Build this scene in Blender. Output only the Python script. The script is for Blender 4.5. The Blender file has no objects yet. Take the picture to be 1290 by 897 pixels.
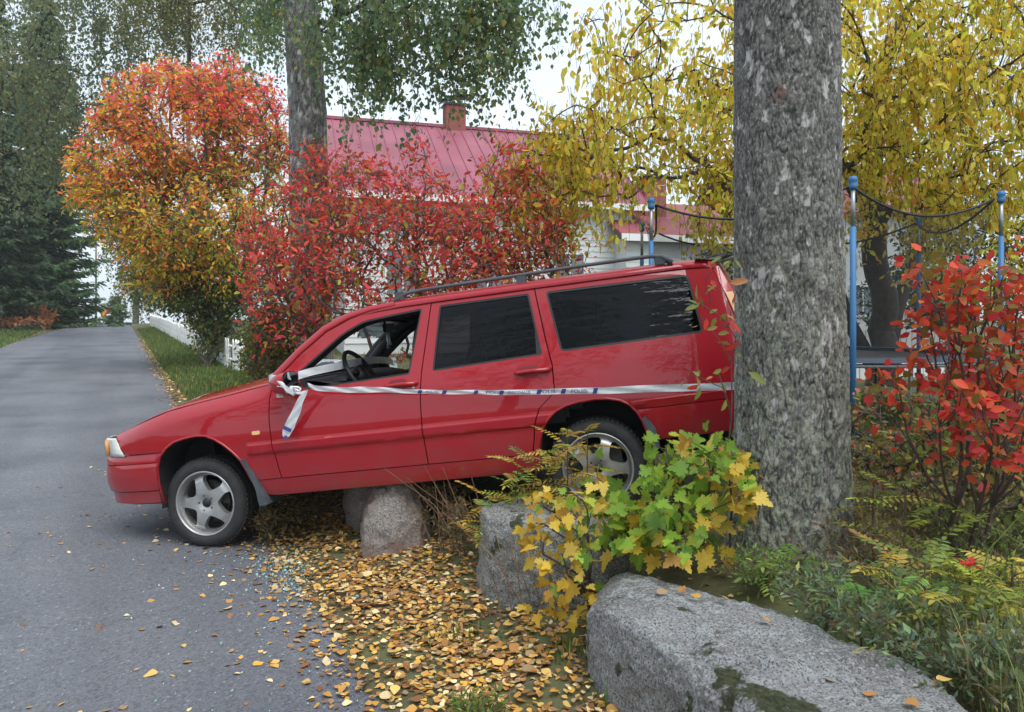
import bpy, bmesh, math, random
import numpy as np
from mathutils import Vector, Matrix, noise as mnoise

S = bpy.context.scene
COL = S.collection
rad = math.radians

# ---------------------------------------------------------------- camera, sky, sun, exposure
F, CX, HY, CH = 950.0, 645.0, 403.0, 1.54        # focal length in photo pixels, centre column, horizon row, eye height
cam = bpy.data.objects.new("camera", bpy.data.cameras.new("camera"))
COL.objects.link(cam)
cam.location = (0, 0, CH)
cam.rotation_euler = (rad(90), 0, 0)
cam.data.sensor_width = 36
cam.data.lens = 36 * F / 1290
cam.data.shift_y = (HY - 448.5) / 1290
cam.data.clip_start = 0.05
cam.data.clip_end = 5000
S.camera = cam

W = bpy.data.worlds.new("World"); S.world = W; W.use_nodes = True
nt = W.node_tree; nt.nodes.clear()
SUN_EL, SUN_AZ = rad(62), rad(150)               # veiled sun, high behind the camera's right shoulder
sky = nt.nodes.new("ShaderNodeTexSky"); sky.sky_type = 'NISHITA'; sky.sun_disc = False
sky.sun_elevation = SUN_EL; sky.sun_rotation = SUN_AZ
sky.air_density = 1.0; sky.dust_density = 3.0
sk = nt.nodes.new("ShaderNodeVectorMath"); sk.operation = 'SCALE'; sk.inputs['Scale'].default_value = 0.10
nt.links.new(sky.outputs[0], sk.inputs[0])
tc = nt.nodes.new("ShaderNodeTexCoord")
ns = nt.nodes.new("ShaderNodeTexNoise"); ns.inputs['Scale'].default_value = 2.2; ns.inputs['Detail'].default_value = 5
mp = nt.nodes.new("ShaderNodeMapping"); mp.inputs['Scale'].default_value = (1, 1, 2.6)
nt.links.new(tc.outputs['Generated'], mp.inputs[0]); nt.links.new(mp.outputs[0], ns.inputs['Vector'])
cr = nt.nodes.new("ShaderNodeValToRGB")
cr.color_ramp.elements[0].position = 0.3; cr.color_ramp.elements[0].color = (0.50, 0.585, 0.66, 1)
cr.color_ramp.elements[1].position = 0.7; cr.color_ramp.elements[1].color = (0.62, 0.69, 0.755, 1)
nt.links.new(ns.outputs[0], cr.inputs[0])
mx = nt.nodes.new("ShaderNodeMix"); mx.data_type = 'RGBA'; mx.inputs[0].default_value = 0.88
nt.links.new(sk.outputs[0], mx.inputs[6]); nt.links.new(cr.outputs[0], mx.inputs[7])
bg = nt.nodes.new("ShaderNodeBackground"); bg.inputs[1].default_value = 1.0
nt.links.new(mx.outputs[2], bg.inputs[0])
wo = nt.nodes.new("ShaderNodeOutputWorld"); nt.links.new(bg.outputs[0], wo.inputs[0])

sl = bpy.data.lights.new("sun", 'SUN'); sl.energy = 1.5; sl.angle = rad(45); sl.color = (1.0, 0.97, 0.93)
sun = bpy.data.objects.new("sun", sl); COL.objects.link(sun)
sd = Vector((math.sin(SUN_AZ) * math.cos(SUN_EL), math.cos(SUN_AZ) * math.cos(SUN_EL), math.sin(SUN_EL)))
sun.rotation_euler = sd.to_track_quat('Z', 'Y').to_euler(); sun.location = (0, 0, 30)

S.view_settings.view_transform = 'Standard'; S.view_settings.look = 'None'
S.view_settings.gamma = 1; S.view_settings.exposure = 0.92
S.cycles.max_bounces = 8; S.cycles.transparent_max_bounces = 16

# ---------------------------------------------------------------- helpers
def P(px, py, d):
    """world point seen at photo pixel (px,py) at distance d in front of the camera"""
    return np.array([(px - CX) / F * d, d, CH + (HY - py) / F * d])

def tag(o, label=None, cat=None, group=None, kind=None):
    if label: o['label'] = label
    if cat: o['category'] = cat
    if group: o['group'] = group
    if kind: o['kind'] = kind
    return o

def empty(name, loc=(0, 0, 0), label=None, cat=None, group=None):
    o = bpy.data.objects.new(name, None); COL.objects.link(o); o.location = loc
    o.empty_display_size = 0.2
    return tag(o, label, cat, group)

def link(name, me, parent=None, mat=None, loc=None):
    o = bpy.data.objects.new(name, me); COL.objects.link(o)
    if parent is not None: o.parent = parent
    if mat is not None and not me.materials: me.materials.append(mat)
    if loc is not None: o.location = loc
    return o

def npmesh(name, V, faces, col=None, smooth=True):
    """faces: list of (n,k) int arrays; col: (nverts,3) colours"""
    me = bpy.data.meshes.new(name)
    V = np.asarray(V, np.float32)
    me.vertices.add(len(V)); me.vertices.foreach_set('co', V.ravel())
    faces = [np.asarray(f, np.int32) for f in faces if len(f)]
    nl = sum(f.size for f in faces); npoly = sum(len(f) for f in faces)
    me.loops.add(nl); me.polygons.add(npoly)
    me.loops.foreach_set('vertex_index', np.concatenate([f.ravel() for f in faces]))
    st = []; s = 0
    for f in faces:
        st.append(s + np.arange(len(f)) * f.shape[1]); s += f.size
    me.polygons.foreach_set('loop_start', np.concatenate(st).astype(np.int32))
    me.polygons.foreach_set('use_smooth', np.full(npoly, smooth, bool))
    if col is not None:
        a = me.attributes.new('tint', 'FLOAT_COLOR', 'POINT')
        c4 = np.ones((len(V), 4), np.float32); c4[:, :3] = col
        a.data.foreach_set('color', c4.ravel())
    me.update(calc_edges=True)
    return me

class MB:
    """collects simple shapes into one mesh"""
    def __init__(s): s.V = []; s.F = []; s.n = 0
    def add(s, V, F):
        V = np.asarray(V, float); s.V.append(V)
        for f in F: s.F.append(tuple(i + s.n for i in f))
        s.n += len(V); return s
    def box(s, c, h, rz=0, M=None):
        v = np.array([(x, y, z) for x in (-1, 1) for y in (-1, 1) for z in (-1, 1)], float) * np.array(h)
        if rz:
            cc, ss = math.cos(rz), math.sin(rz)
            v = np.stack([v[:, 0] * cc - v[:, 1] * ss, v[:, 0] * ss + v[:, 1] * cc, v[:, 2]], 1)
        if M is not None: v = v @ np.asarray(M)
        v = v + np.array(c)
        return s.add(v, [(0, 1, 3, 2), (4, 6, 7, 5), (0, 4, 5, 1), (2, 3, 7, 6), (0, 2, 6, 4), (1, 5, 7, 3)])
    def tube(s, pts, r, k=8, caps=True):
        pts = [np.array(p, float) for p in pts]; n = len(pts)
        rs = [r] * n if np.isscalar(r) else list(r)
        V = []; 
        d0 = pts[1] - pts[0]; d0 /= np.linalg.norm(d0) + 1e-12
        ref = np.array([0, 0, 1.]) if abs(d0[2]) < .9 else np.array([1., 0, 0])
        a = np.cross(d0, ref); a /= np.linalg.norm(a)
        for i in range(n):
            d = pts[min(i + 1, n - 1)] - pts[max(i - 1, 0)]; d /= np.linalg.norm(d) + 1e-12
            a = a - d * (a @ d); a /= np.linalg.norm(a) + 1e-12; b = np.cross(d, a)
            for j in range(k):
                t = 2 * math.pi * j / k
                V.append(pts[i] + rs[i] * (math.cos(t) * a + math.sin(t) * b))
        Fc = []
        for i in range(n - 1):
            for j in range(k):
                Fc.append((i * k + j, i * k + (j + 1) % k, (i + 1) * k + (j + 1) % k, (i + 1) * k + j))
        if caps:
            Fc.append(tuple(range(k - 1, -1, -1))); Fc.append(tuple((n - 1) * k + j for j in range(k)))
        return s.add(V, Fc)
    def lathe(s, prof, k=32, axis='y', c=(0, 0, 0)):
        """prof: list of (r, h) ; revolves about axis"""
        V = []
        for r, h in prof:
            for j in range(k):
                t = 2 * math.pi * j / k
                if axis == 'y': V.append((r * math.cos(t) + c[0], h + c[1], r * math.sin(t) + c[2]))
                else: V.append((r * math.cos(t) + c[0], r * math.sin(t) + c[1], h + c[2]))
        Fc = []
        for i in range(len(prof) - 1):
            for j in range(k):
                Fc.append((i * k + j, i * k + (j + 1) % k, (i + 1) * k + (j + 1) % k, (i + 1) * k + j))
        return s.add(V, Fc)
    def grid(s, G):
        G = np.asarray(G, float); a, b = G.shape[:2]
        return s.add(G.reshape(-1, 3), [(i * b + j, i * b + j + 1, (i + 1) * b + j + 1, (i + 1) * b + j) for i in range(a - 1) for j in range(b - 1)])
    def build(s, name, mat, parent=None, smooth=False, bevel=0, solid=0, auto=None, loc=None):
        me = bpy.data.meshes.new(name)
        me.from_pydata(np.concatenate(s.V).tolist(), [], s.F)
        bm = bmesh.new(); bm.from_mesh(me)
        bmesh.ops.recalc_face_normals(bm, faces=bm.faces)
        if bevel: bmesh.ops.bevel(bm, geom=bm.edges[:] , offset=bevel, segments=2, affect='EDGES', clamp_overlap=True)
        bm.to_mesh(me); bm.free()
        if smooth or auto:
            me.polygons.foreach_set('use_smooth', [True] * len(me.polygons))
            if auto: me.set_sharp_from_angle(angle=rad(auto))
        o = link(name, me, parent, mat, loc)
        if solid:
            m = o.modifiers.new('solid', 'SOLIDIFY'); m.thickness = solid; m.offset = 0
        return o

# ---------------------------------------------------------------- materials
def mat(name, color, rough=0.6, metal=0.0, spec=0.5, coat=0.0, bump=0.0, bscale=60, var=0.0, vscale=8, coords='Object', emit=None):
    m = bpy.data.materials.new(name); m.use_nodes = True
    n = m.node_tree; b = n.nodes['Principled BSDF']
    b.inputs['Base Color'].default_value = (*color, 1); b.inputs['Roughness'].default_value = rough
    b.inputs['Metallic'].default_value = metal; b.inputs['Specular IOR Level'].default_value = spec
    b.inputs['Coat Weight'].default_value = coat; b.inputs['Coat Roughness'].default_value = 0.06
    t = n.nodes.new('ShaderNodeTexCoord')
    if var:
        x = n.nodes.new('ShaderNodeTexNoise'); x.inputs['Scale'].default_value = vscale; x.inputs['Detail'].default_value = 6
        n.links.new(t.outputs[coords], x.inputs['Vector'])
        r = n.nodes.new('ShaderNodeMapRange'); r.inputs[1].default_value = .3; r.inputs[2].default_value = .7
        r.inputs[3].default_value = 1 - var; r.inputs[4].default_value = 1 + var
        n.links.new(x.outputs[0], r.inputs[0])
        v = n.nodes.new('ShaderNodeVectorMath'); v.operation = 'SCALE'; v.inputs[0].default_value = color
        n.links.new(r.outputs[0], v.inputs['Scale']); n.links.new(v.outputs[0], b.inputs['Base Color'])
    if bump:
        x = n.nodes.new('ShaderNodeTexNoise'); x.inputs['Scale'].default_value = bscale; x.inputs['Detail'].default_value = 5
        n.links.new(t.outputs[coords], x.inputs['Vector'])
        bp = n.nodes.new('ShaderNodeBump'); bp.inputs['Strength'].default_value = bump; bp.inputs['Distance'].default_value = 0.01
        n.links.new(x.outputs[0], bp.inputs['Height']); n.links.new(bp.outputs[0], b.inputs['Normal'])
    return m

def leafmat(name, color=None, trans=0.35, rough=0.55):
    """leaf: diffuse/gloss with light passing through; colour from the per-leaf tint unless given"""
    m = bpy.data.materials.new(name); m.use_nodes = True; n = m.node_tree
    b = n.nodes['Principled BSDF']; b.inputs['Roughness'].default_value = rough; b.inputs['Specular IOR Level'].default_value = 0.35
    tr = n.nodes.new('ShaderNodeBsdfTranslucent'); mix = n.nodes.new('ShaderNodeMixShader'); mix.inputs[0].default_value = trans
    if color is None:
        a = n.nodes.new('ShaderNodeAttribute'); a.attribute_name = 'tint'; src = a.outputs['Color']
    else:
        a = n.nodes.new('ShaderNodeTexNoise'); a.inputs['Scale'].default_value = 30
        t = n.nodes.new('ShaderNodeTexCoord'); n.links.new(t.outputs['Object'], a.inputs['Vector'])
        oi = n.nodes.new('ShaderNodeObjectInfo')
        ad = n.nodes.new('ShaderNodeMath'); ad.operation = 'MULTIPLY_ADD'; ad.inputs[1].default_value = .5; n.links.new(oi.outputs['Random'], ad.inputs[0]); n.links.new(a.outputs[0], ad.inputs[2])
        r = n.nodes.new('ShaderNodeMapRange'); r.inputs[1].default_value = .3; r.inputs[2].default_value = 1.2; r.inputs[3].default_value = .65; r.inputs[4].default_value = 1.35
        n.links.new(ad.outputs[0], r.inputs[0])
        v = n.nodes.new('ShaderNodeVectorMath'); v.operation = 'SCALE'; v.inputs[0].default_value = color
        n.links.new(r.outputs[0], v.inputs['Scale']); src = v.outputs[0]
    n.links.new(src, b.inputs['Base Color']); n.links.new(src, tr.inputs[0])
    o = n.nodes['Material Output']
    n.links.new(b.outputs[0], mix.inputs[1]); n.links.new(tr.outputs[0], mix.inputs[2]); n.links.new(mix.outputs[0], o.inputs[0])
    return m
# ---------------------------------------------------------------- the ground: road axis coordinates
RU = np.array([-0.465, 0.885])          # direction of the road; right edge passes (1.134, 0)
def st_of(x, y):
    return y * .885 - (x - 1.134) * .465, ((x - 1.134) + .525 * y) * .885
def xy_of(s, t):
    # solve the two linear equations above
    a = np.array([[-.465, .885], [.885, .525 * .885]]); ai = np.linalg.inv(a)
    s2 = s - 1.134 * .465; t2 = t + 1.134 * .885
    return ai[0, 0] * s2 + ai[0, 1] * t2, ai[1, 0] * s2 + ai[1, 1] * t2
def smooth(a, b, v):
    k = np.clip((v - a) / (b - a), 0, 1); return k * k * (3 - 2 * k)
def road_z(s):
    s = np.asarray(s, float)
    up = 1.12 * (1 - np.cos(np.pi * np.clip((s - 4) / 66, 0, 1))) / 2
    down = np.clip(s - 70, 0, None)
    return up - 0.02 * down + 0.02 * 8 * (1 - np.exp(-down / 8)) 
def lump(x, y):
    return (np.sin(x * 1.7 + 1.3 * np.sin(y * 1.1)) * np.sin(y * 1.9 + 1.1 * np.sin(x * 1.3 + 1)) + .5 * np.sin(x * 4.1 + y * 1.3) * np.sin(y * 3.7 - x * .9))
def ground_z(x, y):
    x = np.asarray(x, float); y = np.asarray(y, float)
    s, t = st_of(x, y)
    z = road_z(s)
    near = 1 - smooth(9, 17, s)
    bank = .10 * smooth(.1, .9, t) + .235 * smooth(.85, 1.5, t)
    far = .12 * smooth(0, 1.0, t) + .15 * smooth(1.0, 3.5, t)
    z = z * (1 - .9 * smooth(3, 12, t) * smooth(6, 14, x * 0 + s)) if False else z
    z = z + near * bank + (1 - near) * far
    z = z + .10 * smooth(2.5, 8, t)
    z = z + .05 * smooth(.3, 1.2, -t - 4.8)
    amp = .02 * smooth(.05, .8, t) + .03 * smooth(.1, 1, -t - 4.8)
    return z + amp * lump(x, y)

def gz(x, y): return float(ground_z(np.array([x]), np.array([y]))[0])

def road_material():
    m = bpy.data.materials.new('asphalt'); m.use_nodes = True; n = m.node_tree; L = n.links.new
    b = n.nodes['Principled BSDF']; t = n.nodes.new('ShaderNodeTexCoord')
    def tex(scale, det=4): 
        x = n.nodes.new('ShaderNodeTexNoise'); x.inputs['Scale'].default_value = scale; x.inputs['Detail'].default_value = det
        L(t.outputs['Object'], x.inputs['Vector']); return x
    def ramp(src, p):
        r = n.nodes.new('ShaderNodeValToRGB'); e = r.color_ramp.elements
        while len(e) < len(p): e.new(.5)
        for i, (pos, c) in enumerate(p): e[i].position = pos; e[i].color = (*c, 1)
        L(src, r.inputs[0]); return r
    big = ramp(tex(.7, 7).outputs[0], [(.3, (.105, .112, .127)), (.48, (.145, .152, .167)), (.7, (.172, .178, .192))])
    vo = n.nodes.new('ShaderNodeTexVoronoi'); vo.inputs['Scale'].default_value = 95; L(t.outputs['Object'], vo.inputs['Vector'])
    sp = ramp(vo.outputs['Color'], [(0.0, (.55, .55, .57)), (.5, (.95, .95, .97)), (.86, (1.1, 1.1, 1.12)), (.95, (1.9, 1.9, 1.9))])
    fine = ramp(tex(240, 2).outputs[0], [(.3, (.7, .7, .72)), (.7, (1.25, 1.25, 1.25))])
    # faint wheel tracks, repairs and hair cracks
    mpr = n.nodes.new('ShaderNodeMapping'); mpr.inputs['Rotation'].default_value = (0, 0, -rad(27.7)); L(t.outputs['Object'], mpr.inputs[0])
    mps = n.nodes.new('ShaderNodeMapping'); mps.inputs['Scale'].default_value = (1.1, .05, 1); L(mpr.outputs[0], mps.inputs[0])
    tk = n.nodes.new('ShaderNodeTexNoise'); tk.inputs['Scale'].default_value = 1.0; tk.inputs['Detail'].default_value = 3; L(mps.outputs[0], tk.inputs['Vector'])
    trk = ramp(tk.outputs[0], [(.35, (.84, .84, .85)), (.65, (1.12, 1.12, 1.11))])
    dn = n.nodes.new('ShaderNodeVectorMath'); dn.operation = 'ADD'; nz = tex(2.5, 4); L(t.outputs['Object'], dn.inputs[0]); L(nz.outputs['Color'], dn.inputs[1])
    ck = n.nodes.new('ShaderNodeTexVoronoi'); ck.feature = 'DISTANCE_TO_EDGE'; ck.inputs['Scale'].default_value = .55; L(dn.outputs[0], ck.inputs['Vector'])
    ckr = ramp(ck.outputs[0], [(0.0, (.45, .45, .45)), (.006, (.75, .75, .75)), (.012, (1, 1, 1))])
    mb_ = n.nodes.new('ShaderNodeMix'); mb_.data_type = 'RGBA'; mb_.blend_type = 'MULTIPLY'; mb_.inputs[0].default_value = 1; L(big.outputs[0], mb_.inputs[6]); L(trk.outputs[0], mb_.inputs[7])
    mc_ = n.nodes.new('ShaderNodeMix'); mc_.data_type = 'RGBA'; mc_.blend_type = 'MULTIPLY'; mc_.inputs[0].default_value = .3; L(mb_.outputs[2], mc_.inputs[6]); L(ckr.outputs[0], mc_.inputs[7])
    m1 = n.nodes.new('ShaderNodeMix'); m1.data_type = 'RGBA'; m1.blend_type = 'MULTIPLY'; m1.inputs[0].default_value = 1
    L(mc_.outputs[2], m1.inputs[6]); L(sp.outputs[0], m1.inputs[7])
    m2 = n.nodes.new('ShaderNodeMix'); m2.data_type = 'RGBA'; m2.blend_type = 'MULTIPLY'; m2.inputs[0].default_value = 1
    L(m1.outputs[2], m2.inputs[6]); L(fine.outputs[0], m2.inputs[7])
    L(m2.outputs[2], b.inputs['Base Color']); b.inputs['Roughness'].default_value = .72
    b.inputs['Specular IOR Level'].default_value = .35
    bp = n.nodes.new('ShaderNodeBump'); bp.inputs['Strength'].default_value = .7; bp.inputs['Distance'].default_value = .006
    L(vo.outputs['Distance'], bp.inputs['Height']); L(bp.outputs[0], b.inputs['Normal'])
    return m

def soil_material():
    m = bpy.data.materials.new('soil'); m.use_nodes = True; n = m.node_tree; L = n.links.new
    b = n.nodes['Principled BSDF']; t = n.nodes.new('ShaderNodeTexCoord')
    x = n.nodes.new('ShaderNodeTexNoise'); x.inputs['Scale'].default_value = 1.1; x.inputs['Detail'].default_value = 9; x.inputs['Roughness'].default_value = .65
    L(t.outputs['Object'], x.inputs['Vector'])
    r = n.nodes.new('ShaderNodeValToRGB'); e = r.color_ramp.elements
    e[0].position = .3; e[0].color = (.055, .038, .024, 1); e[1].position = .75; e[1].color = (.12, .15, .05, 1)
    e.new(.52).color = (.095, .095, .04, 1); L(x.outputs[0], r.inputs[0]); L(r.outputs[0], b.inputs['Base Color'])
    y = n.nodes.new('ShaderNodeTexNoise'); y.inputs['Scale'].default_value = 35; y.inputs['Detail'].default_value = 8
    L(t.outputs['Object'], y.inputs['Vector'])
    bp = n.nodes.new('ShaderNodeBump'); bp.inputs['Strength'].default_value = .9; bp.inputs['Distance'].default_value = .02
    L(y.outputs[0], bp.inputs['Height']); L(bp.outputs[0], b.inputs['Normal']); b.inputs['Roughness'].default_value = .95
    return m

M_ROAD = road_material(); M_SOIL = soil_material()
def axis(segs):
    o = [segs[0][0]]
    for a, b, st in segs:
        n = max(1, int(round((b - a) / st))); o += list(np.linspace(a, b, n + 1)[1:])
    return np.array(o)
ROADW = 4.8
def build_ground():
    s = axis([(-60, -10, 10), (-10, 0, 1), (0, 12, .12), (12, 30, .4), (30, 90, 1.5), (90, 300, 15), (300, 700, 100)])
    t = axis([(-500, -100, 100), (-100, -20, 8), (-20, -6, 1), (-6, -4.82, .12), (-4.82, -4.5, .32), (-4.5, -.25, .5), (-.25, 5, .1), (5, 14, .4), (14, 60, 3), (60, 500, 55)])
    SS, TT = np.meshgrid(s, t, indexing='ij')
    X, Y = xy_of(SS, TT)
    Z = ground_z(X, Y)
    under = (TT > -4.6) & (TT < -.05)
    Z = np.where(under, Z - .05, Z)
    V = np.stack([X, Y, Z], -1).reshape(-1, 3); a, b = SS.shape
    i = np.arange(a - 1)[:, None] * b + np.arange(b - 1)[None]
    Fq = np.stack([i, i + b, i + b + 1, i + 1], -1).reshape(-1, 4)[:, ::-1]
    o = link('ground', npmesh('ground', V, [Fq]), None, M_SOIL); tag(o, kind='structure')
    # road sheet with a frayed right edge
    rng = np.random.default_rng(5)
    s = axis([(-60, -10, 10), (-10, 0, 1), (0, 14, .1), (14, 30, .3), (30, 90, 1), (90, 300, 15)])
    fr = np.linspace(0, 1, 15)
    e = .05 * np.sin(s * 3.1) + .04 * np.sin(s * 7.7 + 1) + .03 * np.sin(s * 17.3) + rng.normal(0, .012, len(s))
    tl = -ROADW - .05 + .05 * np.sin(s * 2.3) + .04 * np.sin(s * 5.9); tr = .0 + e
    # the road narrows a little towards its crest
    tl = tl + 1.0 * smooth(30, 62, s)
    SS = np.repeat(s[:, None], 15, 1); TT = tl[:, None] * (1 - fr) + tr[:, None] * fr
    X, Y = xy_of(SS, TT); Z = road_z(SS) + .004 - .012 * smooth(.93, 1, fr)[None] + .03 * (1 - (2 * fr[None] - 1) ** 2) * smooth(12, 30, SS)
    V = np.stack([X, Y, Z], -1).reshape(-1, 3); a, b = SS.shape
    i = np.arange(a - 1)[:, None] * b + np.arange(b - 1)[None]
    Fq = np.stack([i, i + b, i + b + 1, i + 1], -1).reshape(-1, 4)[:, ::-1]
    o = link('road', npmesh('road', V, [Fq]), None, M_ROAD); tag(o, kind='structure')
build_ground()
# ---------------------------------------------------------------- the red estate car
def paint_material():
    m = mat('red_paint', (.35, .005, .014), rough=.42, coat=1.0, spec=.15)
    n = m.node_tree; L = n.links.new; b = n.nodes['Principled BSDF']
    t = n.nodes.new('ShaderNodeTexCoord')
    x = n.nodes.new('ShaderNodeTexNoise'); x.inputs['Scale'].default_value = 2.2; x.inputs['Detail'].default_value = 4
    L(t.outputs['Object'], x.inputs['Vector'])
    bp = n.nodes.new('ShaderNodeBump'); bp.inputs['Strength'].default_value = .05; bp.inputs['Distance'].default_value = .05
    L(x.outputs[0], bp.inputs['Height']); L(bp.outputs[0], b.inputs['Normal']); L(bp.outputs[0], b.inputs['Coat Normal'])
    # road dust: rougher and paler low down and in cloudy patches
    y = n.nodes.new('ShaderNodeTexNoise'); y.inputs['Scale'].default_value = 7; y.inputs['Detail'].default_value = 8
    L(t.outputs['Object'], y.inputs['Vector'])
    r = n.nodes.new('ShaderNodeMapRange'); r.inputs[1].default_value = .45; r.inputs[2].default_value = .8; r.inputs[3].default_value = 0; r.inputs[4].default_value = .16
    L(y.outputs[0], r.inputs[0])
    mx = n.nodes.new('ShaderNodeMix'); mx.data_type = 'RGBA'; mx.inputs[6].default_value = (.35, .005, .014, 1); mx.inputs[7].default_value = (.24, .065, .06, 1)
    sz_ = n.nodes.new('ShaderNodeSeparateXYZ'); L(t.outputs['Object'], sz_.inputs[0])
    lo_ = n.nodes.new('ShaderNodeMapRange'); lo_.inputs[1].default_value = .62; lo_.inputs[2].default_value = .33; lo_.inputs[3].default_value = 0; lo_.inputs[4].default_value = .75; L(sz_.outputs[2], lo_.inputs[0])
    ml_ = n.nodes.new('ShaderNodeMath'); ml_.operation = 'MULTIPLY'; L(lo_.outputs[0], ml_.inputs[0]); L(y.outputs[0], ml_.inputs[1])
    ad_ = n.nodes.new('ShaderNodeMath'); ad_.operation = 'ADD'; L(ml_.outputs[0], ad_.inputs[0]); L(r.outputs[0], ad_.inputs[1])
    L(ad_.outputs[0], mx.inputs[0]); L(mx.outputs[2], b.inputs['Base Color'])
    r2 = n.nodes.new('ShaderNodeMapRange'); r2.inputs[3].default_value = .01; r2.inputs[4].default_value = .05
    L(y.outputs[0], r2.inputs[0]); L(r2.outputs[0], b.inputs['Coat Roughness'])
    return m
M_RED = paint_material()
M_BLACK = mat('black_plastic', (.018, .019, .021), rough=.5, bump=.1, bscale=200)
M_RUB = mat('window_rubber', (.012, .012, .013), rough=.45)
M_GREYPL = mat('grey_rail_plastic', (.075, .08, .09), rough=.5, bump=.1, bscale=150)
M_FLAP = mat('mud_flap_rubber', (.07, .08, .095), rough=.55, var=.25, vscale=20)
M_TRIM = mat('dark_interior_trim', (.025, .024, .027), rough=.75, bump=.2, bscale=120)
M_SEAT = mat('seat_cloth', (.05, .05, .055), rough=.9, bump=.3, bscale=300)
M_TYRE = mat('tyre_rubber', (.030, .030, .031), rough=.75, var=.3, vscale=14, bump=.25, bscale=90)
M_ALLOY = mat('alloy', (.52, .52, .51), rough=.38, metal=.75, var=.12, vscale=15)
M_DARKM = mat('dark_metal', (.05, .048, .045), rough=.6, metal=.6, var=.4, vscale=20)
M_LINER = mat('wheel_arch_liner', (.014, .013, .014), rough=.9, var=.4, vscale=8)
M_CHROME = mat('steel', (.6, .6, .6), rough=.25, metal=1)
M_LAMP = mat('headlight_glass', (.62, .64, .60), rough=.12, coat=.8, var=.12, vscale=25)
M_AMBER = mat('amber_lens', (.75, .30, .06), rough=.15, coat=.6)
M_AMBERP = mat('pale_amber_lens', (.85, .50, .20), rough=.2, coat=.6)
M_TAILR = mat('tail_lamp_red', (.5, .012, .012), rough=.12, coat=.8)
M_MIRROR = mat('mirror_glass', (.75, .77, .8), rough=.03, metal=1)
M_FLUID = mat('charm', (.6, .6, .62), rough=.4, metal=.6)

def glass_material(name, tint, mixf, wav=0.0):
    m = bpy.data.materials.new(name); m.use_nodes = True; n = m.node_tree; n.nodes.remove(n.nodes['Principled BSDF']); L = n.links.new
    g = n.nodes.new('ShaderNodeBsdfGlossy'); g.inputs['Roughness'].default_value = .015; g.inputs[0].default_value = (.95, .97, 1, 1)
    t = n.nodes.new('ShaderNodeBsdfTransparent'); t.inputs[0].default_value = (*tint, 1)
    fr = n.nodes.new('ShaderNodeFresnel'); fr.inputs[0].default_value = mixf
    mx = n.nodes.new('ShaderNodeMixShader'); L(fr.outputs[0], mx.inputs[0]); L(t.outputs[0], mx.inputs[1]); L(g.outputs[0], mx.inputs[2])
    if wav:
        tc_ = n.nodes.new('ShaderNodeTexCoord'); mp_ = n.nodes.new('ShaderNodeMapping'); mp_.inputs['Scale'].default_value = (1.2, 1, 5)
        x = n.nodes.new('ShaderNodeTexNoise'); x.inputs['Scale'].default_value = 4; x.inputs['Detail'].default_value = 3
        L(tc_.outputs['Object'], mp_.inputs[0]); L(mp_.outputs[0], x.inputs['Vector'])
        bp = n.nodes.new('ShaderNodeBump'); bp.inputs['Strength'].default_value = wav; bp.inputs['Distance'].default_value = .02
        L(x.outputs[0], bp.inputs['Height']); L(bp.outputs[0], g.inputs['Normal'])
    L(mx.outputs[0], n.nodes['Material Output'].inputs[0])
    return m
M_TINT = glass_material('tinted_glass', (.03, .026, .028), 1.33, .35)
M_CLEAR = glass_material('clear_glass', (.80, .84, .83), 1.45)
def cracked_material():
    m = bpy.data.materials.new('cracked_glass'); m.use_nodes = True; n = m.node_tree; L = n.links.new
    b = n.nodes['Principled BSDF']; b.inputs['Base Color'].default_value = (.72, .84, .85, 1); b.inputs['Roughness'].default_value = .25
    tc_ = n.nodes.new('ShaderNodeTexCoord')
    v = n.nodes.new('ShaderNodeTexVoronoi'); v.feature = 'DISTANCE_TO_EDGE'; v.inputs['Scale'].default_value = 55; L(tc_.outputs['Object'], v.inputs['Vector'])
    r = n.nodes.new('ShaderNodeMapRange'); r.inputs[1].default_value = 0; r.inputs[2].default_value = .25; r.inputs[3].default_value = .98; r.inputs[4].default_value = .7
    L(v.outputs[0], r.inputs[0])
    t = n.nodes.new('ShaderNodeBsdfTransparent'); t.inputs[0].default_value = (.7, .82, .8, 1)
    mx = n.nodes.new('ShaderNodeMixShader'); L(r.outputs[0], mx.inputs[0]); L(t.outputs[0], mx.inputs[1]); L(b.outputs[0], mx.inputs[2])
    L(mx.outputs[0], n.nodes['Material Output'].inputs[0]); return m
M_CRACK = cracked_material()

def pch(x, xs, ys):
    x = np.asarray(x, float); xs = np.array(xs, float); ys = np.array(ys, float)
    h = np.diff(xs); d = np.diff(ys) / h
    m = np.zeros_like(ys); m[1:-1] = np.where(d[:-1] * d[1:] > 0, 2 * d[:-1] * d[1:] / (d[:-1] + d[1:] + 1e-12), 0); m[0] = d[0]; m[-1] = d[-1]
    x = np.clip(x, xs[0], xs[-1]); i = np.clip(np.searchsorted(xs, x) - 1, 0, len(h) - 1); t = (x - xs[i]) / h[i]
    return (2 * t**3 - 3 * t**2 + 1) * ys[i] + (t**3 - 2 * t**2 + t) * h[i] * m[i] + (-2 * t**3 + 3 * t**2) * ys[i + 1] + (t**3 - t**2) * h[i] * m[i + 1]
SZ = [.28, .36, .45, .55, .68, .80, .92, 1.0, 1.1, 1.25, 1.4, 1.46, 1.50]
SY = [.83, .858, .872, .878, .88, .872, .852, .828, .792, .738, .682, .655, .62]
PX = [-.925, -.905, -.86, -.80, -.70, -.55, -.40, -.2, .2, 1.2, 2.3, 2.9, 3.3, 3.5, 3.62, 3.70, 3.75]
PD = [-.80, -.42, -.25, -.175, -.115, -.065, -.035, -.015, 0, .0, 0, -.012, -.04, -.075, -.12, -.2, -.5]
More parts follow.
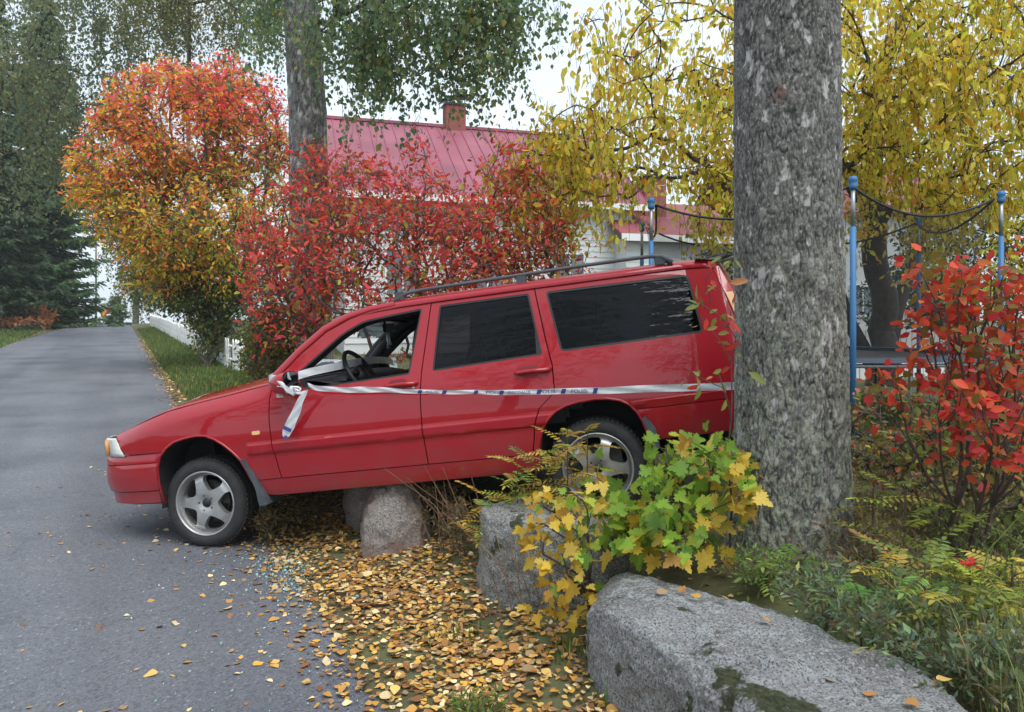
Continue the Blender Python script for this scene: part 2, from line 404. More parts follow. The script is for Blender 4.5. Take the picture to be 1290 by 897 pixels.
HX = [-.90, -.682, -.211, .230, .60, .9]; HZ = [.79, .820, .945, 1.003, 1.046, 1.06]      # fender/bonnet seam height
def Yo(x, z):
    x = np.asarray(x, float); z = np.asarray(z, float)
    y = pch(z, SZ, SY) + pch(x, PX, PD)
    zs = pch(x, HX, HZ)
    sh = np.clip((z - (zs - .11)) / .11, 0, 1.2) ** 2 * .045 * (1 - smooth(.35, .62, x))
    mo = .009 * (smooth(.600, .607, z) - smooth(.666, .674, z)) * smooth(.40, .42, x) * (1 - smooth(3.45, 3.5, x))
    # pressed lips round the two wheel arches
    lip = 0
    for cx, rx, rz, cz in ((.045, .335, .36, .42), (2.675, .335, .335, .42)):
        q = np.sqrt(((x - cx) / rx) ** 2 + ((z - cz) / rz) ** 2)
        lip = lip + .0 * np.exp(-((q - 1.02) / .035) ** 2)
    return y - sh + mo + lip
def Nrm(x, z):
    e = .004
    return np.stack([-(Yo(x + e, z) - Yo(x - e, z)) / (2 * e), np.ones_like(x), -(Yo(x, z + e) - Yo(x, z - e)) / (2 * e)], -1)

CYAW, CPIT = .19, .1258
_ex = np.array([.97424, -.18737, .12547]); _eo = np.array([-.18886, -.98200, 0]); _ez = np.array([-.12321, .02370, .99210])
CORG = np.array([-1.8819, 5.8734, .0015])
car = empty('estate_car', (0, 0, 0), 'red estate car with its tail propped up on stones, wrapped in striped tape', 'car')
car.matrix_world = Matrix(((_ex[0], -_eo[0], _ez[0], CORG[0]), (_ex[1], -_eo[1], _ez[1], CORG[1]), (_ex[2], -_eo[2], _ez[2], CORG[2]), (0, 0, 0, 1)))
def car_world(x, yo, z): return CORG + x * _ex + yo * _eo + z * _ez

def rounded(poly, r, k=5):
    """round the corners of a polygon; r scalar or list"""
    n = len(poly); out = []
    rs = [r] * n if np.isscalar(r) else r
    for i in range(n):
        p = np.array(poly[i], float); a = np.array(poly[i - 1], float) - p; b = np.array(poly[(i + 1) % n], float) - p
        q = rs[i]
        if q <= 0: out.append(tuple(p)); continue
        la, lb = np.linalg.norm(a), np.linalg.norm(b); q = min(q, la * .45, lb * .45)
        A = p + a / la * q; B = p + b / lb * q
        for j in range(k + 1):
            t = j / k; out.append(tuple((1 - t)**2 * A + 2 * t * (1 - t) * p + t * t * B))
    return out
def inset(poly, d):
    """move each corner of a polygon inwards by about d"""
    n = len(poly); P_ = np.array(poly, float)
    area = sum(P_[i][0] * P_[(i + 1) % n][1] - P_[(i + 1) % n][0] * P_[i][1] for i in range(n)); sg = 1 if area > 0 else -1
    out = []
    for i in range(n):
        e1 = P_[i] - P_[i - 1]; e2 = P_[(i + 1) % n] - P_[i]
        n1 = sg * np.array([-e1[1], e1[0]]) / (np.linalg.norm(e1) + 1e-9); n2 = sg * np.array([-e2[1], e2[0]]) / (np.linalg.norm(e2) + 1e-9)
        m_ = n1 + n2; l = m_ @ m_
        out.append(tuple(P_[i] + d * m_ * 2 / max(l, .8)))
    return out

def panel(name, outline, material, parent, side=1, holes=(), off=0.0, thick=.014, step=.03, zc=(.598, .6035, .607, .665, .670, .675), flange=True):
    """a sheet cut to an outline in side view and laid on the curved body side"""
    bm = bmesh.new()
    for loop in [outline] + list(holes):
        vs = [bm.verts.new((p[0], 0, p[1])) for p in loop]
        for i in range(len(vs)): bm.edges.new((vs[i], vs[(i + 1) % len(vs)]))
    bmesh.ops.triangle_fill(bm, use_beauty=True, use_dissolve=False, edges=bm.edges[:], normal=(0, -1, 0))
    xs = [p[0] for p in outline]; zs = [p[1] for p in outline]
    for k in range(int(math.ceil(min(xs) / step)), int(max(xs) / step) + 1):
        bmesh.ops.bisect_plane(bm, geom=bm.verts[:] + bm.edges[:] + bm.faces[:], dist=1e-5, plane_co=(k * step, 0, 0), plane_no=(1, 0, 0))
    zl = [k * step for k in range(int(math.ceil(min(zs) / step)), int(max(zs) / step) + 1)] + [z for z in zc if min(zs) < z < max(zs)]
    for z in zl:
        bmesh.ops.bisect_plane(bm, geom=bm.verts[:] + bm.edges[:] + bm.faces[:], dist=1e-5, plane_co=(0, 0, z), plane_no=(0, 0, 1))
    bm.verts.index_update(); bm.normal_update()
    co = np.array([v.co[:] for v in bm.verts]); x, z = co[:, 0], co[:, 2]
    N = Nrm(x, z); N /= np.linalg.norm(N, axis=1)[:, None]
    y = Yo(x, z)
    V = np.stack([x, y, z], 1) + N * off
    Fc = []
    for f in bm.faces:
        idx = [v.index for v in f.verts]; nf = f.normal
        if nf.y > 0: idx.reverse()      # make them face -y in this flat picture = outward after the flip below
        Fc.append(idx)
    nv = len(V); Vl = [V]; Nl = [N]
    if flange:
        be = [(e.verts[0].index, e.verts[1].index) for e in bm.edges if len(e.link_faces) == 1]
        fv = []; fn = []; q = nv
        for a, b in be:
            d = V[b] - V[a]; nn = np.cross(d, N[a]); nn /= np.linalg.norm(nn) + 1e-12
            fv += [V[a], V[b], V[b] - N[b] * thick, V[a] - N[a] * thick]; fn += [nn] * 4
            Fc.append([q, q + 1, q + 2, q + 3]); q += 4
        if fv: Vl.append(np.array(fv)); Nl.append(np.array(fn))
    bm.free()
    V = np.concatenate(Vl); N = np.concatenate(Nl)
    V = V * np.array([1, -side, 1]); N = N * np.array([1, -side, 1])
    if side < 0: Fc = [f[::-1] for f in Fc]
    me = bpy.data.meshes.new(name); me.from_pydata(V.tolist(), [], Fc)
    me.polygons.foreach_set('use_smooth', [True] * len(me.polygons))
    me.normals_split_custom_set_from_vertices(N.tolist())
    return link(name, me, parent, material)

GAP = .0035
FARCH = [(-.284, .331), (-.299, .467), (-.292, .581), (-.262, .65), (-.205, .704), (-.14, .74), (-.060, .757), (.03, .766), (.101, .760), (.17, .73), (.235, .685), (.29, .635), (.342, .576), (.378, .50), (.40, .435)]
RARCH = [(2.330, .435), (2.345, .53), (2.375, .60), (2.414, .645), (2.46, .683), (2.52, .708), (2.60, .724), (2.702, .730), (2.78, .724), (2.85, .706), (2.905, .675), (2.945, .625), (2.965, .579), (2.985, .51), (2.99, .45)]
def hood_seam_z(x): return float(pch(x, HX, HZ))
DOORF = [(.599, 1.046), (.578, .946), (.573, .809), (.580, .664), (.616, .437)]
BSEAM = [(1.702, 1.453), (1.665, 1.22), (1.630, 1.010), (1.614, .836), (1.609, .661), (1.618, .437)]
RSEAM = [(2.389, 1.452), (2.415, 1.28), (2.441, 1.108), (2.468, .960), (2.468, .824), (2.447, .781), (2.36, .708), (2.319, .605), (2.307, .528), (2.287, .437)]
def sh(pts, dx): return [(p[0] + dx, p[1]) for p in pts]
FWIN = rounded([(.755, 1.090), (1.074, 1.319), (1.224, 1.388), (1.417, 1.405), (1.639, 1.420), (1.549, 1.006), (.83, .985)], [.02, .05, .05, .05, .02, .015, .04])
RWIN = rounded([(1.757, 1.424), (2.352, 1.424), (2.412, 1.030), (1.702, 1.008)], .02)
QWIN = rounded([(2.459, 1.420), (3.350, 1.411), (3.392, 1.047), (2.527, 1.034)], [.03, .04, .035, .03])

def build_side(s):
    top = [(-.682, .817), (-.45, hood_seam_z(-.45) - .003), (-.211, .942), (.02, hood_seam_z(.02) - .003), (.230, 1.000), (.42, hood_seam_z(.42) - .003), (.585, 1.041)]
    fo = [(-.548, .681)] + [(p[0], p[1]) for p in [(-.23, .681)]] + FARCH[4:] + [(.612, .437)] + sh(DOORF[::-1], -GAP)[1:] + top[::-1][1:] + [(-.655, .795), (-.60, .72)]
    fe = panel('front_fender', fo, M_RED, car, s)
    mk_ = panel('marker_lamp', rounded([(.445, .732), (.503, .732), (.503, .757), (.445, .757)], .012), M_AMBERP, fe, s, off=.004, thick=.01, step=.2)
    # front door, window opening left empty on the near side (glass broken out)
    fd = sh(DOORF[::-1], GAP) + [(.628, 1.078), (.80, 1.225), (.97, 1.345), (1.13, 1.409), (1.28, 1.441), (1.45, 1.452), (1.698, 1.455)] + sh(BSEAM, -GAP)
    fd = fd[:0] + [p for p in fd]
    d = panel('front_door', fd, M_RED, car, s, holes=[FWIN])
    panel('window_seal', FWIN, M_RUB, d, s, holes=[inset(FWIN, .011)], off=-.002, thick=.03)
    panel('door_lining', inset(fd, .02), M_TRIM, d, s, holes=[inset(FWIN, -.01)], off=-.07, thick=.03, step=.12)
    if s < 0: panel('window_glass', inset(FWIN, .006), M_CLEAR, d, s, off=-.012, flange=False, step=.1)
    # pull handle over a flat darker red patch that paints the grip's shade
    def handle(x0, x1, z, par):
        g = MB(); yo = lambda x, zz: float(Yo(np.array([x]), np.array([zz]))[0])
        xm = (x0 + x1) / 2
        pts = [(x, -s * (yo(x, z) + h), z + .0 + .006 * math.sin((x - x0) / (x1 - x0) * 3.14)) for x, h in ((x0, -.004), (x0 + .02, .018), (xm, .026), (x1 - .02, .022), (x1, -.004))]
        g.tube(pts, [.012, .014, .014, .015, .014], 8); g.build('door_handle', M_RED, par, smooth=True)
        panel('grip_shade', rounded([(x0 + .025, z - .03), (x1 - .07, z - .03), (x1 - .07, z + .038), (x0 + .025, z + .038)], .028), M_BLACK if False else M_GRIPSHADE, par, s, off=.0015, flange=False, step=.3)
    handle(1.385, 1.60, .945, d)
    lk = MB(); yl = float(Yo(np.array([1.565]), np.array([.925]))[0]); lk.lathe([(.0005, -s * (yl + .006)), (.011, -s * (yl + .006)), (.013, -s * (yl - .01))], 14, 'y', (1.572, 0, .918)); lk.build('door_lock', M_CHROME, d, smooth=True)
    # rear door
    rd = sh(BSEAM[::-1], GAP) + sh(RSEAM, -GAP)
    d2 = panel('rear_door', rd, M_RED, car, s, holes=[RWIN])
    panel('window_seal', RWIN, M_RUB, d2, s, holes=[inset(RWIN, .012)], off=-.002, thick=.02)
    panel('window_glass', inset(RWIN, .005), M_TINT, d2, s, off=-.008, flange=False, step=.1)
    panel('window_divider', [(2.375, 1.33), (2.385, 1.33), (2.41, 1.032), (2.375, 1.031)], M_RUB, d2, s, off=-.004, thick=.01)
    handle(2.235, 2.455, .935, d2)
    # quarter panel from the roof rail to the rear bumper
    ra = RARCH
    q = sh(RSEAM[::-1], GAP)[:1] + sh(RSEAM[::-1], GAP)[1:] + [(2.6, 1.453), (3.0, 1.455), (3.40, 1.458), (3.49, 1.452), (3.545, 1.28), (3.585, 1.12), (3.61, .92), (3.615, .712), (3.2, .697), (2.885, .690)] + RARCH[::-1][4:] + [(2.33, .437)]
    qp = panel('quarter_panel', q, M_RED, car, s, holes=[QWIN])
    panel('window_seal', QWIN, M_RUB, qp, s, holes=[inset(QWIN, .013)], off=-.002, thick=.02)
    panel('quarter_window', inset(QWIN, .005), M_TINT, qp, s, off=-.008, flange=False, step=.1)
    # tail lamp wrapping the rear corner
    tl = panel('tail_lamp', [(3.497, 1.445), (3.552, 1.28), (3.592, 1.12), (3.62, .92), (3.622, .72), (3.665, .72), (3.66, .92), (3.64, 1.12), (3.60, 1.28), (3.54, 1.45)], M_TAILR, car, s, off=-.004)
    panel('turn_lens', [(3.556, 1.272), (3.594, 1.128), (3.636, 1.128), (3.599, 1.272)], M_AMBERP, tl, s, off=.002, thick=.01)
    # sill
    panel('sill', [(.40, .431), (2.326, .431), (2.326, .345), (2.20, .322), (.55, .322), (.43, .34)], M_RED, car, s, off=-.004, thick=.05)
    # windscreen pillar between door frame and glass
    A = [(.606, 1.055), (.625, 1.080), (.797, 1.229), (.967, 1.349), (1.127, 1.413), (1.277, 1.445), (1.45, 1.456)]
    g = MB(); G = []
    for i, (x, z) in enumerate(A):
        y0 = float(Yo(np.array([x]), np.array([z]))[0])
        n_ = np.array([-.62, .35, .70]) if i < 4 else np.array([-.3, .4, .86]); n_ /= np.linalg.norm(n_)
        row = [(x, y0 - .012, z), (x - .002, y0, z + .003), (x - .014, y0 - .001, z + .017), (x - .030, y0 - .012, z + .034), (x - .038, y0 - .034, z + .042), (x - .030, y0 - .062, z + .036), (x - .015, y0 - .064, z + .02)]
        if i >= 4:
            f = (0, .35, .8)[i - 4]; row = [(px_ + f * (x - px_) * .9, py_, pz_ - f * (pz_ - z) * .12) for px_, py_, pz_ in row]
        G.append([(a, -s * b, c) for a, b, c in row])
    g.grid(G); g.build('windscreen_pillar', M_RED, car, smooth=True)
    g = MB(); g.grid([[(x + .02, -s * (r_[1] * -s - .02), z - .012), (x + .012, -s * (r_[1] * -s - .06), z - .004), (x - .006, -s * (r_[1] * -s - .085), z + .014), (x - .034, -s * (r_[1] * -s - .068), z + .034)] for (x, z), r_ in zip(A, [q_[1] for q_ in G])]); g.build('pillar_trim', M_TRIM, car, smooth=True)
    g = MB(); pts = [(x + .03, -s * (float(Yo(np.array([x]), np.array([z]))[0]) - .07), z - .005) for x, z in [(.62, 1.03)] + A[1:6] + [(1.5, 1.43)]]
    g.tube(pts, [.05, .045, .042, .042, .045, .05, .05], 8); g.build('pillar_trim', M_TRIM, car, smooth=True)
    # door pillar trims inside
    for (x0, x1) in ((1.60, 1.70), (2.46, 2.40)):
        g = MB(); g.tube([(x0, -s * .73, 1.0), ((x0 + x1) / 2 + .02, -s * .665, 1.2), (x1 + .02, -s * .58, 1.42)], [.05, .045, .05], 8); g.build('pillar_trim', M_TRIM, car, smooth=True)
    # mud flaps
    def flap(pts, yo0, yo1):
        g = MB(); n_ = len(pts)
        V = [(x, -s * yo0, z) for x, z in pts] + [(x, -s * yo1, z) for x, z in pts]
        g.add(V, [tuple(range(n_)), tuple(range(2 * n_ - 1, n_ - 1, -1))] + [(i, (i + 1) % n_, n_ + (i + 1) % n_, n_ + i) for i in range(n_)])
        g.build('mud_flap', M_FLAP, car, bevel=.004)
    flap([(.335, .585), (.385, .49), (.425, .38), (.44, .262), (.505, .272), (.485, .35), (.44, .46), (.375, .585)], .885, .70)
    flap([(2.955, .60), (2.985, .52), (3.01, .40), (3.05, .40), (3.04, .52), (2.99, .60)], .872, .70)
    # wheel arch lip and liner
    for arch, cx in ((FARCH, .0), (RARCH, 2.664)):
        g = MB(); pts = [(x, -s * (float(Yo(np.array([x]), np.array([z]))[0]) - .003), z) for x, z in arch]
        g.tube(pts, .009, 6); g.build('arch_lip', M_RED, car, smooth=True)
        g = MB(); ar = [(arch[0][0], .30)] + list(arch) + [(arch[-1][0], .30)]
        G = [[(x, -s * yo, z) for yo in (.862, .78, .6, .46)] for x, z in ar]
        g.grid(G)
        n_ = len(ar); g.add([(x, -s * .46, z) for x, z in ar], [tuple(range(n_))])
        g.build('arch_liner', M_LINER, car, smooth=False)
    # roof rail with three feet
    g = MB(); y = -s * .60
    g.tube([(1.405, y, 1.478), (1.46, y, 1.512), (1.525, y, 1.538), (1.65, y, 1.546), (2.0, y, 1.549), (2.6, y, 1.556), (2.95, y, 1.558), (3.14, y, 1.556), (3.205, y, 1.545), (3.262, y, 1.495)], [.016, .017, .013, .012, .012, .012, .012, .013, .018, .02], 8)
    rl = g.build('roof_rail', M_GREYPL, car, smooth=True)
    for x in (2.304, 1.47, 3.19):
        f = MB(); f.box((x, y, 1.522), (.034, .013, .03)); f.build('rail_foot', M_GREYPL, rl, bevel=.006)
M_GRIPSHADE = mat('red_grip_shade', (.20, .005, .012), rough=.5)  # body red darkened, shade of the hand grip put into the colour
for s in (1, -1): build_side(s)

# bonnet
G = []
for v in np.linspace(0, 1, 26):
    xs = -.682 + v * (.585 + .682); zs = hood_seam_z(xs) + .001; ys = float(Yo(np.array([xs]), np.array([zs]))[0]) - .002
    row = []
    for u in np.linspace(-1, 1, 33):
        bow = (1 - u * u)
        x = xs + (-.21 * bow * (1 - v) ** 1.5) + (-.10 * bow * v ** 3)
        z = zs + .058 * (1 - u ** 4) * (.25 + .75 * min(1, v * 2.2)) - .055 * (1 - v) ** 3 * bow
        z += .010 * math.exp(-((abs(u) - .55) / .10) ** 2) * min(1, v * 2)
        row.append((x, u * ys, z))
    G.append(row)
g = MB(); g.grid(G); g.build('bonnet', M_RED, car, smooth=True, solid=.006)
g = MB(); g.box((.60, 0, 1.035), (.09, .68, .018)); g.build('scuttle_panel', M_BLACK, car, bevel=.01)

# nose: bumper, lamps, grille follow one plan contour
cx_ = np.array([-.215, -.30, -.40, -.50, -.60, -.70, -.78, -.84, -.88, -.905, -.918, -.925])
def contour(z, grow=0.0, xmax=None):
    pts = []
    for x in cx_:
        pts.append((x, float(pch(x, PX, PD)) + .88 - (.0 if z > .42 else .0)))
    pts[-1] = (-.925, 0.0)
    return pts
rows = []
for z, gr in ((.335, -.05), (.345, -.03), (.42, -.022), (.424, -.032), (.430, -.008), (.50, .006), (.58, .004), (.606, -.002), (.612, -.010), (.618, .0), (.65, -.004), (.674, -.02), (.676, -.06)):
    fx = np.interp(z, [p[1] for p in FARCH[:6]], [p[0] for p in FARCH[:6]])
    c = [(min(x, fx) if x > -.31 else x, y) for x, y in contour(z)]
    half = []
    for x, y in c:
        k = smooth(-.35, -.65, x) if False else float(np.clip((-x - .30) / .4, 0, 1))
        half.append((x - gr * k * 1.0, max(0, y + gr * .6 * (1 if y > .01 else 0)), z))
    rows.append([(x, -y, zz) for x, y, zz in half] + [(x, y, zz) for x, y, zz in half[::-1][1:]])
g = MB(); g.grid(rows); g.build('front_bumper', M_RED, car, auto=35, solid=.006)
g = MB(); g.grid([[(-.885 + .02, y, z) for y in np.linspace(-.40, .40, 9)] for z in (.68, .72, .77, .80)]); g.build('grille', M_BLACK, car, solid=.02)
for s in (1, -1):
    rows = []
    for z, xe, dx in ((.672, -.566, .03), (.70, -.590, .014), (.75, -.622, .010), (.79, -.648, .016), (.802, -.655, .030)):
        c = [(x, y) for x, y in contour(z) if x < xe and y > .40]
        ye = .88 + float(pch(xe, PX, PD))
        c = [(xe, ye)] + c
        rows.append(c_ := [(x + dx * np.clip((-x - .6) / .2, 0, 1), -s * (y - .004), z) for x, y in c])
    n_ = min(len(r) for r in rows); rows = [r[:1] + r[-(n_ - 1):] for r in rows]
    g = MB(); g.grid(rows); h = g.build('headlight', M_LAMP, car, smooth=True, solid=.01)
    pt = [(x, y) for x, y in contour(.7) if -.86 < x < -.77]
    g = MB(); g.grid([[(-.748 + dz, -s * (.742 - .0 + .006), z), (-.79 + dz, -s * (.716 + .006), z), (-.835 + dz, -s * (.67 + .01), z)] for z, dz in ((.68, .012), (.73, .008), (.79, .016))]); g.build('turn_lens', M_AMBER, h, smooth=True, solid=.004)

# windscreen: laminated glass, cracked along the top, the middle knocked out
def wsp(u, v):
    """u -1..1 across, v 0..1 from scuttle to roof"""
    e = np.array([(.60, 1.07), (.77, 1.222), (.94, 1.352), (1.10, 1.432)])
    x = np.interp(v, [0, .38, .73, 1], e[:, 0]); z = np.interp(v, [0, .38, .73, 1], e[:, 1])
    y = .75 - .16 * v
    b = 1 - u * u
    return (x - .10 * b - .01, u * y, z + .035 * b)
rng = np.random.default_rng(8)
us = np.linspace(-1, 1, 61)
for nm, lo, hi, mt in (('cracked_glass', lambda u: .56 + .10 * math.sin(3.1 * u + 1) + .06 * math.sin(9 * u) + rng.uniform(-.03, .03), lambda u: 1.0, M_CRACK),
                       ('cracked_glass', lambda u: 0.0, lambda u: .06 + .06 * abs(u) ** 3 + .04 * abs(math.sin(7 * u)) + rng.uniform(0, .03), M_CRACK)):
    rows = []
    ends = [(lo(u), hi(u)) for u in us]
    for k in range(8): rows.append([wsp(u, a + (b - a) * k / 7) for u, (a, b) in zip(us, ends)])
    g = MB(); g.grid(rows); g.build(nm, mt, car, smooth=True)
# roof with rounded edges
rows = []
for x in [1.03, 1.06, 1.10, 1.16, 1.24, 1.35, 1.5, 1.8, 2.2, 2.6, 3.0, 3.3, 3.44, 3.52]:
    dz = float(np.interp(x, [1.03, 1.10, 1.25, 1.45, 1.7, 3.3, 3.44, 3.52], [-.085, -.055, -.02, -.004, 0, 0, -.008, -.02]))
    row = []
    for u in np.linspace(-1, 1, 41):
        a = abs(u)
        yy = .668 * a if a < .8 else .5344 + (a - .8) / .2 * .137
        zz = 1.522 - .022 * a * a if a < .86 else 1.5057 - .054 * ((a - .86) / .14) ** 2.2
        yy = yy + float(pch(x, PX, PD)) * a
        fx = x - .07 * (1 - u * u) * float(np.clip((1.4 - x) / .37, 0, 1)) if x < 1.4 else x + .05 * (1 - u * u) * float(np.clip((x - 3.2) / .3, 0, 1))
        row.append((fx, math.copysign(yy - .0, u), zz + dz * (1 if a < 2 else 0)))
    rows.append(row)
g = MB(); g.grid(rows); rf = g.build('roof', M_RED, car, smooth=True, solid=.004)
g = MB(); g.grid([[(max(1.10, min(x[0], 3.46)), x[1] * .96, x[2] - .035) for x in r] for r in rows]); g.build('headlining', M_TRIM, car, smooth=True)
# tailgate
rows = []
for z, xe in ((.70, 3.64), (.85, 3.645), (.95, 3.64), (1.05, 3.625), (1.12, 3.60), (1.28, 3.565), (1.42, 3.51), (1.47, 3.49)):
    ye = float(np.interp(z, [.7, 1.0, 1.1, 1.25, 1.4, 1.47], [.74, .70, .66, .62, .575, .55]))
    rows.append([(xe + .09 * (1 - u ** 4) + .01, u * ye, z) for u in np.linspace(-1, 1, 17)])
g = MB(); g.grid(rows); tg = g.build('tailgate', M_RED, car, smooth=True, solid=.006)
g = MB(); g.grid([[(x + .004, y * .86, z) for x, y, z in r[1:-1]] for r in rows[4:7]]); g.build('rear_window', M_TINT, tg, smooth=True)
# roof spoiler over the tailgate
g = MB(); g.grid([[(3.40 + .03 * (1 - u * u), u * .60, 1.497 + .02 * (1 - u * u)) for u in np.linspace(-1, 1, 13)], [(3.55 + .05 * (1 - u * u), u * .61, 1.515 + .02 * (1 - u * u)) for u in np.linspace(-1, 1, 13)], [(3.665 + .06 * (1 - u * u), u * .60, 1.508 + .02 * (1 - u * u)) for u in np.linspace(-1, 1, 13)], [(3.665 + .055 * (1 - u * u), u * .595, 1.488 + .02 * (1 - u * u)) for u in np.linspace(-1, 1, 13)], [(3.46 + .02 * (1 - u * u), u * .59, 1.455 + .02 * (1 - u * u)) for u in np.linspace(-1, 1, 13)]])
g.build('roof_spoiler', M_RED, car, smooth=True)
# rear bumper
rx = np.array([2.905, 3.05, 3.2, 3.35, 3.5, 3.60, 3.67, 3.72, 3.75])
rows = []
for z, gr in ((.445, -.03), (.452, -.012), (.50, -.004), (.60, .004), (.636, .004), (.640, -.004), (.646, .006), (.688, .010), (.694, .0), (.70, -.02)):
    fx = float(np.interp(z, [.45, .51, .579, .625, .675, .70], [2.996, 2.992, 2.972, 2.952, 2.912, 2.89]))
    half = [(max(x, fx), float(pch(x, PX, PD)) + float(pch(z, SZ, SY)) + gr) for x in rx]
    half[-1] = (3.75 + gr, .35); half.append((3.765 + gr, 0))
    zz = lambda x: z + .010 * (x - 2.9)
    rows.append([(x, -y, zz(x)) for x, y in half] + [(x, y, zz(x)) for x, y in half[::-1][1:]])
g = MB(); g.grid(rows); g.build('rear_bumper', M_RED, car, auto=35, solid=.006)
# underside: floor pan, sub-frames, silencer
g = MB(); g.box((1.45, 0, .335), (2.05, .56, .02)); g.box((1.3, 0, .36), (.85, .80, .012)); g.box((3.3, 0, .56), (.40, .60, .02)); g.build('floor_pan', M_LINER, car)
g = MB(); g.box((-.35, 0, .55), (.30, .55, .22)); g.box((.48, 0, .72), (.06, .74, .30)); g.build('engine_bay', M_LINER, car)
g = MB(); g.tube([(.4, .2, .27), (1.2, .2, .27), (2.0, .15, .27), (2.6, .25, .29)], .03, 8); g.tube([(2.9, .35, .36), (3.4, .35, .36)], .09, 10); g.build('exhaust', M_DARKM, car, smooth=True)
for x in (0, 2.664):
    g = MB(); g.tube([(x, -.7, .30), (x, .7, .30)], .035, 8); g.build('axle', M_DARKM, car, smooth=True)

# interior
g = MB(); g.grid([[(x, y, z) for y in np.linspace(-.74, .74, 9)] for x, z in ((.60, 1.02), (.72, 1.045), (.86, 1.035), (.98, 1.00), (1.02, .94), (1.00, .75), (.85, .60))]); g.build('dashboard', M_TRIM, car, smooth=True)
g = MB(); g.grid([[(.92 + .02 * abs(math.sin(t * 2)), -.40 + .2 * math.cos(t), 1.015 + .055 * math.sin(t)) for t in np.linspace(0, 3.14, 9)], [(1.02, -.40 + .2 * math.cos(t), 1.005 + .055 * math.sin(t)) for t in np.linspace(0, 3.14, 9)]]); g.build('instrument_hood', M_TRIM, car, smooth=True)
# steering wheel
ctr = np.array([1.055, -.40, 1.035]); ax_ = np.array([.88, 0, .47]); e1 = np.array([0, 1., 0]); e2 = np.cross(ax_, e1); e2 /= np.linalg.norm(e2)
g = MB(); ring = [ctr + .185 * (math.cos(t) * e1 + math.sin(t) * e2) for t in np.linspace(0, 2 * math.pi, 33)]
g.tube(ring, .016, 8, caps=False)
sw = g.build('steering_wheel', M_BLACK, car, smooth=True)
g = MB(); g.tube([ctr - ax_ * .05, ctr + ax_ * .03], [.075, .06], 12)
for t in (0.2, math.pi - .2, -1.57): g.tube([ctr, ctr + .18 * (math.cos(t) * e1 + math.sin(t) * e2)], .022, 6)
g.build('steering_boss', M_BLACK, sw, smooth=True)
for yy, nm in ((-.40, 'front_seat'), (.40, 'front_seat')):
    g = MB(); g.grid([[(x, yy + w * hw, z) for w in np.linspace(-1, 1, 7)] for x, z, hw in ((1.25, .62, .24), (1.55, .66, .26), (1.72, .66, .25), (1.80, .80, .24), (1.87, 1.0, .24), (1.93, 1.16, .20), (1.98, 1.20, .12), (2.00, 1.10, .20), (1.95, .7, .24), (1.75, .55, .24), (1.25, .54, .24))]); st_ = g.build(nm, M_SEAT, car, smooth=True, solid=.03)
    g = MB(); g.box((1.985, yy, 1.27), (.04, .12, .07)); g.build('head_restraint', M_SEAT, st_, bevel=.03)
g = MB(); g.box((2.25, 0, .66), (.26, .66, .08)); g.box((2.56, 0, .92), (.07, .66, .26)); g.build('rear_bench', M_SEAT, car, bevel=.03)
g = MB(); g.box((1.15, .0, 1.345), (.012, .11, .032)); g.tube([(1.13, 0, 1.37), (1.10, 0, 1.43)], .012, 6); rv = g.build('rear_view_mirror', M_BLACK, car, bevel=.006)
g = MB(); g.tube([(1.135, -.02, 1.32), (1.137, -.025, 1.27), (1.135, -.02, 1.23), (1.13, -.015, 1.19)], [.004, .012, .006, .014], 6); g.tube([(1.14, .01, 1.32), (1.14, .012, 1.25), (1.14, .012, 1.215)], [.004, .006, .013], 6); g.build('hanging_charm', M_FLUID, rv, smooth=True)
for yy in (-.37, .37):
    g = MB(); g.box((1.20, yy, 1.425), (.09, .2, .012)); g.build('sun_visor', M_TRIM, car, bevel=.008)
# door mirrors
for s in (1, -1):
    mo = MB(); cx, cz = .80, 1.045
    prof = []
    for k in range(9):
        t = k / 8; w = math.sin(math.pi * min(1, .18 + t * .82) ) if False else (1 - (1 - t) ** 2.2) 
        prof.append((cx - .15 + .15 * t, .062 * w + .012, .092 * w + .012))
    G = []
    for x, hz, hy in prof:
        G.append([(x, -s * (.955 + hy * math.copysign(abs(math.cos(a)) ** .6, math.cos(a))), cz + hz * math.copysign(abs(math.sin(a)) ** .6, math.sin(a))) for a in np.linspace(0, 2 * math.pi, 21)])
    mo.grid(G); m_ = mo.build('door_mirror', M_RED, car, smooth=True)
    g = MB(); g.add([(cx + .001, -s * (.955 + .10 * math.copysign(abs(math.cos(a)) ** .6, math.cos(a))), cz + .07 * math.copysign(abs(math.sin(a)) ** .6, math.sin(a))) for a in np.linspace(0, 2 * math.pi, 20, endpoint=False)], [tuple(range(20))]); g.build('mirror_glass', M_MIRROR, m_)
    g = MB(); g.tube([(cx - .03, -s * .80, cz - .04), (cx - .04, -s * .87, cz - .035), (cx - .03, -s * .90, cz - .02)], [.04, .035, .03], 8); g.add([(.70, -s * .815, .99), (.86, -s * .815, .985), (.775, -s * .79, 1.105), (.70, -s * .80, 1.07), (.70, -s * .79, .99), (.86, -s * .79, .985), (.775, -s * .77, 1.105), (.70, -s * .78, 1.07)], [(0, 1, 2, 3), (7, 6, 5, 4), (0, 4, 5, 1), (1, 5, 6, 2), (2, 6, 7, 3), (3, 7, 4, 0)]); g.build('mirror_foot', M_BLACK, m_, smooth=False)

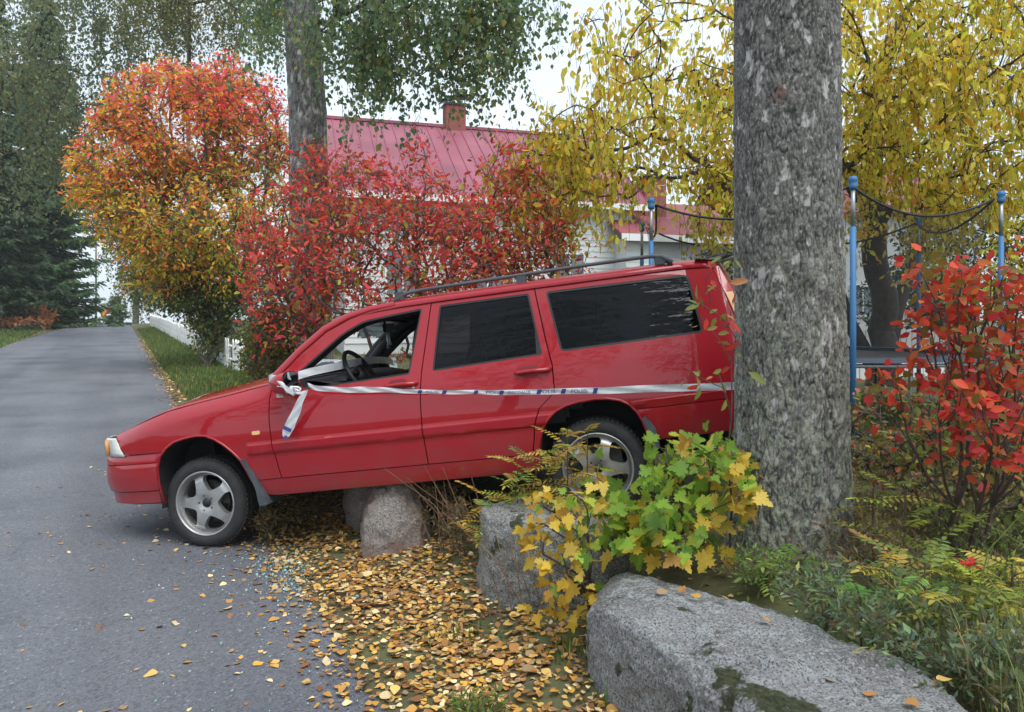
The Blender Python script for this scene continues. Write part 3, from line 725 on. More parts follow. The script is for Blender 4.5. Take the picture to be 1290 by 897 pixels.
# wheels: tyre, five-spoke alloy, brake disc
def rim_disc():
    bm = bmesh.new()
    def loop(pts):
        vs = [bm.verts.new((p[0], 0, p[1])) for p in pts]
        for i in range(len(vs)): bm.edges.new((vs[i], vs[(i + 1) % len(vs)]))
    loop([(.203 * math.cos(t), .203 * math.sin(t)) for t in np.linspace(0, 2 * math.pi, 80, endpoint=False)])
    for k in range(5):
        a0 = k * 2 * math.pi / 5 + .25
        # swirl shaped opening: narrow near the hub, wide at the rim, leaning one way
        inner = [(.088, -.02), (.098, .20), (.125, .37), (.158, .47)]
        outer = [(.186, .44), (.191, .20), (.191, -.10), (.186, -.36), (.165, -.43)]
        back = [(.135, -.37), (.108, -.24)]
        pts = [(r * math.cos(a0 + t), r * math.sin(a0 + t)) for r, t in inner + outer + back]
        loop(rounded(pts, .016, 3))
    bmesh.ops.triangle_fill(bm, use_beauty=True, use_dissolve=False, edges=bm.edges[:], normal=(0, -1, 0))
    for k in range(-10, 11):
        bmesh.ops.bisect_plane(bm, geom=bm.verts[:] + bm.edges[:] + bm.faces[:], dist=1e-5, plane_co=(k * .02, 0, 0), plane_no=(1, 0, 0))
        bmesh.ops.bisect_plane(bm, geom=bm.verts[:] + bm.edges[:] + bm.faces[:], dist=1e-5, plane_co=(0, 0, k * .02), plane_no=(0, 0, 1))
    bm.verts.index_update(); bm.normal_update()
    def dep(x, z):
        r = math.hypot(x, z); return -.012 - .016 * math.exp(-((r - .0) / .06) ** 2) * -.2 - .012 * smooth(.06, .02, r) + .010 * math.sin(min(1, r / .2) * 3.14) - .02 * float(smooth(.15, .203, r))
    be = [(e.verts[0].index, e.verts[1].index) for e in bm.edges if len(e.link_faces) == 1]
    V = []; 
    for v in bm.verts: V.append((v.co.x, -dep(v.co.x, v.co.z), v.co.z))
    Fc = [[v.index for v in f.verts][::(1 if f.normal.y < 0 else -1)] for f in bm.faces]
    n = len(V)
    for a, b in be:
        q = len(V); V += [V[a], V[b], (V[b][0] * .985, V[b][1] + .04, V[b][2] * .985), (V[a][0] * .985, V[a][1] + .04, V[a][2] * .985)]
        Fc.append([q, q + 1, q + 2, q + 3])
    bm.free()
    me = bpy.data.meshes.new('rim_face'); me.from_pydata(V, [], Fc)
    me.polygons.foreach_set('use_smooth', [True] * len(me.polygons)); me.set_sharp_from_angle(angle=rad(40)); me.materials.append(M_ALLOY)
    return me
RIM = rim_disc()
TR = .302
def wheel(x, s, rot, steer=0):
    w = empty('wheel', (x, -s * .80, TR)); w.parent = car
    w.rotation_euler = (0, 0, steer) if s > 0 else (0, 0, math.pi + steer)
    t = MB()     # local -y is the outer face
    t.lathe([(.212, .02), (.214, -.004), (.226, -.014), (.248, -.019), (.268, -.016), (.284, -.006), (.293, .008), (.2985, .022), (.302, .06), (.3025, .105), (.302, .15), (.298, .19), (.284, .216), (.25, .225), (.214, .21)], 72)
    ty = t.build('tyre', M_TYRE, w, smooth=True)
    tr = MB()
    for j in range(60):      # tread blocks on the shoulder
        a = 2 * math.pi * j / 60; c, s_ = math.cos(a), math.sin(a)
        Mx = np.array([[c, 0, s_], [0, 1, 0], [-s_, 0, c]])
        tr.box((.2995 * c, .03, .2995 * s_), (.005, .016, .010), M=Mx)
        tr.box((.302 * c, .105, .302 * s_), (.004, .04, .011), M=Mx)
    tr.build('tread', M_TYRE, ty)
    r = link('alloy_rim', RIM, w); r.rotation_euler = (0, rot, 0)
    b = MB(); b.lathe([(.203, .012), (.207, -.008), (.213, -.014), (.219, -.010), (.218, .012), (.204, .03), (.196, .09), (.19, .18)], 72); b.build('rim_barrel', M_ALLOY, w, smooth=True)
    h = MB(); h.lathe([(.0005, .0), (.024, .002), (.029, .008), (.029, .03)], 24); h.build('hub_cap', M_BLACK, r, smooth=True)
    for k in range(5):
        a = k * 2 * math.pi / 5 + .25 + .63; bx, bz = .054 * math.cos(a), .054 * math.sin(a)
        h = MB(); h.lathe([(.0005, .004), (.008, .004), (.009, .02)], 6, 'y', (bx, 0, bz)); h.lathe([(.0135, .0085), (.0135, .0125), (.009, .0135)], 16, 'y', (bx, 0, bz)); h.build('wheel_bolt', M_DARKM, r, smooth=False)
    d = MB(); d.lathe([(.02, .075), (.14, .075), (.14, .10), (.02, .10)], 40); d.box((.10, .08, .05), (.05, .03, .07)); d.build('brake_disc', M_DARKM, w, auto=30)
wheel(0, 1, .35, .0); wheel(2.664, 1, 1.0); wheel(0, -1, .1); wheel(2.664, -1, .2)
bpy.context.view_layer.update()
# ---------------------------------------------------------------- plant tools
def unit(v): return v / (np.linalg.norm(v, axis=-1, keepdims=True) + 1e-12)
def grow(chain, targets, bf=.35):
    """join target points to a stem by shortest way plus path length; returns nodes, parents"""
    nodes = [np.array(c, float) for c in chain]; par = [-1] + list(range(len(chain) - 1))
    N = np.array(nodes); T = np.array(targets, float)
    pl = np.zeros(len(nodes))
    for i in range(1, len(nodes)): pl[i] = pl[i - 1] + np.linalg.norm(N[i] - N[i - 1])
    pl = pl * .6
    n0, m = len(nodes), len(T)
    cost = np.full(m, 1e9); who = np.zeros(m, int); done = np.zeros(m, bool)
    for i in range(n0):
        if i < min(1, n0 - 1): continue
        c = np.linalg.norm(T - N[i], axis=1) + bf * pl[i]
        b = c < cost; cost[b] = c[b]; who[b] = i
    P_ = list(N); L_ = list(pl)
    for _ in range(m):
        k = int(np.argmin(np.where(done, 1e9, cost))); done[k] = True
        w = who[k]; P_.append(T[k]); par.append(w); L_.append(L_[w] + np.linalg.norm(T[k] - P_[w]))
        c = np.linalg.norm(T - T[k], axis=1) + bf * L_[-1]
        b = (c < cost) & ~done; cost[b] = c[b]; who[b] = len(P_) - 1
    return np.array(P_), np.array(par), n0
def radii(par, rtip, e=2.2, rmax=None):
    n = len(par); w = np.zeros(n); kids = np.zeros(n, int)
    for i in range(n):
        if par[i] >= 0: kids[par[i]] += 1
    order = np.arange(n)[::-1]
    # parents always come before children in the list
    for i in order:
        if kids[i] == 0: w[i] = rtip ** e
        if par[i] >= 0: w[par[i]] += w[i]
    r = w ** (1 / e)
    if rmax is not None: r = np.minimum(r, rmax)
    return r
def limbs_mesh(nodes, par, r, sides=5, rng=None, wob=.06):
    """tapered wavy tubes for every edge of the skeleton"""
    idx = np.where(par >= 0)[0]; A = nodes[par[idx]]; B = nodes[idx]
    ra = np.minimum(r[par[idx]], r[idx] * 1.6); rb = r[idx]
    d = B - A; L = np.linalg.norm(d, axis=1, keepdims=True); d = d / (L + 1e-9)
    ref = np.where(np.abs(d[:, 2:3]) < .9, np.array([[0, 0, 1.]]), np.array([[1., 0, 0]]))
    a = unit(np.cross(d, ref)); b = np.cross(d, a)
    K = 4; Vs = []; 
    off = rng.normal(0, wob, (len(idx), 2)) * L
    ang = np.arange(sides) * 2 * np.pi / sides
    for k in range(K):
        t = k / (K - 1); w = np.sin(np.pi * t)
        c = A * (1 - t) + B * t + w * (off[:, :1] * a + off[:, 1:] * b) - np.array([0, 0, 1]) * w * L * .0
        rr = (ra * (1 - t) + rb * t)[:, None]
        ring = c[:, None, :] + rr[:, :, None] * (np.cos(ang)[None, :, None] * a[:, None] + np.sin(ang)[None, :, None] * b[:, None])
        Vs.append(ring)
    V = np.stack(Vs, 1)                       # edges, K, sides, 3
    n = len(idx); base = (np.arange(n) * K * sides)[:, None, None]
    k = np.arange(K - 1)[None, :, None] * sides; j = np.arange(sides)[None, None, :]; j2 = (j + 1) % sides
    Fq = np.stack([base + k + j, base + k + j2, base + k + sides + j2, base + k + sides + j], -1).reshape(-1, 4)
    return V.reshape(-1, 3), Fq
# leaf outlines: points in units of the leaf length, stalk at 0, plus the triangles
def leaf_shape(w=.55, fold=.12, droop=.10):
    V = np.array([(0, 0, 0), (.35, w * .5, fold * .6), (.75, w * .36, fold * .3 - droop * .5), (1, 0, -droop), (.75, -w * .36, fold * .3 - droop * .5), (.35, -w * .5, fold * .6), (.5, 0, -fold * .2)])
    Fc = np.array([(0, 6, 1), (1, 6, 2), (2, 6, 3), (3, 6, 4), (4, 6, 5), (5, 6, 0)])
    return V, Fc
def leaf_quad(w=.6, fold=.15):
    V = np.array([(0, 0, 0), (.45, w * .5, fold), (1, 0, 0), (.45, -w * .5, fold)])
    return V, np.array([(0, 1, 2), (0, 2, 3)])
def maple_shape():
    half = [(.0, .0), (-.10, .10), (-.16, .30), (.02, .26), (.06, .34), (-.02, .50), (.16, .42), (.34, .56), (.36, .42), (.52, .40), (.42, .22), (.58, .26), (.66, .16), (.80, .18), (1.0, 0)]
    pts = half + [(x, -y) for x, y in half[1:-1]][::-1]
    V = np.array([(x, y, .10 * abs(y) ** .8 * 1.2 - .10 * x * x) for x, y in pts] + [(.28, 0, -.03)])
    n = len(pts); Fc = np.array([(i, (i + 1) % n, n) for i in range(n)])
    return V, Fc
def frames(axis_, up, rng, roll=.6):
    a = unit(axis_); n = up - a * np.sum(a * up, 1, keepdims=True); n = unit(n + rng.normal(0, .05, a.shape))
    b = np.cross(n, a); b = unit(b); n = np.cross(a, b)
    t = rng.normal(0, roll, (len(a), 1)); b2 = b * np.cos(t) + n * np.sin(t); n2 = np.cross(a, b2)
    return a, b2, n2
def leaves_mesh(pos, a, b, n, size, shape):
    V0, F0 = shape
    V = pos[:, None] + size[:, None, None] * (V0[None, :, 0:1] * a[:, None] + V0[None, :, 1:2] * b[:, None] + V0[None, :, 2:3] * n[:, None])
    Fc = (np.arange(len(pos)) * len(V0))[:, None, None] + F0[None]
    return V.reshape(-1, 3), Fc.reshape(-1, F0.shape[1])
def pick_colors(rng, n, palette, jitter=.12):
    pal = np.array([p[:3] for p in palette], float); w = np.array([p[3] for p in palette], float); w /= w.sum()
    c = pal[rng.choice(len(pal), n, p=w)]
    return np.clip(c * np.exp(rng.normal(0, jitter, (n, 1))) * np.exp(rng.normal(0, jitter * .5, (n, 3))), 0, 1)
def blob_points(rng, blobs, n, shell=.5):
    """points inside a union of ellipsoids (c, r, weight), more of them towards the skin"""
    w = np.array([b[2] for b in blobs], float); w /= w.sum(); k = rng.choice(len(blobs), n, p=w)
    d = unit(rng.normal(size=(n, 3))); rr = rng.uniform(0, 1, (n, 1)) ** (1 / 3) 
    rr = shell * np.maximum(rr, rng.uniform(.55, 1.0, (n, 1))) + (1 - shell) * rr
    C = np.array([b[0] for b in blobs]); R = np.array([b[1] for b in blobs])
    return C[k] + d * rr * R[k]
def in_frame(p, m=30):
    px = CX + F * p[:, 0] / p[:, 1]; py = HY - F * (p[:, 2] - CH) / p[:, 1]
    return (p[:, 1] > .3) & (px > -m) & (px < 1290 + m) & (py > -m) & (py < 897 + m)
LEAFM = leafmat('leaf', trans=.5)
BARKS = {}
def bark(name, c, var=.35, sc=12): 
    if name not in BARKS: BARKS[name] = mat('bark_' + name, c, rough=.9, var=var, vscale=sc, bump=.5, bscale=40)
    return BARKS[name]

def plant(name, label, cat, base, chain, targets, palette, leaf=.06, nleaf=6, twig=.25, shape=None, rtip=.004, barkm=None, seed=0, bf=.35, droop=.4, trunk_r=None,
          sides=5, group=None, single=0, tone=None, up_bias=.6, spread=1.0, stems=None, leafvar=.25, leaf_on=None, e=2.2, twig_r=.0016, colorfn=None, face=(0, 0, 1.), facej=.5, roll=.6):
    """a woody plant: stem chain(s) -> limbs to target points -> leaves on short twigs round each node"""
    rng = np.random.default_rng(seed); base = np.array(base, float)
    root = empty(name, base, label, cat, group)
    nodes, par, n0 = grow(chain, targets, bf)
    r = radii(par, rtip, e)
    if trunk_r is not None:
        k = min(n0, len(trunk_r)); r[:k] = np.array(trunk_r[:k])
        r[n0:] = np.minimum(r[n0:], r[np.maximum(par[n0:], 0)] * .75)
        for i in range(n0, len(par)): r[i] = min(r[i], r[par[i]] * .85) if par[i] < n0 else min(r[i], r[par[i]])
    tr = par.copy(); 
    V, Fq = limbs_mesh(nodes, par, r, sides, rng)
    # split stem and limbs
    idx = np.where(par >= 0)[0]; istem = idx < n0; per = 3 * sides
    selF = np.repeat(istem, per)
    # twigs
    mask = np.arange(len(nodes)) >= n0
    if leaf_on is not None: mask &= leaf_on(nodes)
    L = np.where(mask)[0]; Nl = len(L) * nleaf
    o = np.repeat(nodes[L], nleaf, 0); pd = unit(np.repeat(nodes[L] - nodes[np.maximum(par[L], 0)], nleaf, 0))
    # slide attachments back along the branch
    tt = rng.uniform(-.55, .25, (Nl, 1)); o = o + np.repeat(nodes[L] - nodes[np.maximum(par[L], 0)], nleaf, 0) * np.minimum(tt, 0)
    dirn = unit(rng.normal(size=(Nl, 3)) * spread + pd * .8 + np.array([0, 0, up_bias - .3]))
    tl = twig * rng.uniform(.25, 1.0, (Nl, 1)); tip = o + dirn * tl + np.array([0, 0, -droop]) * tl * .5
    la = unit(dirn * (1 - droop * .6) + rng.normal(size=(Nl, 3)) * .55 + np.array([0, 0, -1.6 * droop]))
    a, b, n = frames(la, np.tile(np.array(face, float), (Nl, 1)) + rng.normal(size=(Nl, 3)) * facej, rng, roll)
    size = leaf * np.exp(rng.normal(0, leafvar, Nl))
    shp = shape or leaf_quad()
    colr = pick_colors(rng, Nl, palette) if colorfn is None else colorfn(rng, tip)
    chosen = np.zeros(Nl, bool)
    if single:
        ok = in_frame(tip); scr = np.where(ok, size / np.maximum(tip[:, 1], .3), 0)
        chosen[np.argsort(-scr)[:single]] = True
    keep = ~chosen
    if keep.any():
        LV, LF = leaves_mesh(tip[keep] - base, a[keep], b[keep], n[keep], size[keep], shp)
        fo = link('foliage', npmesh('foliage', LV, [LF], np.repeat(colr[keep], len(shp[0]), 0)), root, LEAFM); fo['kind'] = 'stuff'
    if single:
        pal = [p for p in palette]
        # a few shared leaf meshes, one for each colour of the palette
        ms = [leafmat('leaf_%d' % i, tuple(p[:3]), .4) for i, p in enumerate(pal)]
        mes = []
        for m_ in ms:
            me = npmesh('leaf', shp[0], [shp[1]]); me.materials.append(m_); mes.append(me)
        pc = np.array([p[:3] for p in pal])
        for i in np.where(chosen)[0]:
            k = int(np.argmin(((pc - colr[i]) ** 2).sum(1)))
            lo = bpy.data.objects.new('leaf', mes[k]); COL.objects.link(lo); lo.parent = root
            q = tip[i] - base; s_ = size[i]
            lo.matrix_local = Matrix(((a[i][0] * s_, b[i][0] * s_, n[i][0] * s_, q[0]), (a[i][1] * s_, b[i][1] * s_, n[i][1] * s_, q[1]), (a[i][2] * s_, b[i][2] * s_, n[i][2] * s_, q[2]), (0, 0, 0, 1)))
    bm_ = barkm or bark('grey', (.10, .085, .07))
    # twigs as thin three-sided spikes, joined with the branches
    tw = rng.uniform(0, 1, Nl) < 1.0
    dd = unit(tip[tw] - o[tw]); ref = unit(np.cross(dd, rng.normal(size=dd.shape))); r2 = np.cross(dd, ref)
    rw = twig_r
    TV = np.stack([o[tw] + ref * rw, o[tw] - ref * rw * .5 + r2 * rw * .87, o[tw] - ref * rw * .5 - r2 * rw * .87, tip[tw]], 1).reshape(-1, 3)
    q = (np.arange(int(tw.sum())) * 4)[:, None]
    TF = np.concatenate([q + np.array([[0, 1, 3]]), q + np.array([[1, 2, 3]]), q + np.array([[2, 0, 3]])])
    if istem.any():
        Fs = Fq[selF]; u, inv = np.unique(Fs, return_inverse=True)
        link('trunk' if cat == 'tree' else 'stem', npmesh('trunk', V[u] - base, [inv.reshape(-1, 4)]), root, bm_)
    Fb = Fq[~selF]; u, inv = np.unique(Fb, return_inverse=True)
    VB = np.concatenate([V[u], TV]) - base
    br = link('branches', npmesh('branches', VB, [inv.reshape(-1, 4), TF + len(u)]), root, bm_)
    br['kind'] = 'stuff'
    return root, nodes, par, rng

def hanging(root, base, pts, rng, length, palette, leaf=.05, gap=.05, barkm=None, sway=.15, shape=None, group_clump=1, name='hanging_foliage', spread=.03):
    """weeping strands of leaves hung from points (birch)"""
    n = len(pts); Ls = rng.uniform(.35, 1, n) * length; K = 6
    drift = rng.normal(0, sway, (n, 2)); t = np.linspace(0, 1, K)
    C = np.zeros((n, K, 3)); out = rng.normal(0, 1, (n, 2)); out = out / (np.linalg.norm(out, axis=1, keepdims=True) + 1e-9)
    for k in range(K):
        C[:, k, :2] = pts[:, :2] + out * (.18 * Ls * math.sin(t[k] * 1.5))[:, None] + drift * t[k]
        C[:, k, 2] = pts[:, 2] - Ls * (t[k] ** 1.15)
    r = np.linspace(.004, .0015, K)
    ang = np.arange(3) * 2 * np.pi / 3; ring = np.stack([np.cos(ang), np.sin(ang), 0 * ang], 1)
    V = (C[:, :, None, :] + r[None, :, None, None] * ring[None, None]).reshape(-1, 3)
    bi = (np.arange(n) * K * 3)[:, None, None] + np.arange(K - 1)[None, :, None] * 3; j = np.arange(3)[None, None]; j2 = (j + 1) % 3
    Fq = np.stack([bi + j, bi + j2, bi + 3 + j2, bi + 3 + j], -1).reshape(-1, 4)
    st = link('strands', npmesh('strands', V - base, [Fq]), root, barkm or bark('twig', (.06, .04, .035))); st['kind'] = 'stuff'
    per = np.maximum(2, (Ls / gap).astype(int)); own = np.repeat(np.arange(n), per); tt = rng.uniform(.08, 1, len(own))
    kf = tt * (K - 1); k0 = np.minimum(kf.astype(int), K - 2); f = (kf - k0)[:, None]
    pos = C[own, k0] * (1 - f) + C[own, k0 + 1] * f + rng.normal(0, spread, (len(own), 3))
    la = unit(rng.normal(size=(len(own), 3)) * .6 + np.array([0, 0, -1.0]))
    a, b, nn = frames(la, rng.normal(size=(len(own), 3)), rng)
    size = leaf * np.exp(rng.normal(0, .22, len(own))); shp = shape or leaf_quad(.75, .12)
    LV, LF = leaves_mesh(pos - base, a, b, nn, size, shp)
    fo = link(name, npmesh(name, LV, [LF], np.repeat(pick_colors(rng, len(own), palette), len(shp[0]), 0)), root, LEAFM); fo['kind'] = 'stuff'
# ---------------------------------------------------------------- stones
def lin(r, g, b): return tuple((c / 255) ** 2.2 for c in (r, g, b))
def stone_material(name, base, dark, lichen, moss=.0, earth=None):
    m = bpy.data.materials.new(name); m.use_nodes = True; n = m.node_tree; L = n.links.new
    b = n.nodes['Principled BSDF']; t = n.nodes.new('ShaderNodeTexCoord')
    def tex(sc, det=6, rough=.6):
        x = n.nodes.new('ShaderNodeTexNoise'); x.inputs['Scale'].default_value = sc; x.inputs['Detail'].default_value = det; x.inputs['Roughness'].default_value = rough
        L(t.outputs['Object'], x.inputs['Vector']); return x.outputs[0]
    def rng_(src, a, c):
        r = n.nodes.new('ShaderNodeMapRange'); r.inputs[1].default_value = a; r.inputs[2].default_value = c; L(src, r.inputs[0]); return r.outputs[0]
    def mix(f, a, c):
        x = n.nodes.new('ShaderNodeMix'); x.data_type = 'RGBA'
        L(f, x.inputs[0])
        for i, v in ((6, a), (7, c)):
            if isinstance(v, tuple): x.inputs[i].default_value = (*v, 1)
            else: L(v, x.inputs[i])
        return x.outputs[2]
    c = mix(rng_(tex(2.2, 8, .75), .42, .58), base, dark)
    c = mix(rng_(tex(85, 3), .52, .62), c, tuple(min(1, v * 1.45) for v in base))
    c = mix(rng_(tex(9, 8, .75), .50, .62), c, lichen)
    c = mix(rng_(tex(19, 8, .8), .60, .68), c, tuple(v * .45 for v in dark))
    c = mix(rng_(tex(120, 2), .54, .60), c, tuple(v * .35 for v in base))
    if earth: c = mix(rng_(tex(2.3, 5), .42, .6), c, earth)
    if moss:
        g = n.nodes.new('ShaderNodeNewGeometry'); s = n.nodes.new('ShaderNodeSeparateXYZ'); L(t.outputs['Object'], s.inputs[0])
        c = mix(rng_(tex(3.4, 7, .62), .575, .61), c, mix(rng_(tex(60, 4), .4, .6), (.022, .028, .010), (.06, .07, .025)))
    L(c, b.inputs['Base Color']); b.inputs['Roughness'].default_value = .9
    bp = n.nodes.new('ShaderNodeBump'); bp.inputs['Strength'].default_value = 1.0; bp.inputs['Distance'].default_value = .022
    L(tex(30, 12, .75), bp.inputs['Height']); L(bp.outputs[0], b.inputs['Normal'])
    return m
M_STONE = stone_material('granite', (.29, .29, .295), (.13, .125, .115), (.40, .43, .44), moss=1)
M_STONE2 = stone_material('granite_lichen', (.27, .27, .26), (.16, .155, .15), (.36, .38, .33), moss=1)
M_STONE3 = stone_material('granite_brown', (.31, .28, .26), (.19, .165, .15), (.38, .355, .335), earth=(.20, .135, .105))

def stone(name, label, plan, z0, z1, m, seed, top=.75, rough=.03, bulge=.06, na=170, nz=70, group=None, taper=0.0, lean=(0, 0), facets=14, crackf=0.0):
    """a block with the given plan outline (star shaped about its centre), flat-ish top and noisy faces"""
    pl = np.array(plan, float); c = pl.mean(0); d = pl - c
    ang = np.arctan2(d[:, 1], d[:, 0]); o = np.argsort(ang); d = d[o]; ang = ang[o]
    dd = np.concatenate([d, d[:1]]);
    th = np.linspace(-np.pi, np.pi, na, endpoint=False); R = np.zeros(na)
    for i, t in enumerate(th):
        u = np.array([math.cos(t), math.sin(t)]); best = None
        for k in range(len(d)):
            p, q = dd[k], dd[k + 1]; e_ = q - p; den = u[0] * e_[1] - u[1] * e_[0]
            if abs(den) < 1e-9: continue
            tt = (p[0] * e_[1] - p[1] * e_[0]) / den; ss = (p[0] * u[1] - p[1] * u[0]) / den
            if tt > 0 and -1e-6 <= ss <= 1 + 1e-6: best = tt if best is None else max(best, tt)
        R[i] = best if best else .1
    k = np.array([1, 2, 3, 2, 1]) / 9; R = np.convolve(np.concatenate([R[-2:], R, R[:2]]), k, 'valid')
    V = []; off = Vector((seed * 7.3, seed * 3.1, seed))
    H = z1 - z0
    for j in range(nz):
        v = j / (nz - 1)
        if v < .55: f = 1.0 + bulge * math.sin(v / .55 * 2.6) - .02; zz = v / .55 * .93
        elif v < .68: a = (v - .55) / .13 * math.pi / 2; f = (1 + bulge * .5) - (1 - top) * (1 - math.cos(a)) * .6 - .03; zz = .93 + .07 * math.sin(a)
        else: a = (v - .68) / .32; f = ((1 + bulge * .5) - (1 - top) * .6 - .03) * (1 - a); zz = 1.0 + .02 * math.sin(a * 2)
        for i in range(na):
            tp_ = 1 - taper * zz; V.append((R[i] * f * tp_ * math.cos(th[i]) + lean[0] * zz, R[i] * f * tp_ * math.sin(th[i]) + lean[1] * zz, zz * H))
    out = []
    for p in V:
        q = Vector((p[0], p[1], p[2]))
        n1 = mnoise.fractal(q * 3.2 + off, 0.8, 2.1, 5); n2 = mnoise.fractal(q * 1.3 + off * 2, .9, 2.0, 3)
        cr = abs(mnoise.noise(q * 4.5 + off * 3)); crack = -.03 * crackf * max(0, 1 - cr / .05)
        dirn = Vector((p[0], p[1], (p[2] - H * .5) * 1.2)); dirn.normalize()
        q = q + dirn * (n1 * rough + n2 * rough * 1.6 + crack)
        out.append((q.x, q.y, q.z))
    V = np.array(out); fr_ = np.random.default_rng(seed + 900); cen = np.array([0, 0, H * .5]); ext = np.abs(V - cen).max(0)
    for k in range(facets):          # knock flats into it
        d_ = fr_.normal(size=3); d_[2] = abs(d_[2]) * .7; d_ = d_ / ext; d_ /= np.linalg.norm(d_); pr_ = (V - cen) @ d_; lim = pr_.max() * fr_.uniform(.86, .97)
        V = V - np.clip(pr_ - lim, 0, None)[:, None] * d_ * .85
    for q_i in range(len(V)):
        q = Vector(V[q_i]); nn_ = (mnoise.fractal(q * 11 + off, .6, 2.1, 5) * .55 - .5 * max(0, .25 - abs(mnoise.noise(q * 17 + off))) ) * rough; dv_ = q - Vector(cen); dv_.normalize(); V[q_i] += np.array(dv_) * nn_
    i = np.arange(nz - 1)[:, None] * na + np.arange(na)[None]; i2 = np.arange(nz - 1)[:, None] * na + (np.arange(na)[None] + 1) % na
    Fq = np.stack([i, i2, i2 + na, i + na], -1).reshape(-1, 4)
    ob = link(name, npmesh(name, V, [Fq]), None, m, (c[0], c[1], z0))
    return tag(ob, label, 'stone', group)
stone('kerb_stone', 'long flat-topped grey granite block with moss patches and fallen leaves', [(.40, 3.50), (.31, 3.02), (.52, 2.55), (.70, 2.10), (.80, 1.60), (1.35, 1.60), (1.36, 2.05), (1.28, 2.40), (1.17, 2.75), (.85, 3.25)], -.10, .425, M_STONE, 3, top=.78, rough=.030, bulge=.06, na=260, nz=130, facets=7)
stone('kerb_stone', 'squat lichen-grey stone half hidden by yellow maple leaves beside the rear wheel', [(-.22, 4.28), (-.16, 4.0), (.10, 3.78), (.48, 3.62), (.60, 3.72), (.52, 4.1), (.42, 4.32), (.10, 4.42)], -.05, .50, M_STONE2, 11, top=.92, rough=.028, bulge=.03, facets=5)
stone('boulder', 'pointed grey-brown boulder wedged under the red car sill', [(-1.03, 4.95), (-.95, 4.74), (-.72, 4.70), (-.54, 4.80), (-.50, 5.05), (-.65, 5.25), (-.92, 5.22)], -.06, .50, M_STONE3, 23, top=.35, rough=.030, bulge=.05, taper=.50, lean=(-.03, .06))
stone('boulder', 'shaded brown boulder standing behind the pointed one under the car', [(-1.22, 5.45), (-1.1, 5.25), (-.86, 5.28), (-.78, 5.5), (-.95, 5.75), (-1.15, 5.7)], -.05, .40, M_STONE3, 31, top=.6, rough=.03, na=80, nz=40)

# ---------------------------------------------------------------- striped tape
def tape_material():
    m = mat('tape_film', (.74, .76, .80), rough=.28, var=.08, vscale=12); b = m.node_tree.nodes['Principled BSDF']
    return m
M_TAPE = tape_material(); M_INK = mat('blue_ink', (.05, .065, .27), rough=.4)
_Ri = np.linalg.inv(np.stack([_ex, _eo, _ez], 1))
def tape_pt(px, py, yo):
    r = np.array([(px - CX) / F, 1, (HY - py) / F]); C0 = np.array([0, 0, CH])
    t = ((CORG + yo * _eo - C0) @ _eo) / (r @ _eo); return C0 + t * r
tape = empty('barrier_tape', car_world(.80, .95, 1.0), 'white and blue printed barrier tape tied to door mirror and run along car side', 'barrier tape')
TB = np.array(tape.location)
def ribbon(path, name='tape_strip', roll=None):
    """path: (point, half width vector)"""
    pts = np.array([p for p, w in path]); ws = np.array([w for p, w in path])
    n = len(pts); K = 4; rows = []
    for i in range((n - 1) * 6 + 1):
        t = i / 6; k = min(int(t), n - 2); f = t - k
        # catmull-rom
        p0, p1, p2, p3 = pts[max(k - 1, 0)], pts[k], pts[k + 1], pts[min(k + 2, n - 1)]
        p = .5 * (2 * p1 + (p2 - p0) * f + (2 * p0 - 5 * p1 + 4 * p2 - p3) * f * f + (3 * p1 - p0 - 3 * p2 + p3) * f**3)
        w = ws[k] * (1 - f) + ws[k + 1] * f
        rows.append([p - TB + w * q + _eo * .004 * math.sin(q * 3 + i * .8) for q in np.linspace(-1, 1, 5)])
    g = MB(); g.grid(rows); g.build(name, M_TAPE, tape, smooth=True)
    return rows
up = np.array([0, 0, 1.])
main = [((388, 485), 4), ((400, 489), 5), ((430, 491), 5), ((455, 491), 6), ((480, 491), 5), ((515, 493), 4), ((560, 494), 4.2), ((600, 494), 4.2), ((640, 494.5), 5), ((700, 493), 5.5), ((760, 492), 6.5), ((820, 489.5), 7), ((880, 488), 7), ((926, 486), 7.5), ((965, 484), 8)]
path = []
for (q, hw) in main:
    d_ = .915 if q[0] < 880 else .93
    p = tape_pt(q[0], q[1], d_); path.append((p, up * .66 * hw / F * p[1] + _eo * .004))
rows_main = ribbon(path)
# continues behind the trunk and round it
# the loose end hanging from the mirror, the turns round the mirror and the stretch to the far side
pe = [tape_pt(384, 492, .97), tape_pt(377, 508, .965), tape_pt(370, 525, .955), tape_pt(363, 541, .95), tape_pt(361, 551, .945)]
ribbon([(p, np.array([w / F * p[1], 0, w * .22 / F * p[1]])) for p, w in zip(pe, (4, 5, 7, 7.5, 3))])
pm = [car_world(.735, .86, 1.085), car_world(.722, .93, 1.075), car_world(.735, 1.03, 1.06), car_world(.80, 1.062, 1.04), car_world(.822, 1.03, 1.0), car_world(.825, .97, .975)]
ribbon([(p, np.array([.0, 0, .018])) for p in pm])
pm = [car_world(.715, .90, 1.10), car_world(.712, .95, 1.0), car_world(.74, 1.0, .965), car_world(.80, 1.0, .962)]
ribbon([(p, _ex * .02) for p in pm])
kn = MB(); kp = car_world(.84, .98, .995)
for a in range(3): kn.tube([kp - TB + np.array([.03 * math.cos(a * 2 + t), .012 * math.sin(3 * t + a), .022 * math.sin(a + t)]) for t in np.linspace(0, 5.5, 12)], .007, 5)
kn.build('knot', M_TAPE, tape, smooth=True)
pm = [car_world(.735, .85, 1.075), car_world(.66, .86, 1.083), car_world(.575, .80, 1.088), car_world(.54, .72, 1.092), car_world(.52, .4, 1.14), car_world(.50, -.2, 1.15), car_world(.56, -.7, 1.10), car_world(.72, -.93, 1.05)]
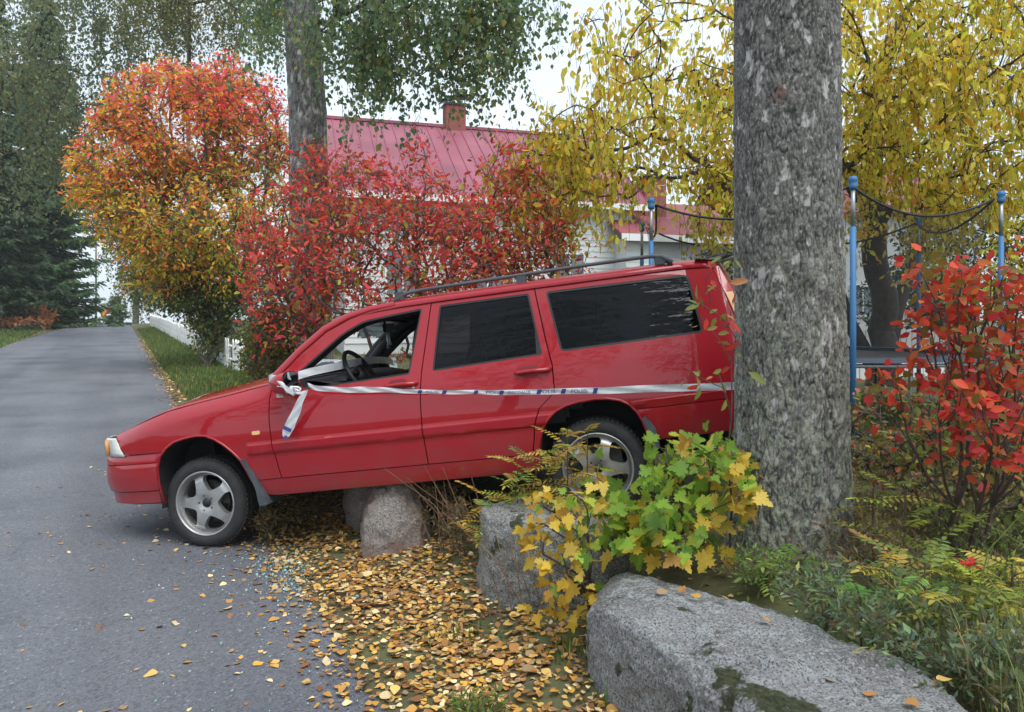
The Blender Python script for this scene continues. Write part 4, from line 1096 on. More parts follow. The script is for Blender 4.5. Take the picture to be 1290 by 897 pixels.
ribbon([(p, np.array([0, 0, .022])) for p in pm])
pm = [car_world(.83, .90, 1.085), car_world(.90, .80, 1.10), car_world(1.0, .5, 1.115), car_world(1.0, .1, 1.12), car_world(.95, -.4, 1.10), car_world(.83, -.90, 1.06)]
ribbon([(p, np.array([0, 0, .026])) for p in pm])
# printing: slanted blue bars and words
def along(px):
    """point and frame on the main strip at photo column px"""
    best = min(rows_main, key=lambda r: abs((r[2] + TB)[0] / (r[2] + TB)[1] * F + CX - px)); k = [id(r) for r in rows_main].index(id(best)); 
    nx = rows_main[min(k + 1, len(rows_main) - 1)]; pv = rows_main[max(k - 1, 0)]
    a = unit(nx[2] - pv[2]); w = best[4] - best[0]; return best[2], a, w
for px in (530.5, 559.5, 601, 635.5, 676, 707.5, 749):
    p, a, w = along(px); h = np.linalg.norm(w) * (.42 if px < 540 or px > 590 else .42); u_ = unit(w)
    g = MB(); hw = .0125
    V = [p - a * hw - u_ * h - a * .005, p + a * hw - u_ * h - a * .005, p + a * hw + u_ * h + a * .005, p - a * hw + u_ * h + a * .005]
    g.add([v + _eo * .0065 for v in V] , [(0, 1, 2, 3)]); g.build('blue_bar', M_INK, tape)
fcache = {}
def word(txt, px0, px1, yrel=0, hf=.6):
    p0, a0, w0 = along(px0); p1, a1, w1 = along(px1); L = np.linalg.norm(p1 - p0)
    if txt not in fcache:
        cu = bpy.data.curves.new('lettering', 'FONT'); cu.body = txt; cu.size = 1; o = bpy.data.objects.new('tmp', cu); COL.objects.link(o)
        bpy.context.view_layer.update(); me = bpy.data.meshes.new_from_object(o); bpy.data.objects.remove(o); fcache[txt] = me
    me = fcache[txt].copy(); co = np.zeros(len(me.vertices) * 3); me.vertices.foreach_get('co', co); co = co.reshape(-1, 3)
    mn, mxx = co.min(0), co.max(0); u = (co[:, 0] - mn[0]) / (mxx[0] - mn[0]); v = (co[:, 1] - mn[1]) / (mxx[1] - mn[1]) - .5
    pts = p0[None] + (p1 - p0)[None] * u[:, None] + (w0[None] * (1 - u[:, None]) + w1[None] * u[:, None]) * (v * hf)[:, None] + _eo * .0065
    me.vertices.foreach_set('co', pts.ravel()); me.update(); me.materials.append(M_INK)
    link('lettering', me, tape)
word('POLIISI', 537, 553); word('POLIS', 612, 630, hf=.5); word('ERISTYSALUE', 642, 671); word('POLIS', 684, 700); word('POLIISI', 722, 737)
# bars on the hanging end
p = (pe[3] - TB); g = MB(); g.add([p + _eo * .009 + v for v in (np.array([-.030, 0, .004]), np.array([.022, 0, -.018]), np.array([.026, 0, .004]), np.array([-.026, 0, .028]))], [(0, 1, 2, 3)]); g.build('blue_bar', M_INK, tape)
p = (pe[4] - TB); g = MB(); g.add([p + _eo * .009 + v for v in (np.array([-.012, 0, -.004]), np.array([.008, 0, -.010]), np.array([.010, 0, .010]), np.array([-.010, 0, .014]))], [(0, 1, 2, 3)]); g.build('blue_bar', M_INK, tape)

# ---------------------------------------------------------------- white picket fence along the verge
M_WHITE = mat('weathered_white_paint', (.82, .82, .80), rough=.7, var=.18, vscale=6, bump=.2, bscale=60)
def fence():
    s0, s1 = 19.2, 56.0
    bx, by = xy_of(s0, 1.55); root = empty('picket_fence', (bx, by, gz(bx, by)), 'old white picket fence half swallowed by shrubs along the road verge', 'fence')
    B = np.array(root.location); rng = np.random.default_rng(2)
    me = None
    V = np.array([(-.085, -.012, 0), (.085, -.012, 0), (.085, -.012, .74), (.0, -.012, .82), (-.085, -.012, .74), (-.085, .012, 0), (.085, .012, 0), (.085, .012, .74), (.0, .012, .82), (-.085, .012, .74)])
    g = MB(); g.add(V, [(0, 1, 2, 3, 4), (9, 8, 7, 6, 5), (0, 5, 6, 1), (1, 6, 7, 2), (2, 7, 8, 3), (3, 8, 9, 4), (4, 9, 5, 0)])
    first = g.build('picket', M_WHITE, root, bevel=.006)
    ang = math.atan2(.885, -.465); s = s0; k = 0
    while s < s1:
        t = 1.55 - .55 * (s - s0) / (s1 - s0)
        if not (20.0 < s < 20.9):
            x, y = xy_of(s, t); z = gz(x, y)
            o = first if k == 0 else first.copy()
            if k: COL.objects.link(o)
            o.location = (x - B[0], y - B[1], z - B[2] - .04 + rng.normal(0, .012)); o.rotation_euler = (rng.normal(0, .02), rng.normal(0, .025), ang); k += 1
        s += .20
    for h in (.25, .58):
        pts = []
        for s in np.arange(s0, s1 + .1, 2.0):
            t = 1.55 - .55 * (s - s0) / (s1 - s0) + .05; x, y = xy_of(s, t); pts.append(np.array([x, y, gz(x, y) + h]) - B)
        g = MB(); g.tube(pts, .035, 4); g.build('rail', M_WHITE, root)
    for s in np.arange(s0 + .1, s1, 2.4):
        t = 1.55 - .55 * (s - s0) / (s1 - s0) + .12; x, y = xy_of(s, t); g = MB(); g.box((0, 0, .38), (.045, .045, .42)); g.build('post', M_WHITE, root, bevel=.006, loc=np.array([x, y, gz(x, y)]) - B)
fence()

# ---------------------------------------------------------------- houses
M_SIDING = mat('white_siding', (.66, .68, .68), rough=.6, var=.06, vscale=2)
M_ROOF = mat('rose_metal_roof', (.27, .072, .105), rough=.5, var=.22, vscale=.8)
M_ROOF2 = mat('dark_red_roof', (.25, .06, .07), rough=.55, var=.15, vscale=3)
M_TRIMW = mat('white_trim', (.78, .79, .79), rough=.5)
M_GLASSW = mat('house_glass', (.16, .20, .23), rough=.06, spec=.8)
M_METALD = mat('black_sheet', (.02, .025, .04), rough=.4)
def brick_mat():
    m = bpy.data.materials.new('chimney_brick'); m.use_nodes = True; n = m.node_tree; b = n.nodes['Principled BSDF']
    t = n.nodes.new('ShaderNodeTexCoord'); x = n.nodes.new('ShaderNodeTexBrick'); x.inputs['Scale'].default_value = 4.5
    x.inputs['Color1'].default_value = (.30, .08, .055, 1); x.inputs['Color2'].default_value = (.24, .06, .045, 1); x.inputs['Mortar'].default_value = (.22, .15, .13, 1)
    mp_ = n.nodes.new('ShaderNodeMapping'); mp_.inputs['Rotation'].default_value = (rad(90), 0, 0)
    n.links.new(t.outputs['Object'], mp_.inputs[0]); n.links.new(mp_.outputs[0], x.inputs[0]); n.links.new(x.outputs[0], b.inputs['Base Color']); b.inputs['Roughness'].default_value = .9
    return m
M_BRICK = brick_mat()
def window_part(root, x, y, z, w, h, name='window', cols=2):
    """window in a wall facing local -y"""
    g = MB(); fw = .07
    for c, hh in (((x - w / 2, y, z), (fw / 2, .05, h / 2 + fw / 2)), ((x + w / 2, y, z), (fw / 2, .05, h / 2 + fw / 2))): g.box(c, hh)
    for c, hh in (((x, y, z - h / 2), (w / 2 - fw / 2, .05, fw / 2)), ((x, y, z + h / 2), (w / 2 - fw / 2, .05, fw / 2))): g.box(c, hh)
    for k in range(1, cols): g.box((x - w / 2 + w * k / cols, y, z), (fw * .35, .045, h / 2 - fw / 2))
    wn = g.build(name, M_TRIMW, root)
    for k in range(cols):
        cw = w / cols; g = MB(); g.box((x - w / 2 + cw * (k + .5), y + .02, z), (cw / 2 - fw * .4, .01, h / 2 - fw / 2)); g.build('pane', M_GLASSW, wn)
def siding(root, x0, x1, y, z0, z1, name='siding_board', pitch=.18):
    z = z0; k = 0; first = None
    while z < z1 - .02:
        h = min(pitch, z1 - z); 
        g = MB(); g.add([(x0, y, z), (x1, y, z), (x1, y - .028, z), (x0, y - .028, z), (x0, y, z + h), (x1, y, z + h), (x1, y - .008, z + h), (x0, y - .008, z + h)], [(3, 2, 6, 7), (0, 1, 2, 3), (7, 6, 5, 4), (0, 3, 7, 4), (1, 5, 6, 2), (0, 4, 5, 1)])
        if first is None or h < pitch: o = g.build(name, M_SIDING, root); first = first or (o, z)
        else:
            o = first[0].copy(); COL.objects.link(o); o.location = (0, 0, z - first[1])
        z += pitch
def house():
    ph = rad(17)
    g0 = .35
    root = empty('house', (-4.75, 21.5, g0), 'white boarded house with rose metal roof and brick chimney behind the red shrub', 'house'); root.rotation_euler = (0, 0, ph)
    # local: x along the eave, y into the house, z up from ground; front eave at y=0
    L, D, ez, rz_ = 9.2, 9.0, 4.85 , 7.95
    ov = .45
    g = MB(); g.add([(.0, ov, 0), (L, ov, 0), (L, D - ov, 0), (0, D - ov, 0), (0, ov, ez), (L, ov, ez), (L, D - ov, ez), (0, D - ov, ez), (0, D / 2, rz_ - .15), (L, D / 2, rz_ - .15)],
                    [(0, 1, 5, 4), (2, 3, 7, 6), (3, 0, 4, 8, 7), (1, 2, 6, 9, 5), (4, 5, 9, 8), (6, 7, 8, 9)]); g.build('wall', M_SIDING, root)
    siding(root, .02, L - .02, ov - .002, .5, ez - .1)
    g = MB(); sl_ = .12; 
    for ya, yb, za, zb in ((-.0, D / 2, ez - .1, rz_), (D, D / 2, ez - .1, rz_)):
        g.add([(-.55, ya, za), (L + .5, ya, za), (L + .5, yb, zb), (-.55, yb, zb), (-.55, ya, za + sl_), (L + .5, ya, za + sl_), (L + .5, yb, zb + sl_), (-.55, yb, zb + sl_)], [(0, 1, 2, 3), (7, 6, 5, 4), (0, 4, 5, 1), (0, 3, 7, 4), (1, 5, 6, 2)])
    rf = g.build('roof', M_ROOF, root)
    sx = math.hypot(D / 2, rz_ - ez + .1); dirn = np.array([0, D / 2, rz_ - ez + .1]) / sx
    first = None
    for k in range(26):
        x = -.5 + k * (L + .95) / 25
        if first is None:
            g = MB(); a_ = np.array([0, 0, ez - .1 + sl_ + .0]); b_ = np.array([0, D / 2, rz_ + sl_]); n_ = np.array([0, -dirn[2], dirn[1]])
            g.add([a_ + np.array([-.014, 0, 0]), a_ + np.array([.014, 0, 0]), b_ + np.array([.014, 0, 0]), b_ + np.array([-.014, 0, 0]), a_ + np.array([-.01, 0, 0]) + n_ * .03, a_ + np.array([.01, 0, 0]) + n_ * .03, b_ + np.array([.01, 0, 0]) + n_ * .03, b_ + np.array([-.01, 0, 0]) + n_ * .03], [(0, 1, 2, 3), (4, 5, 6, 7), (0, 4, 7, 3), (1, 2, 6, 5), (0, 1, 5, 4)])
            first = g.build('roof_seam', M_ROOF, rf); o = first
        else: o = first.copy(); COL.objects.link(o)
        o.location = (x, 0, 0)
    g = MB(); g.box((L / 2, D / 2, rz_ + .15), (L / 2 + .58, .09, .05)); g.build('ridge_cap', M_ROOF, rf)
    g = MB(); g.box((L / 2, -.03, ez - .06), (L / 2 + .56, .025, .10)); g.build('fascia', M_TRIMW, root)
    for yy, k in ((0, 1), (D, -1)):
        g = MB(); g.add([(-.60, yy, ez - .22), (-.60, D / 2, rz_ - .12), (-.60, D / 2, rz_ + .10), (-.60, yy, ez), (-.56, yy, ez - .22), (-.56, D / 2, rz_ - .12), (-.56, D / 2, rz_ + .10), (-.56, yy, ez)], [(0, 1, 2, 3), (7, 6, 5, 4), (0, 4, 5, 1), (3, 2, 6, 7), (0, 3, 7, 4)]); g.build('barge_board', M_TRIMW, root)
    # chimney with curved sheet hood
    g = MB(); g.box((4.2, D / 2 + .1, rz_ + .30), (.36, .30, .62)); ch = g.build('chimney', M_BRICK, rf, bevel=.01)
    g = MB(); g.box((4.2, D / 2 + .1, rz_ + .93), (.41, .35, .035)); g.build('chimney_cap', M_METALD, ch)
    g = MB(); G = []
    for t in np.linspace(0, 1, 9): G.append([(3.69 + 1.0 * t, D / 2 + .1 + q, rz_ + 1.03 + .26 * math.sin(t * 1.75 + .05)) for q in (-.36, .36)])
    g.grid(G); g.build('chimney_hood', M_METALD, ch, smooth=True, solid=.03)
    for dx, h in ((-.33, .10), (.33, .26)):
        g = MB(); g.tube([(4.2 + dx, D / 2 - .15, rz_ + .95), (4.2 + dx * 1.05, D / 2 - .15, rz_ + 1.03 + h)], .02, 5); g.build('hood_strut', M_METALD, ch)
    for x in (1.7, 4.3, 7.0): window_part(root, x, ov - .05, 2.6, 1.0, 1.4)
    window_part(root, 1.3, ov - .05, 4.0, .5, .5)
    # lower wing on the right with its own roof, chimney and window
    wx0, wx1, wy, we = L - .6, L + 3.6, -.35, 3.75
    g = MB(); g.box(((wx0 + wx1) / 2, wy + 2.5, we / 2), ((wx1 - wx0) / 2, 2.5, we / 2)); g.build('wall', M_SIDING, root)
    siding(root, wx0, wx1, wy - .002, .5, we - .05)
    g = MB(); a = [(wx0 - .3, wy - .35, we), (wx1 + .3, wy - .35, we), (wx1 + .3, wy + 2.6, we + 1.5), (wx0 - .3, wy + 2.6, we + 1.5), (wx1 + .3, wy + 5.3, we), (wx0 - .3, wy + 5.3, we)]
    g.add(a + [(x, y, z + .1) for x, y, z in a], [(0, 1, 2, 3), (9, 8, 7, 6), (3, 2, 4, 5), (11, 10, 8, 9), (0, 6, 7, 1), (1, 7, 8, 2), (2, 8, 10, 4), (3, 9, 6, 0), (5, 11, 9, 3)]); r2 = g.build('roof', M_ROOF2, root)
    g = MB(); g.box(((wx0 + wx1) / 2, wy - .38, we - .0), ((wx1 - wx0) / 2 + .32, .025, .11)); g.build('fascia', M_TRIMW, root)
    g = MB(); g.box((wx0 + 1.7, wy + 1.6, we + 1.5), (.40, .35, .75)); c2 = g.build('chimney', M_BRICK, r2, bevel=.01)
    g = MB(); g.box((wx0 + 1.7, wy + 1.6, we + 2.27), (.47, .42, .04)); g.build('chimney_cap', M_METALD, c2)
    window_part(root, wx0 + 1.35, wy - .05, 2.35, 1.5, 1.15, cols=3)
house()
def far_house(x, y, z, w, d, h, rz, label, roofm, nm='house', flat=False):
    root = empty(nm, (x, y, z), label, 'house'); root.rotation_euler = (0, 0, rz)
    g = MB(); g.box((0, d / 2, h / 2), (w / 2, d / 2, h / 2)); g.build('wall', M_SIDING, root)
    rh = d * .38
    g = MB(); a = [(-w / 2 - .4, -.4, h - .1), (w / 2 + .4, -.4, h - .1), (w / 2 + .4, d / 2, h + rh), (-w / 2 - .4, d / 2, h + rh), (w / 2 + .4, d + .4, h - .1), (-w / 2 - .4, d + .4, h - .1)]
    g.add(a + [(p, q, r + .12) for p, q, r in a], [(0, 1, 2, 3), (9, 8, 7, 6), (3, 2, 4, 5), (11, 10, 8, 9), (0, 6, 7, 1), (1, 7, 8, 2), (2, 8, 10, 4), (3, 9, 6, 0), (5, 11, 9, 3)]); g.build('roof', roofm, root)
    for k in range(int(w // 2.6)): window_part(root, -w / 2 + 1.5 + k * 2.6, -.04, 1.7, 1.1, 1.2)
    return root
far_house(14.5, 30.5, .6, 9, 7, 5.2, rad(12), 'neighbouring white house seen through the yellow tree past the trampoline', M_ROOF2)
p = P(6, 395, 68); far_house(p[0], p[1], 1.0, 9, 6, 2.2, rad(25), 'low white building half hidden behind the spruces', mat('grey_roof', (.12, .12, .13), rough=.7))

# ---------------------------------------------------------------- trampoline
def net_material():
    m = bpy.data.materials.new('net'); m.use_nodes = True; n = m.node_tree; L = n.links.new; b = n.nodes['Principled BSDF']
    b.inputs['Base Color'].default_value = (.012, .014, .014, 1); b.inputs['Roughness'].default_value = .8
    t = n.nodes.new('ShaderNodeBsdfTransparent'); mx_ = n.nodes.new('ShaderNodeMixShader'); mx_.inputs[0].default_value = .30
    L(t.outputs[0], mx_.inputs[1]); L(b.outputs[0], mx_.inputs[2]); L(mx_.outputs[0], n.nodes['Material Output'].inputs[0]); return m
M_NET = net_material(); M_BLUE = mat('blue_pole_foam', (.035, .16, .36), rough=.55, var=.12, vscale=4); M_GALV = mat('galvanised', (.35, .37, .40), rough=.4, metal=.7); M_LEGM = mat('dark_leg_paint', (.05, .06, .07), rough=.5)
def trampoline():
    c = np.array([3.40, 9.0]); zg = gz(*c); root = empty('trampoline', (c[0], c[1], zg), 'round trampoline with blue poles and sagging dark net', 'trampoline')
    R = 2.0; mz = .72; top = 2.82 - zg; ph = [rad(-97 + 60 * k) for k in range(6)]
    g = MB(); g.lathe([(R - .30, mz), (R - .30, mz + .035), (R + .03, mz + .035), (R + .05, mz), (R - .30, mz)], 48, 'z'); g.build('edge_pad', mat('dark_pad', (.03, .045, .07), rough=.7), root, smooth=False)
    g = MB(); g.lathe([(.001, mz - .015), (R - .28, mz - .005)], 48, 'z'); g.build('jump_mat', M_BLACK, root)
    g = MB(); g.tube([(R * math.cos(a), R * math.sin(a), mz - .03) for a in np.linspace(0, 2 * math.pi, 49)], .022, 6, caps=False); g.build('frame_ring', M_GALV, root, smooth=True)
    tops = []
    for a in ph:
        x, y = (R + .05) * math.cos(a), (R + .05) * math.sin(a); o_ = 1.0
        g = MB(); g.tube([(x, y, .0 + .02), (x, y, top - .42)], .027, 10)
        po = g.build('net_pole', M_BLUE, root, smooth=True)
        g = MB(); g.tube([(x, y, top - .42), (x, y, top - .06)], .02, 8); g.build('pole_tip', M_GALV, po, smooth=True)
        g = MB(); g.lathe([(.001, top + .05), (.03, top + .045), (.042, top + .02), (.042, top), (.03, top - .02), (.038, top - .03), (.038, top - .06), (.03, top - .075), (.001, top - .075)], 12, 'z', (x, y, 0)); g.build('pole_cap', M_BLUE, po, smooth=True)
        tops.append((x * .97, y * .97))
        g = MB(); xa, ya = R * math.cos(a + .28), R * math.sin(a + .28); xb, yb = R * math.cos(a - .28), R * math.sin(a - .28)
        g.tube([(xa, ya, mz - .04), (xa, ya, .08), (x * .99, y * .99, .03), (xb, yb, .08), (xb, yb, mz - .04)], .022, 6); g.build('leg', M_LEGM, root, smooth=True)
    for k in range(6):
        p, q = np.array(tops[k]), np.array(tops[(k + 1) % 6]); pts = []
        G = []
        for t in np.linspace(0, 1, 15):
            ctr = p * (1 - t) + q * t; bow = 1 + .0 * math.sin(t * 3.14); zt = top - .03 - .22 * 4 * t * (1 - t)
            ctr = ctr * (1 - .03 * math.sin(t * math.pi)); pts.append((ctr[0], ctr[1], zt)); b_ = unit(ctr) * (R - .32)
            G.append([(ctr[0] * (1 - v) + b_[0] * v, ctr[1] * (1 - v) + b_[1] * v, zt * (1 - v) + (mz + .02) * v) for v in np.linspace(0, 1, 6)])
        g = MB(); g.tube(pts, .013, 5); g.build('net_rope', M_BLACK, root, smooth=True)
        g = MB(); g.grid(G); g.build('net_panel', M_NET, root, smooth=True)
trampoline()
# low board screen behind the trampoline
def screen():
    a, b = P(1040, 500, 13.6), P(1195, 500, 14.6); zg = gz(a[0], a[1]); root = empty('board_fence', (a[0], a[1], zg), 'low grey-white board fence standing behind the trampoline', 'fence')
    d = b[:2] - a[:2]; L = np.linalg.norm(d); ang = math.atan2(d[1], d[0]); first = None
    for k in range(int(L / .14)):
        if first is None: g = MB(); g.box((0, 0, .46), (.062, .012, .46)); first = o = g.build('board', M_SIDING, root, bevel=.004)
        else: o = first.copy(); COL.objects.link(o)
        o.location = (math.cos(ang) * .14 * k, math.sin(ang) * .14 * k, 0); o.rotation_euler = (0, 0, ang)
    for h in (.2, .75):
        g = MB(); g.tube([(0, .04, h), (math.cos(ang) * L, math.sin(ang) * L + .04, h)], .03, 4); g.build('rail', M_SIDING, root)
screen()

# ---------------------------------------------------------------- far end of the road: yield sign and poles
M_POLE = mat('grey_pole', (.20, .20, .20), rough=.6)
p = P(131, 410, 62); zb = gz(p[0], p[1])
root = empty('yield_sign', (p[0], p[1], zb), 'red edged yellow yield triangle on a post at the road crest', 'road sign')
g = MB(); g.tube([(0, 0, 0), (0, 0, 1.95 - zb + .1 * 0 + .9)], .04, 8); g.build('post', M_POLE, root)
zc = 1.54 + (403 - 392) / F * 62 - zb
def tri(s, y): return [(-s, y, zc + s * .6), (s, y, zc + s * .6), (0, y, zc - s * 1.15)]
for s_, y_, m_, nm in ((.62, -.06, mat('sign_red', (.55, .05, .03), rough=.5), 'sign_border'), (.36, -.075, mat('sign_yellow', (.7, .45, .06), rough=.5), 'sign_face')):
    a = tri(s_, y_); b = tri(s_, y_ + .012); g = MB(); g.add(a + b, [(0, 1, 2), (5, 4, 3), (0, 3, 4, 1), (1, 4, 5, 2), (2, 5, 3, 0)]); g.build(nm, m_, root)
for px, py, d, lab, r in ((121, 250, 70, 'tall slim lamp post beside the yield sign', .09), (106, 388, 72, 'short dark post left of the tall lamp post', .12)):
    p = P(px, 410, d); z_ = gz(p[0], p[1]); h = P(px, py, d)[2] - z_
    o = empty('lamp_post' if h > 3 else 'marker_post', (p[0], p[1], z_), lab, 'post')
    g = MB(); g.tube([(0, 0, 0), (0, 0, h * .5), (0, 0, h)], [r, r * .9, r * .7], 8); g.build('pole', M_POLE, o, smooth=True)
    if h > 3: g = MB(); g.tube([(0, 0, h), (-.6, 0, h + .4), (-1.6, 0, h + .5)], .05, 6); g.build('lamp_arm', M_POLE, o)
    else: g = MB(); g.box((0, 0, h + .03), (r * 1.1, r * 1.1, .03)); g.build('post_cap', M_POLE, o)
# ---------------------------------------------------------------- birch trunks with real bark relief
def bark_material():
    m = bpy.data.materials.new('birch_bark'); m.use_nodes = True; n = m.node_tree; L = n.links.new
    b = n.nodes['Principled BSDF']; t = n.nodes.new('ShaderNodeTexCoord')
    def tex(sc, stretch=1., det=6, rough=.6):
        mp_ = n.nodes.new('ShaderNodeMapping'); mp_.inputs['Scale'].default_value = (1, 1, stretch); L(t.outputs['Object'], mp_.inputs[0])
        x = n.nodes.new('ShaderNodeTexNoise'); x.inputs['Scale'].default_value = sc; x.inputs['Detail'].default_value = det; x.inputs['Roughness'].default_value = rough
        L(mp_.outputs[0], x.inputs['Vector']); return x.outputs[0]
    def rg(src, a, c, lo=0, hi=1):
        r = n.nodes.new('ShaderNodeMapRange'); r.inputs[1].default_value = a; r.inputs[2].default_value = c; r.inputs[3].default_value = lo; r.inputs[4].default_value = hi; L(src, r.inputs[0]); return r.outputs[0]
    def mix(f, a, c):
        x = n.nodes.new('ShaderNodeMix'); x.data_type = 'RGBA'; L(f, x.inputs[0])
        for i, v in ((6, a), (7, c)):
            if isinstance(v, tuple): x.inputs[i].default_value = (*v, 1)
            else: L(v, x.inputs[i])
        return x.outputs[2]
    def mul(a, c):
        x = n.nodes.new('ShaderNodeMath'); x.operation = 'MULTIPLY'; L(a, x.inputs[0]); L(c, x.inputs[1]); return x.outputs[0]
    at = n.nodes.new('ShaderNodeAttribute'); at.attribute_name = 'tint'; sp = n.nodes.new('ShaderNodeSeparateColor'); L(at.outputs['Color'], sp.inputs[0])
    ht, lo, wh = sp.outputs[0], sp.outputs[1], sp.outputs[2]         # plate height, closeness to the ground, pale curls
    c = mix(rg(tex(26, .5), .35, .65), (.065, .062, .058), (.17, .165, .155))
    c = mix(rg(tex(90, .6, 4), .5, .7), c, (.33, .325, .31))
    c = mix(mul(rg(tex(24, .8, 8, .75), .48, .56), lo), c, (.29, .32, .23))
    c = mix(mul(rg(tex(13, .9, 6, .7), .55, .60), rg(lo, 0, 1, .25, 1)), c, (.34, .36, .30))
    c = mix(rg(tex(5, .8, 5), .62, .72), c, (.16, .10, .08))
    c = mix(wh, c, mix(rg(tex(30, .3, 5), .35, .6), (.33, .32, .31), (.50, .485, .47)))
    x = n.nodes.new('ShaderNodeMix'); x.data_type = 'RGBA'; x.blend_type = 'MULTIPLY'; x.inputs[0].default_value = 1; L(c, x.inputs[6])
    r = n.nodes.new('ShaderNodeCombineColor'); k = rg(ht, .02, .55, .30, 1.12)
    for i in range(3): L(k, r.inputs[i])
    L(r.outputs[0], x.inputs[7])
    L(x.outputs[2], b.inputs['Base Color']); b.inputs['Roughness'].default_value = .92
    bp = n.nodes.new('ShaderNodeBump'); bp.inputs['Strength'].default_value = .9; bp.inputs['Distance'].default_value = .012
    L(tex(70, .45, 8, .7), bp.inputs['Height']); L(bp.outputs[0], b.inputs['Normal'])
    return m
M_BIRCH = bark_material()
def birch_trunk(root, chain, rads, nth, nz, seed, amp=.02, plate=(11, 4.2), white=.60, lowz=2.0, flare=.0, name='trunk'):
    """trunk in root-local coordinates along a chain of points"""
    ch = np.array(chain, float); seg = np.linalg.norm(np.diff(ch, axis=0), axis=1); cum = np.concatenate([[0], np.cumsum(seg)]); tt = np.linspace(0, cum[-1], nz)
    C = np.stack([np.interp(tt, cum, ch[:, i]) for i in range(3)], 1); R = np.interp(tt, cum, rads)
    V = np.zeros((nz, nth, 3)); col = np.zeros((nz, nth, 3)); off = Vector((seed * 3.7, seed * 1.9, seed * .7))
    for i in range(nz):
        fl = flare * math.exp(-tt[i] / .22)
        for j in range(nth):
            th = 2 * math.pi * j / nth; cx, sy = math.cos(th), math.sin(th)
            rr = R[i] * (1 + fl * (1 + .5 * math.sin(3 * th + seed)) + .03 * math.sin(2 * th + tt[i] * .7 + seed))
            q = Vector((cx * rr, sy * rr, C[i, 2]))
            wv = mnoise.fractal(q * 7 + off, .8, 2, 3) * .10
            pa, pz = plate; n_a = mnoise.noise(Vector(((q.x + wv * .12) * pa, (q.y - wv * .12) * pa, q.z * pz)) + off); n_b = mnoise.noise(Vector((q.x * pa * 2.3, q.y * pa * 2.3, q.z * pz * 1.8)) + off * 3)
            edge = .62 * min(1, abs(n_a) * 3.6) + .38 * min(1, abs(n_b) * 3.2)
            n1 = mnoise.fractal(Vector((q.x * 9, q.y * 9, q.z * 5)) + off, .7, 2.1, 4)
            w = mnoise.fractal(Vector((q.x * 15, q.y * 15, q.z * 8)) + off * 2, .8, 2.0, 4)
            wm = max(0., min(1., (w - white) * 9)) * (1 - max(0, 1 - tt[i] / (lowz * .45)))
            h = (edge - .5) * amp + n1 * amp * .45
            h = h * (1 - .6 * wm)
            rr += h
            V[i, j] = (C[i, 0] + cx * rr, C[i, 1] + sy * rr, C[i, 2])
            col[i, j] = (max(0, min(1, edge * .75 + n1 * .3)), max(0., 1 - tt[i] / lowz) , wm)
    i = np.arange(nz - 1)[:, None] * nth + np.arange(nth)[None]; i2 = np.arange(nz - 1)[:, None] * nth + (np.arange(nth)[None] + 1) % nth
    Fq = np.stack([i, i2, i2 + nth, i + nth], -1).reshape(-1, 4)
    o = link(name, npmesh(name, V.reshape(-1, 3), [Fq], col.reshape(-1, 3)), root, M_BIRCH); return o

BIRCHG = [(.13, .22, .11, 3), (.18, .27, .12, 3), (.25, .31, .12, 2), (.36, .35, .10, .7)]
BIRCHO = [(.18, .23, .12, 3), (.22, .26, .12, 3), (.28, .27, .10, 2), (.13, .19, .10, 2)]
# near birch: trunk fills the frame's height, its crown is above it
bx, by = 1.425, 3.86; zb = gz(bx, by) - .08
root = empty('birch_tree', (bx, by, zb), 'thick rough-barked birch with lichen and white patches close behind the granite block', 'tree')
birch_trunk(root, [(0, 0, 0), (.0, 0, 1.0), (-.02, 0, 2.0), (-.02, 0, 3.2)], [.285, .274, .266, .255], 360, 740, 4, amp=.010, plate=(52, 13), white=.45, flare=.26, lowz=2.3)
birch_trunk(root, [(-.02, 0, 3.19), (0, .1, 6), (.1, .2, 9), (.2, .3, 13)], [.255, .21, .15, .05], 24, 60, 5, amp=.015, name='upper_trunk')
rng = np.random.default_rng(41)
tg = blob_points(rng, [(np.array([bx, by, 10.]), np.array([3.0, 3.0, 3.2]), 1)], 60)
nd, pr, n0 = grow([(bx, by, zb + 3.2), (bx + .02, by + .1, zb + 6), (bx + .12, by + .2, zb + 9), (bx + .2, by + .3, zb + 12.5)], tg)
V, Fq = limbs_mesh(nd, pr, np.minimum(radii(pr, .01), .09), 5, rng); b_ = link('branches', npmesh('branches', V - np.array([bx, by, zb]), [Fq]), root, bark('twig', (.06, .04, .035))); b_['kind'] = 'stuff'
hanging(root, np.array([bx, by, zb]), nd[n0:] + rng.normal(0, .25, (len(nd[n0:]), 3)), rng, 1.6, BIRCHO, leaf=.07, gap=.09)

# second birch, beyond the red shrub; weeping boughs reach in front of the roof
d0 = 11.0; bx, by = P(388, 0, d0)[:2]; zb = gz(bx, by)
root = empty('birch_tree', (bx, by, zb), 'dark-trunked birch rising between the orange rowan and the rose roof', 'tree'); B = np.array([bx, by, zb])
birch_trunk(root, [(0.05, 0, 0), (.02, 0, 2.5), (.0, 0, 4.2), (-.10, 0, 5.8), (-.14, 0, 8), (.1, 0, 13)], [.34, .285, .265, .235, .20, .06], 90, 330, 9, amp=.016, plate=(18, 8), white=.30)
rng = np.random.default_rng(12)
blobs = [(P(520, -60, 9.6), np.array([1.5, 1.3, .9]), 3), (P(470, 10, 10.2), np.array([.8, .9, .8]), 2), (P(590, 0, 9.3), np.array([.9, .9, .7]), 2.2), (P(450, -150, 11), np.array([2, 2, 1.5]), 1), (P(330, -120, 11), np.array([1.3, 1.6, 1.2]), 1.2)]
tg = blob_points(rng, blobs, 170)
limb = [P(412, 30, 10.9), P(450, 70, 10.4), P(490, 88, 10.0), P(530, 95, 9.7), P(560, 80, 9.5)]
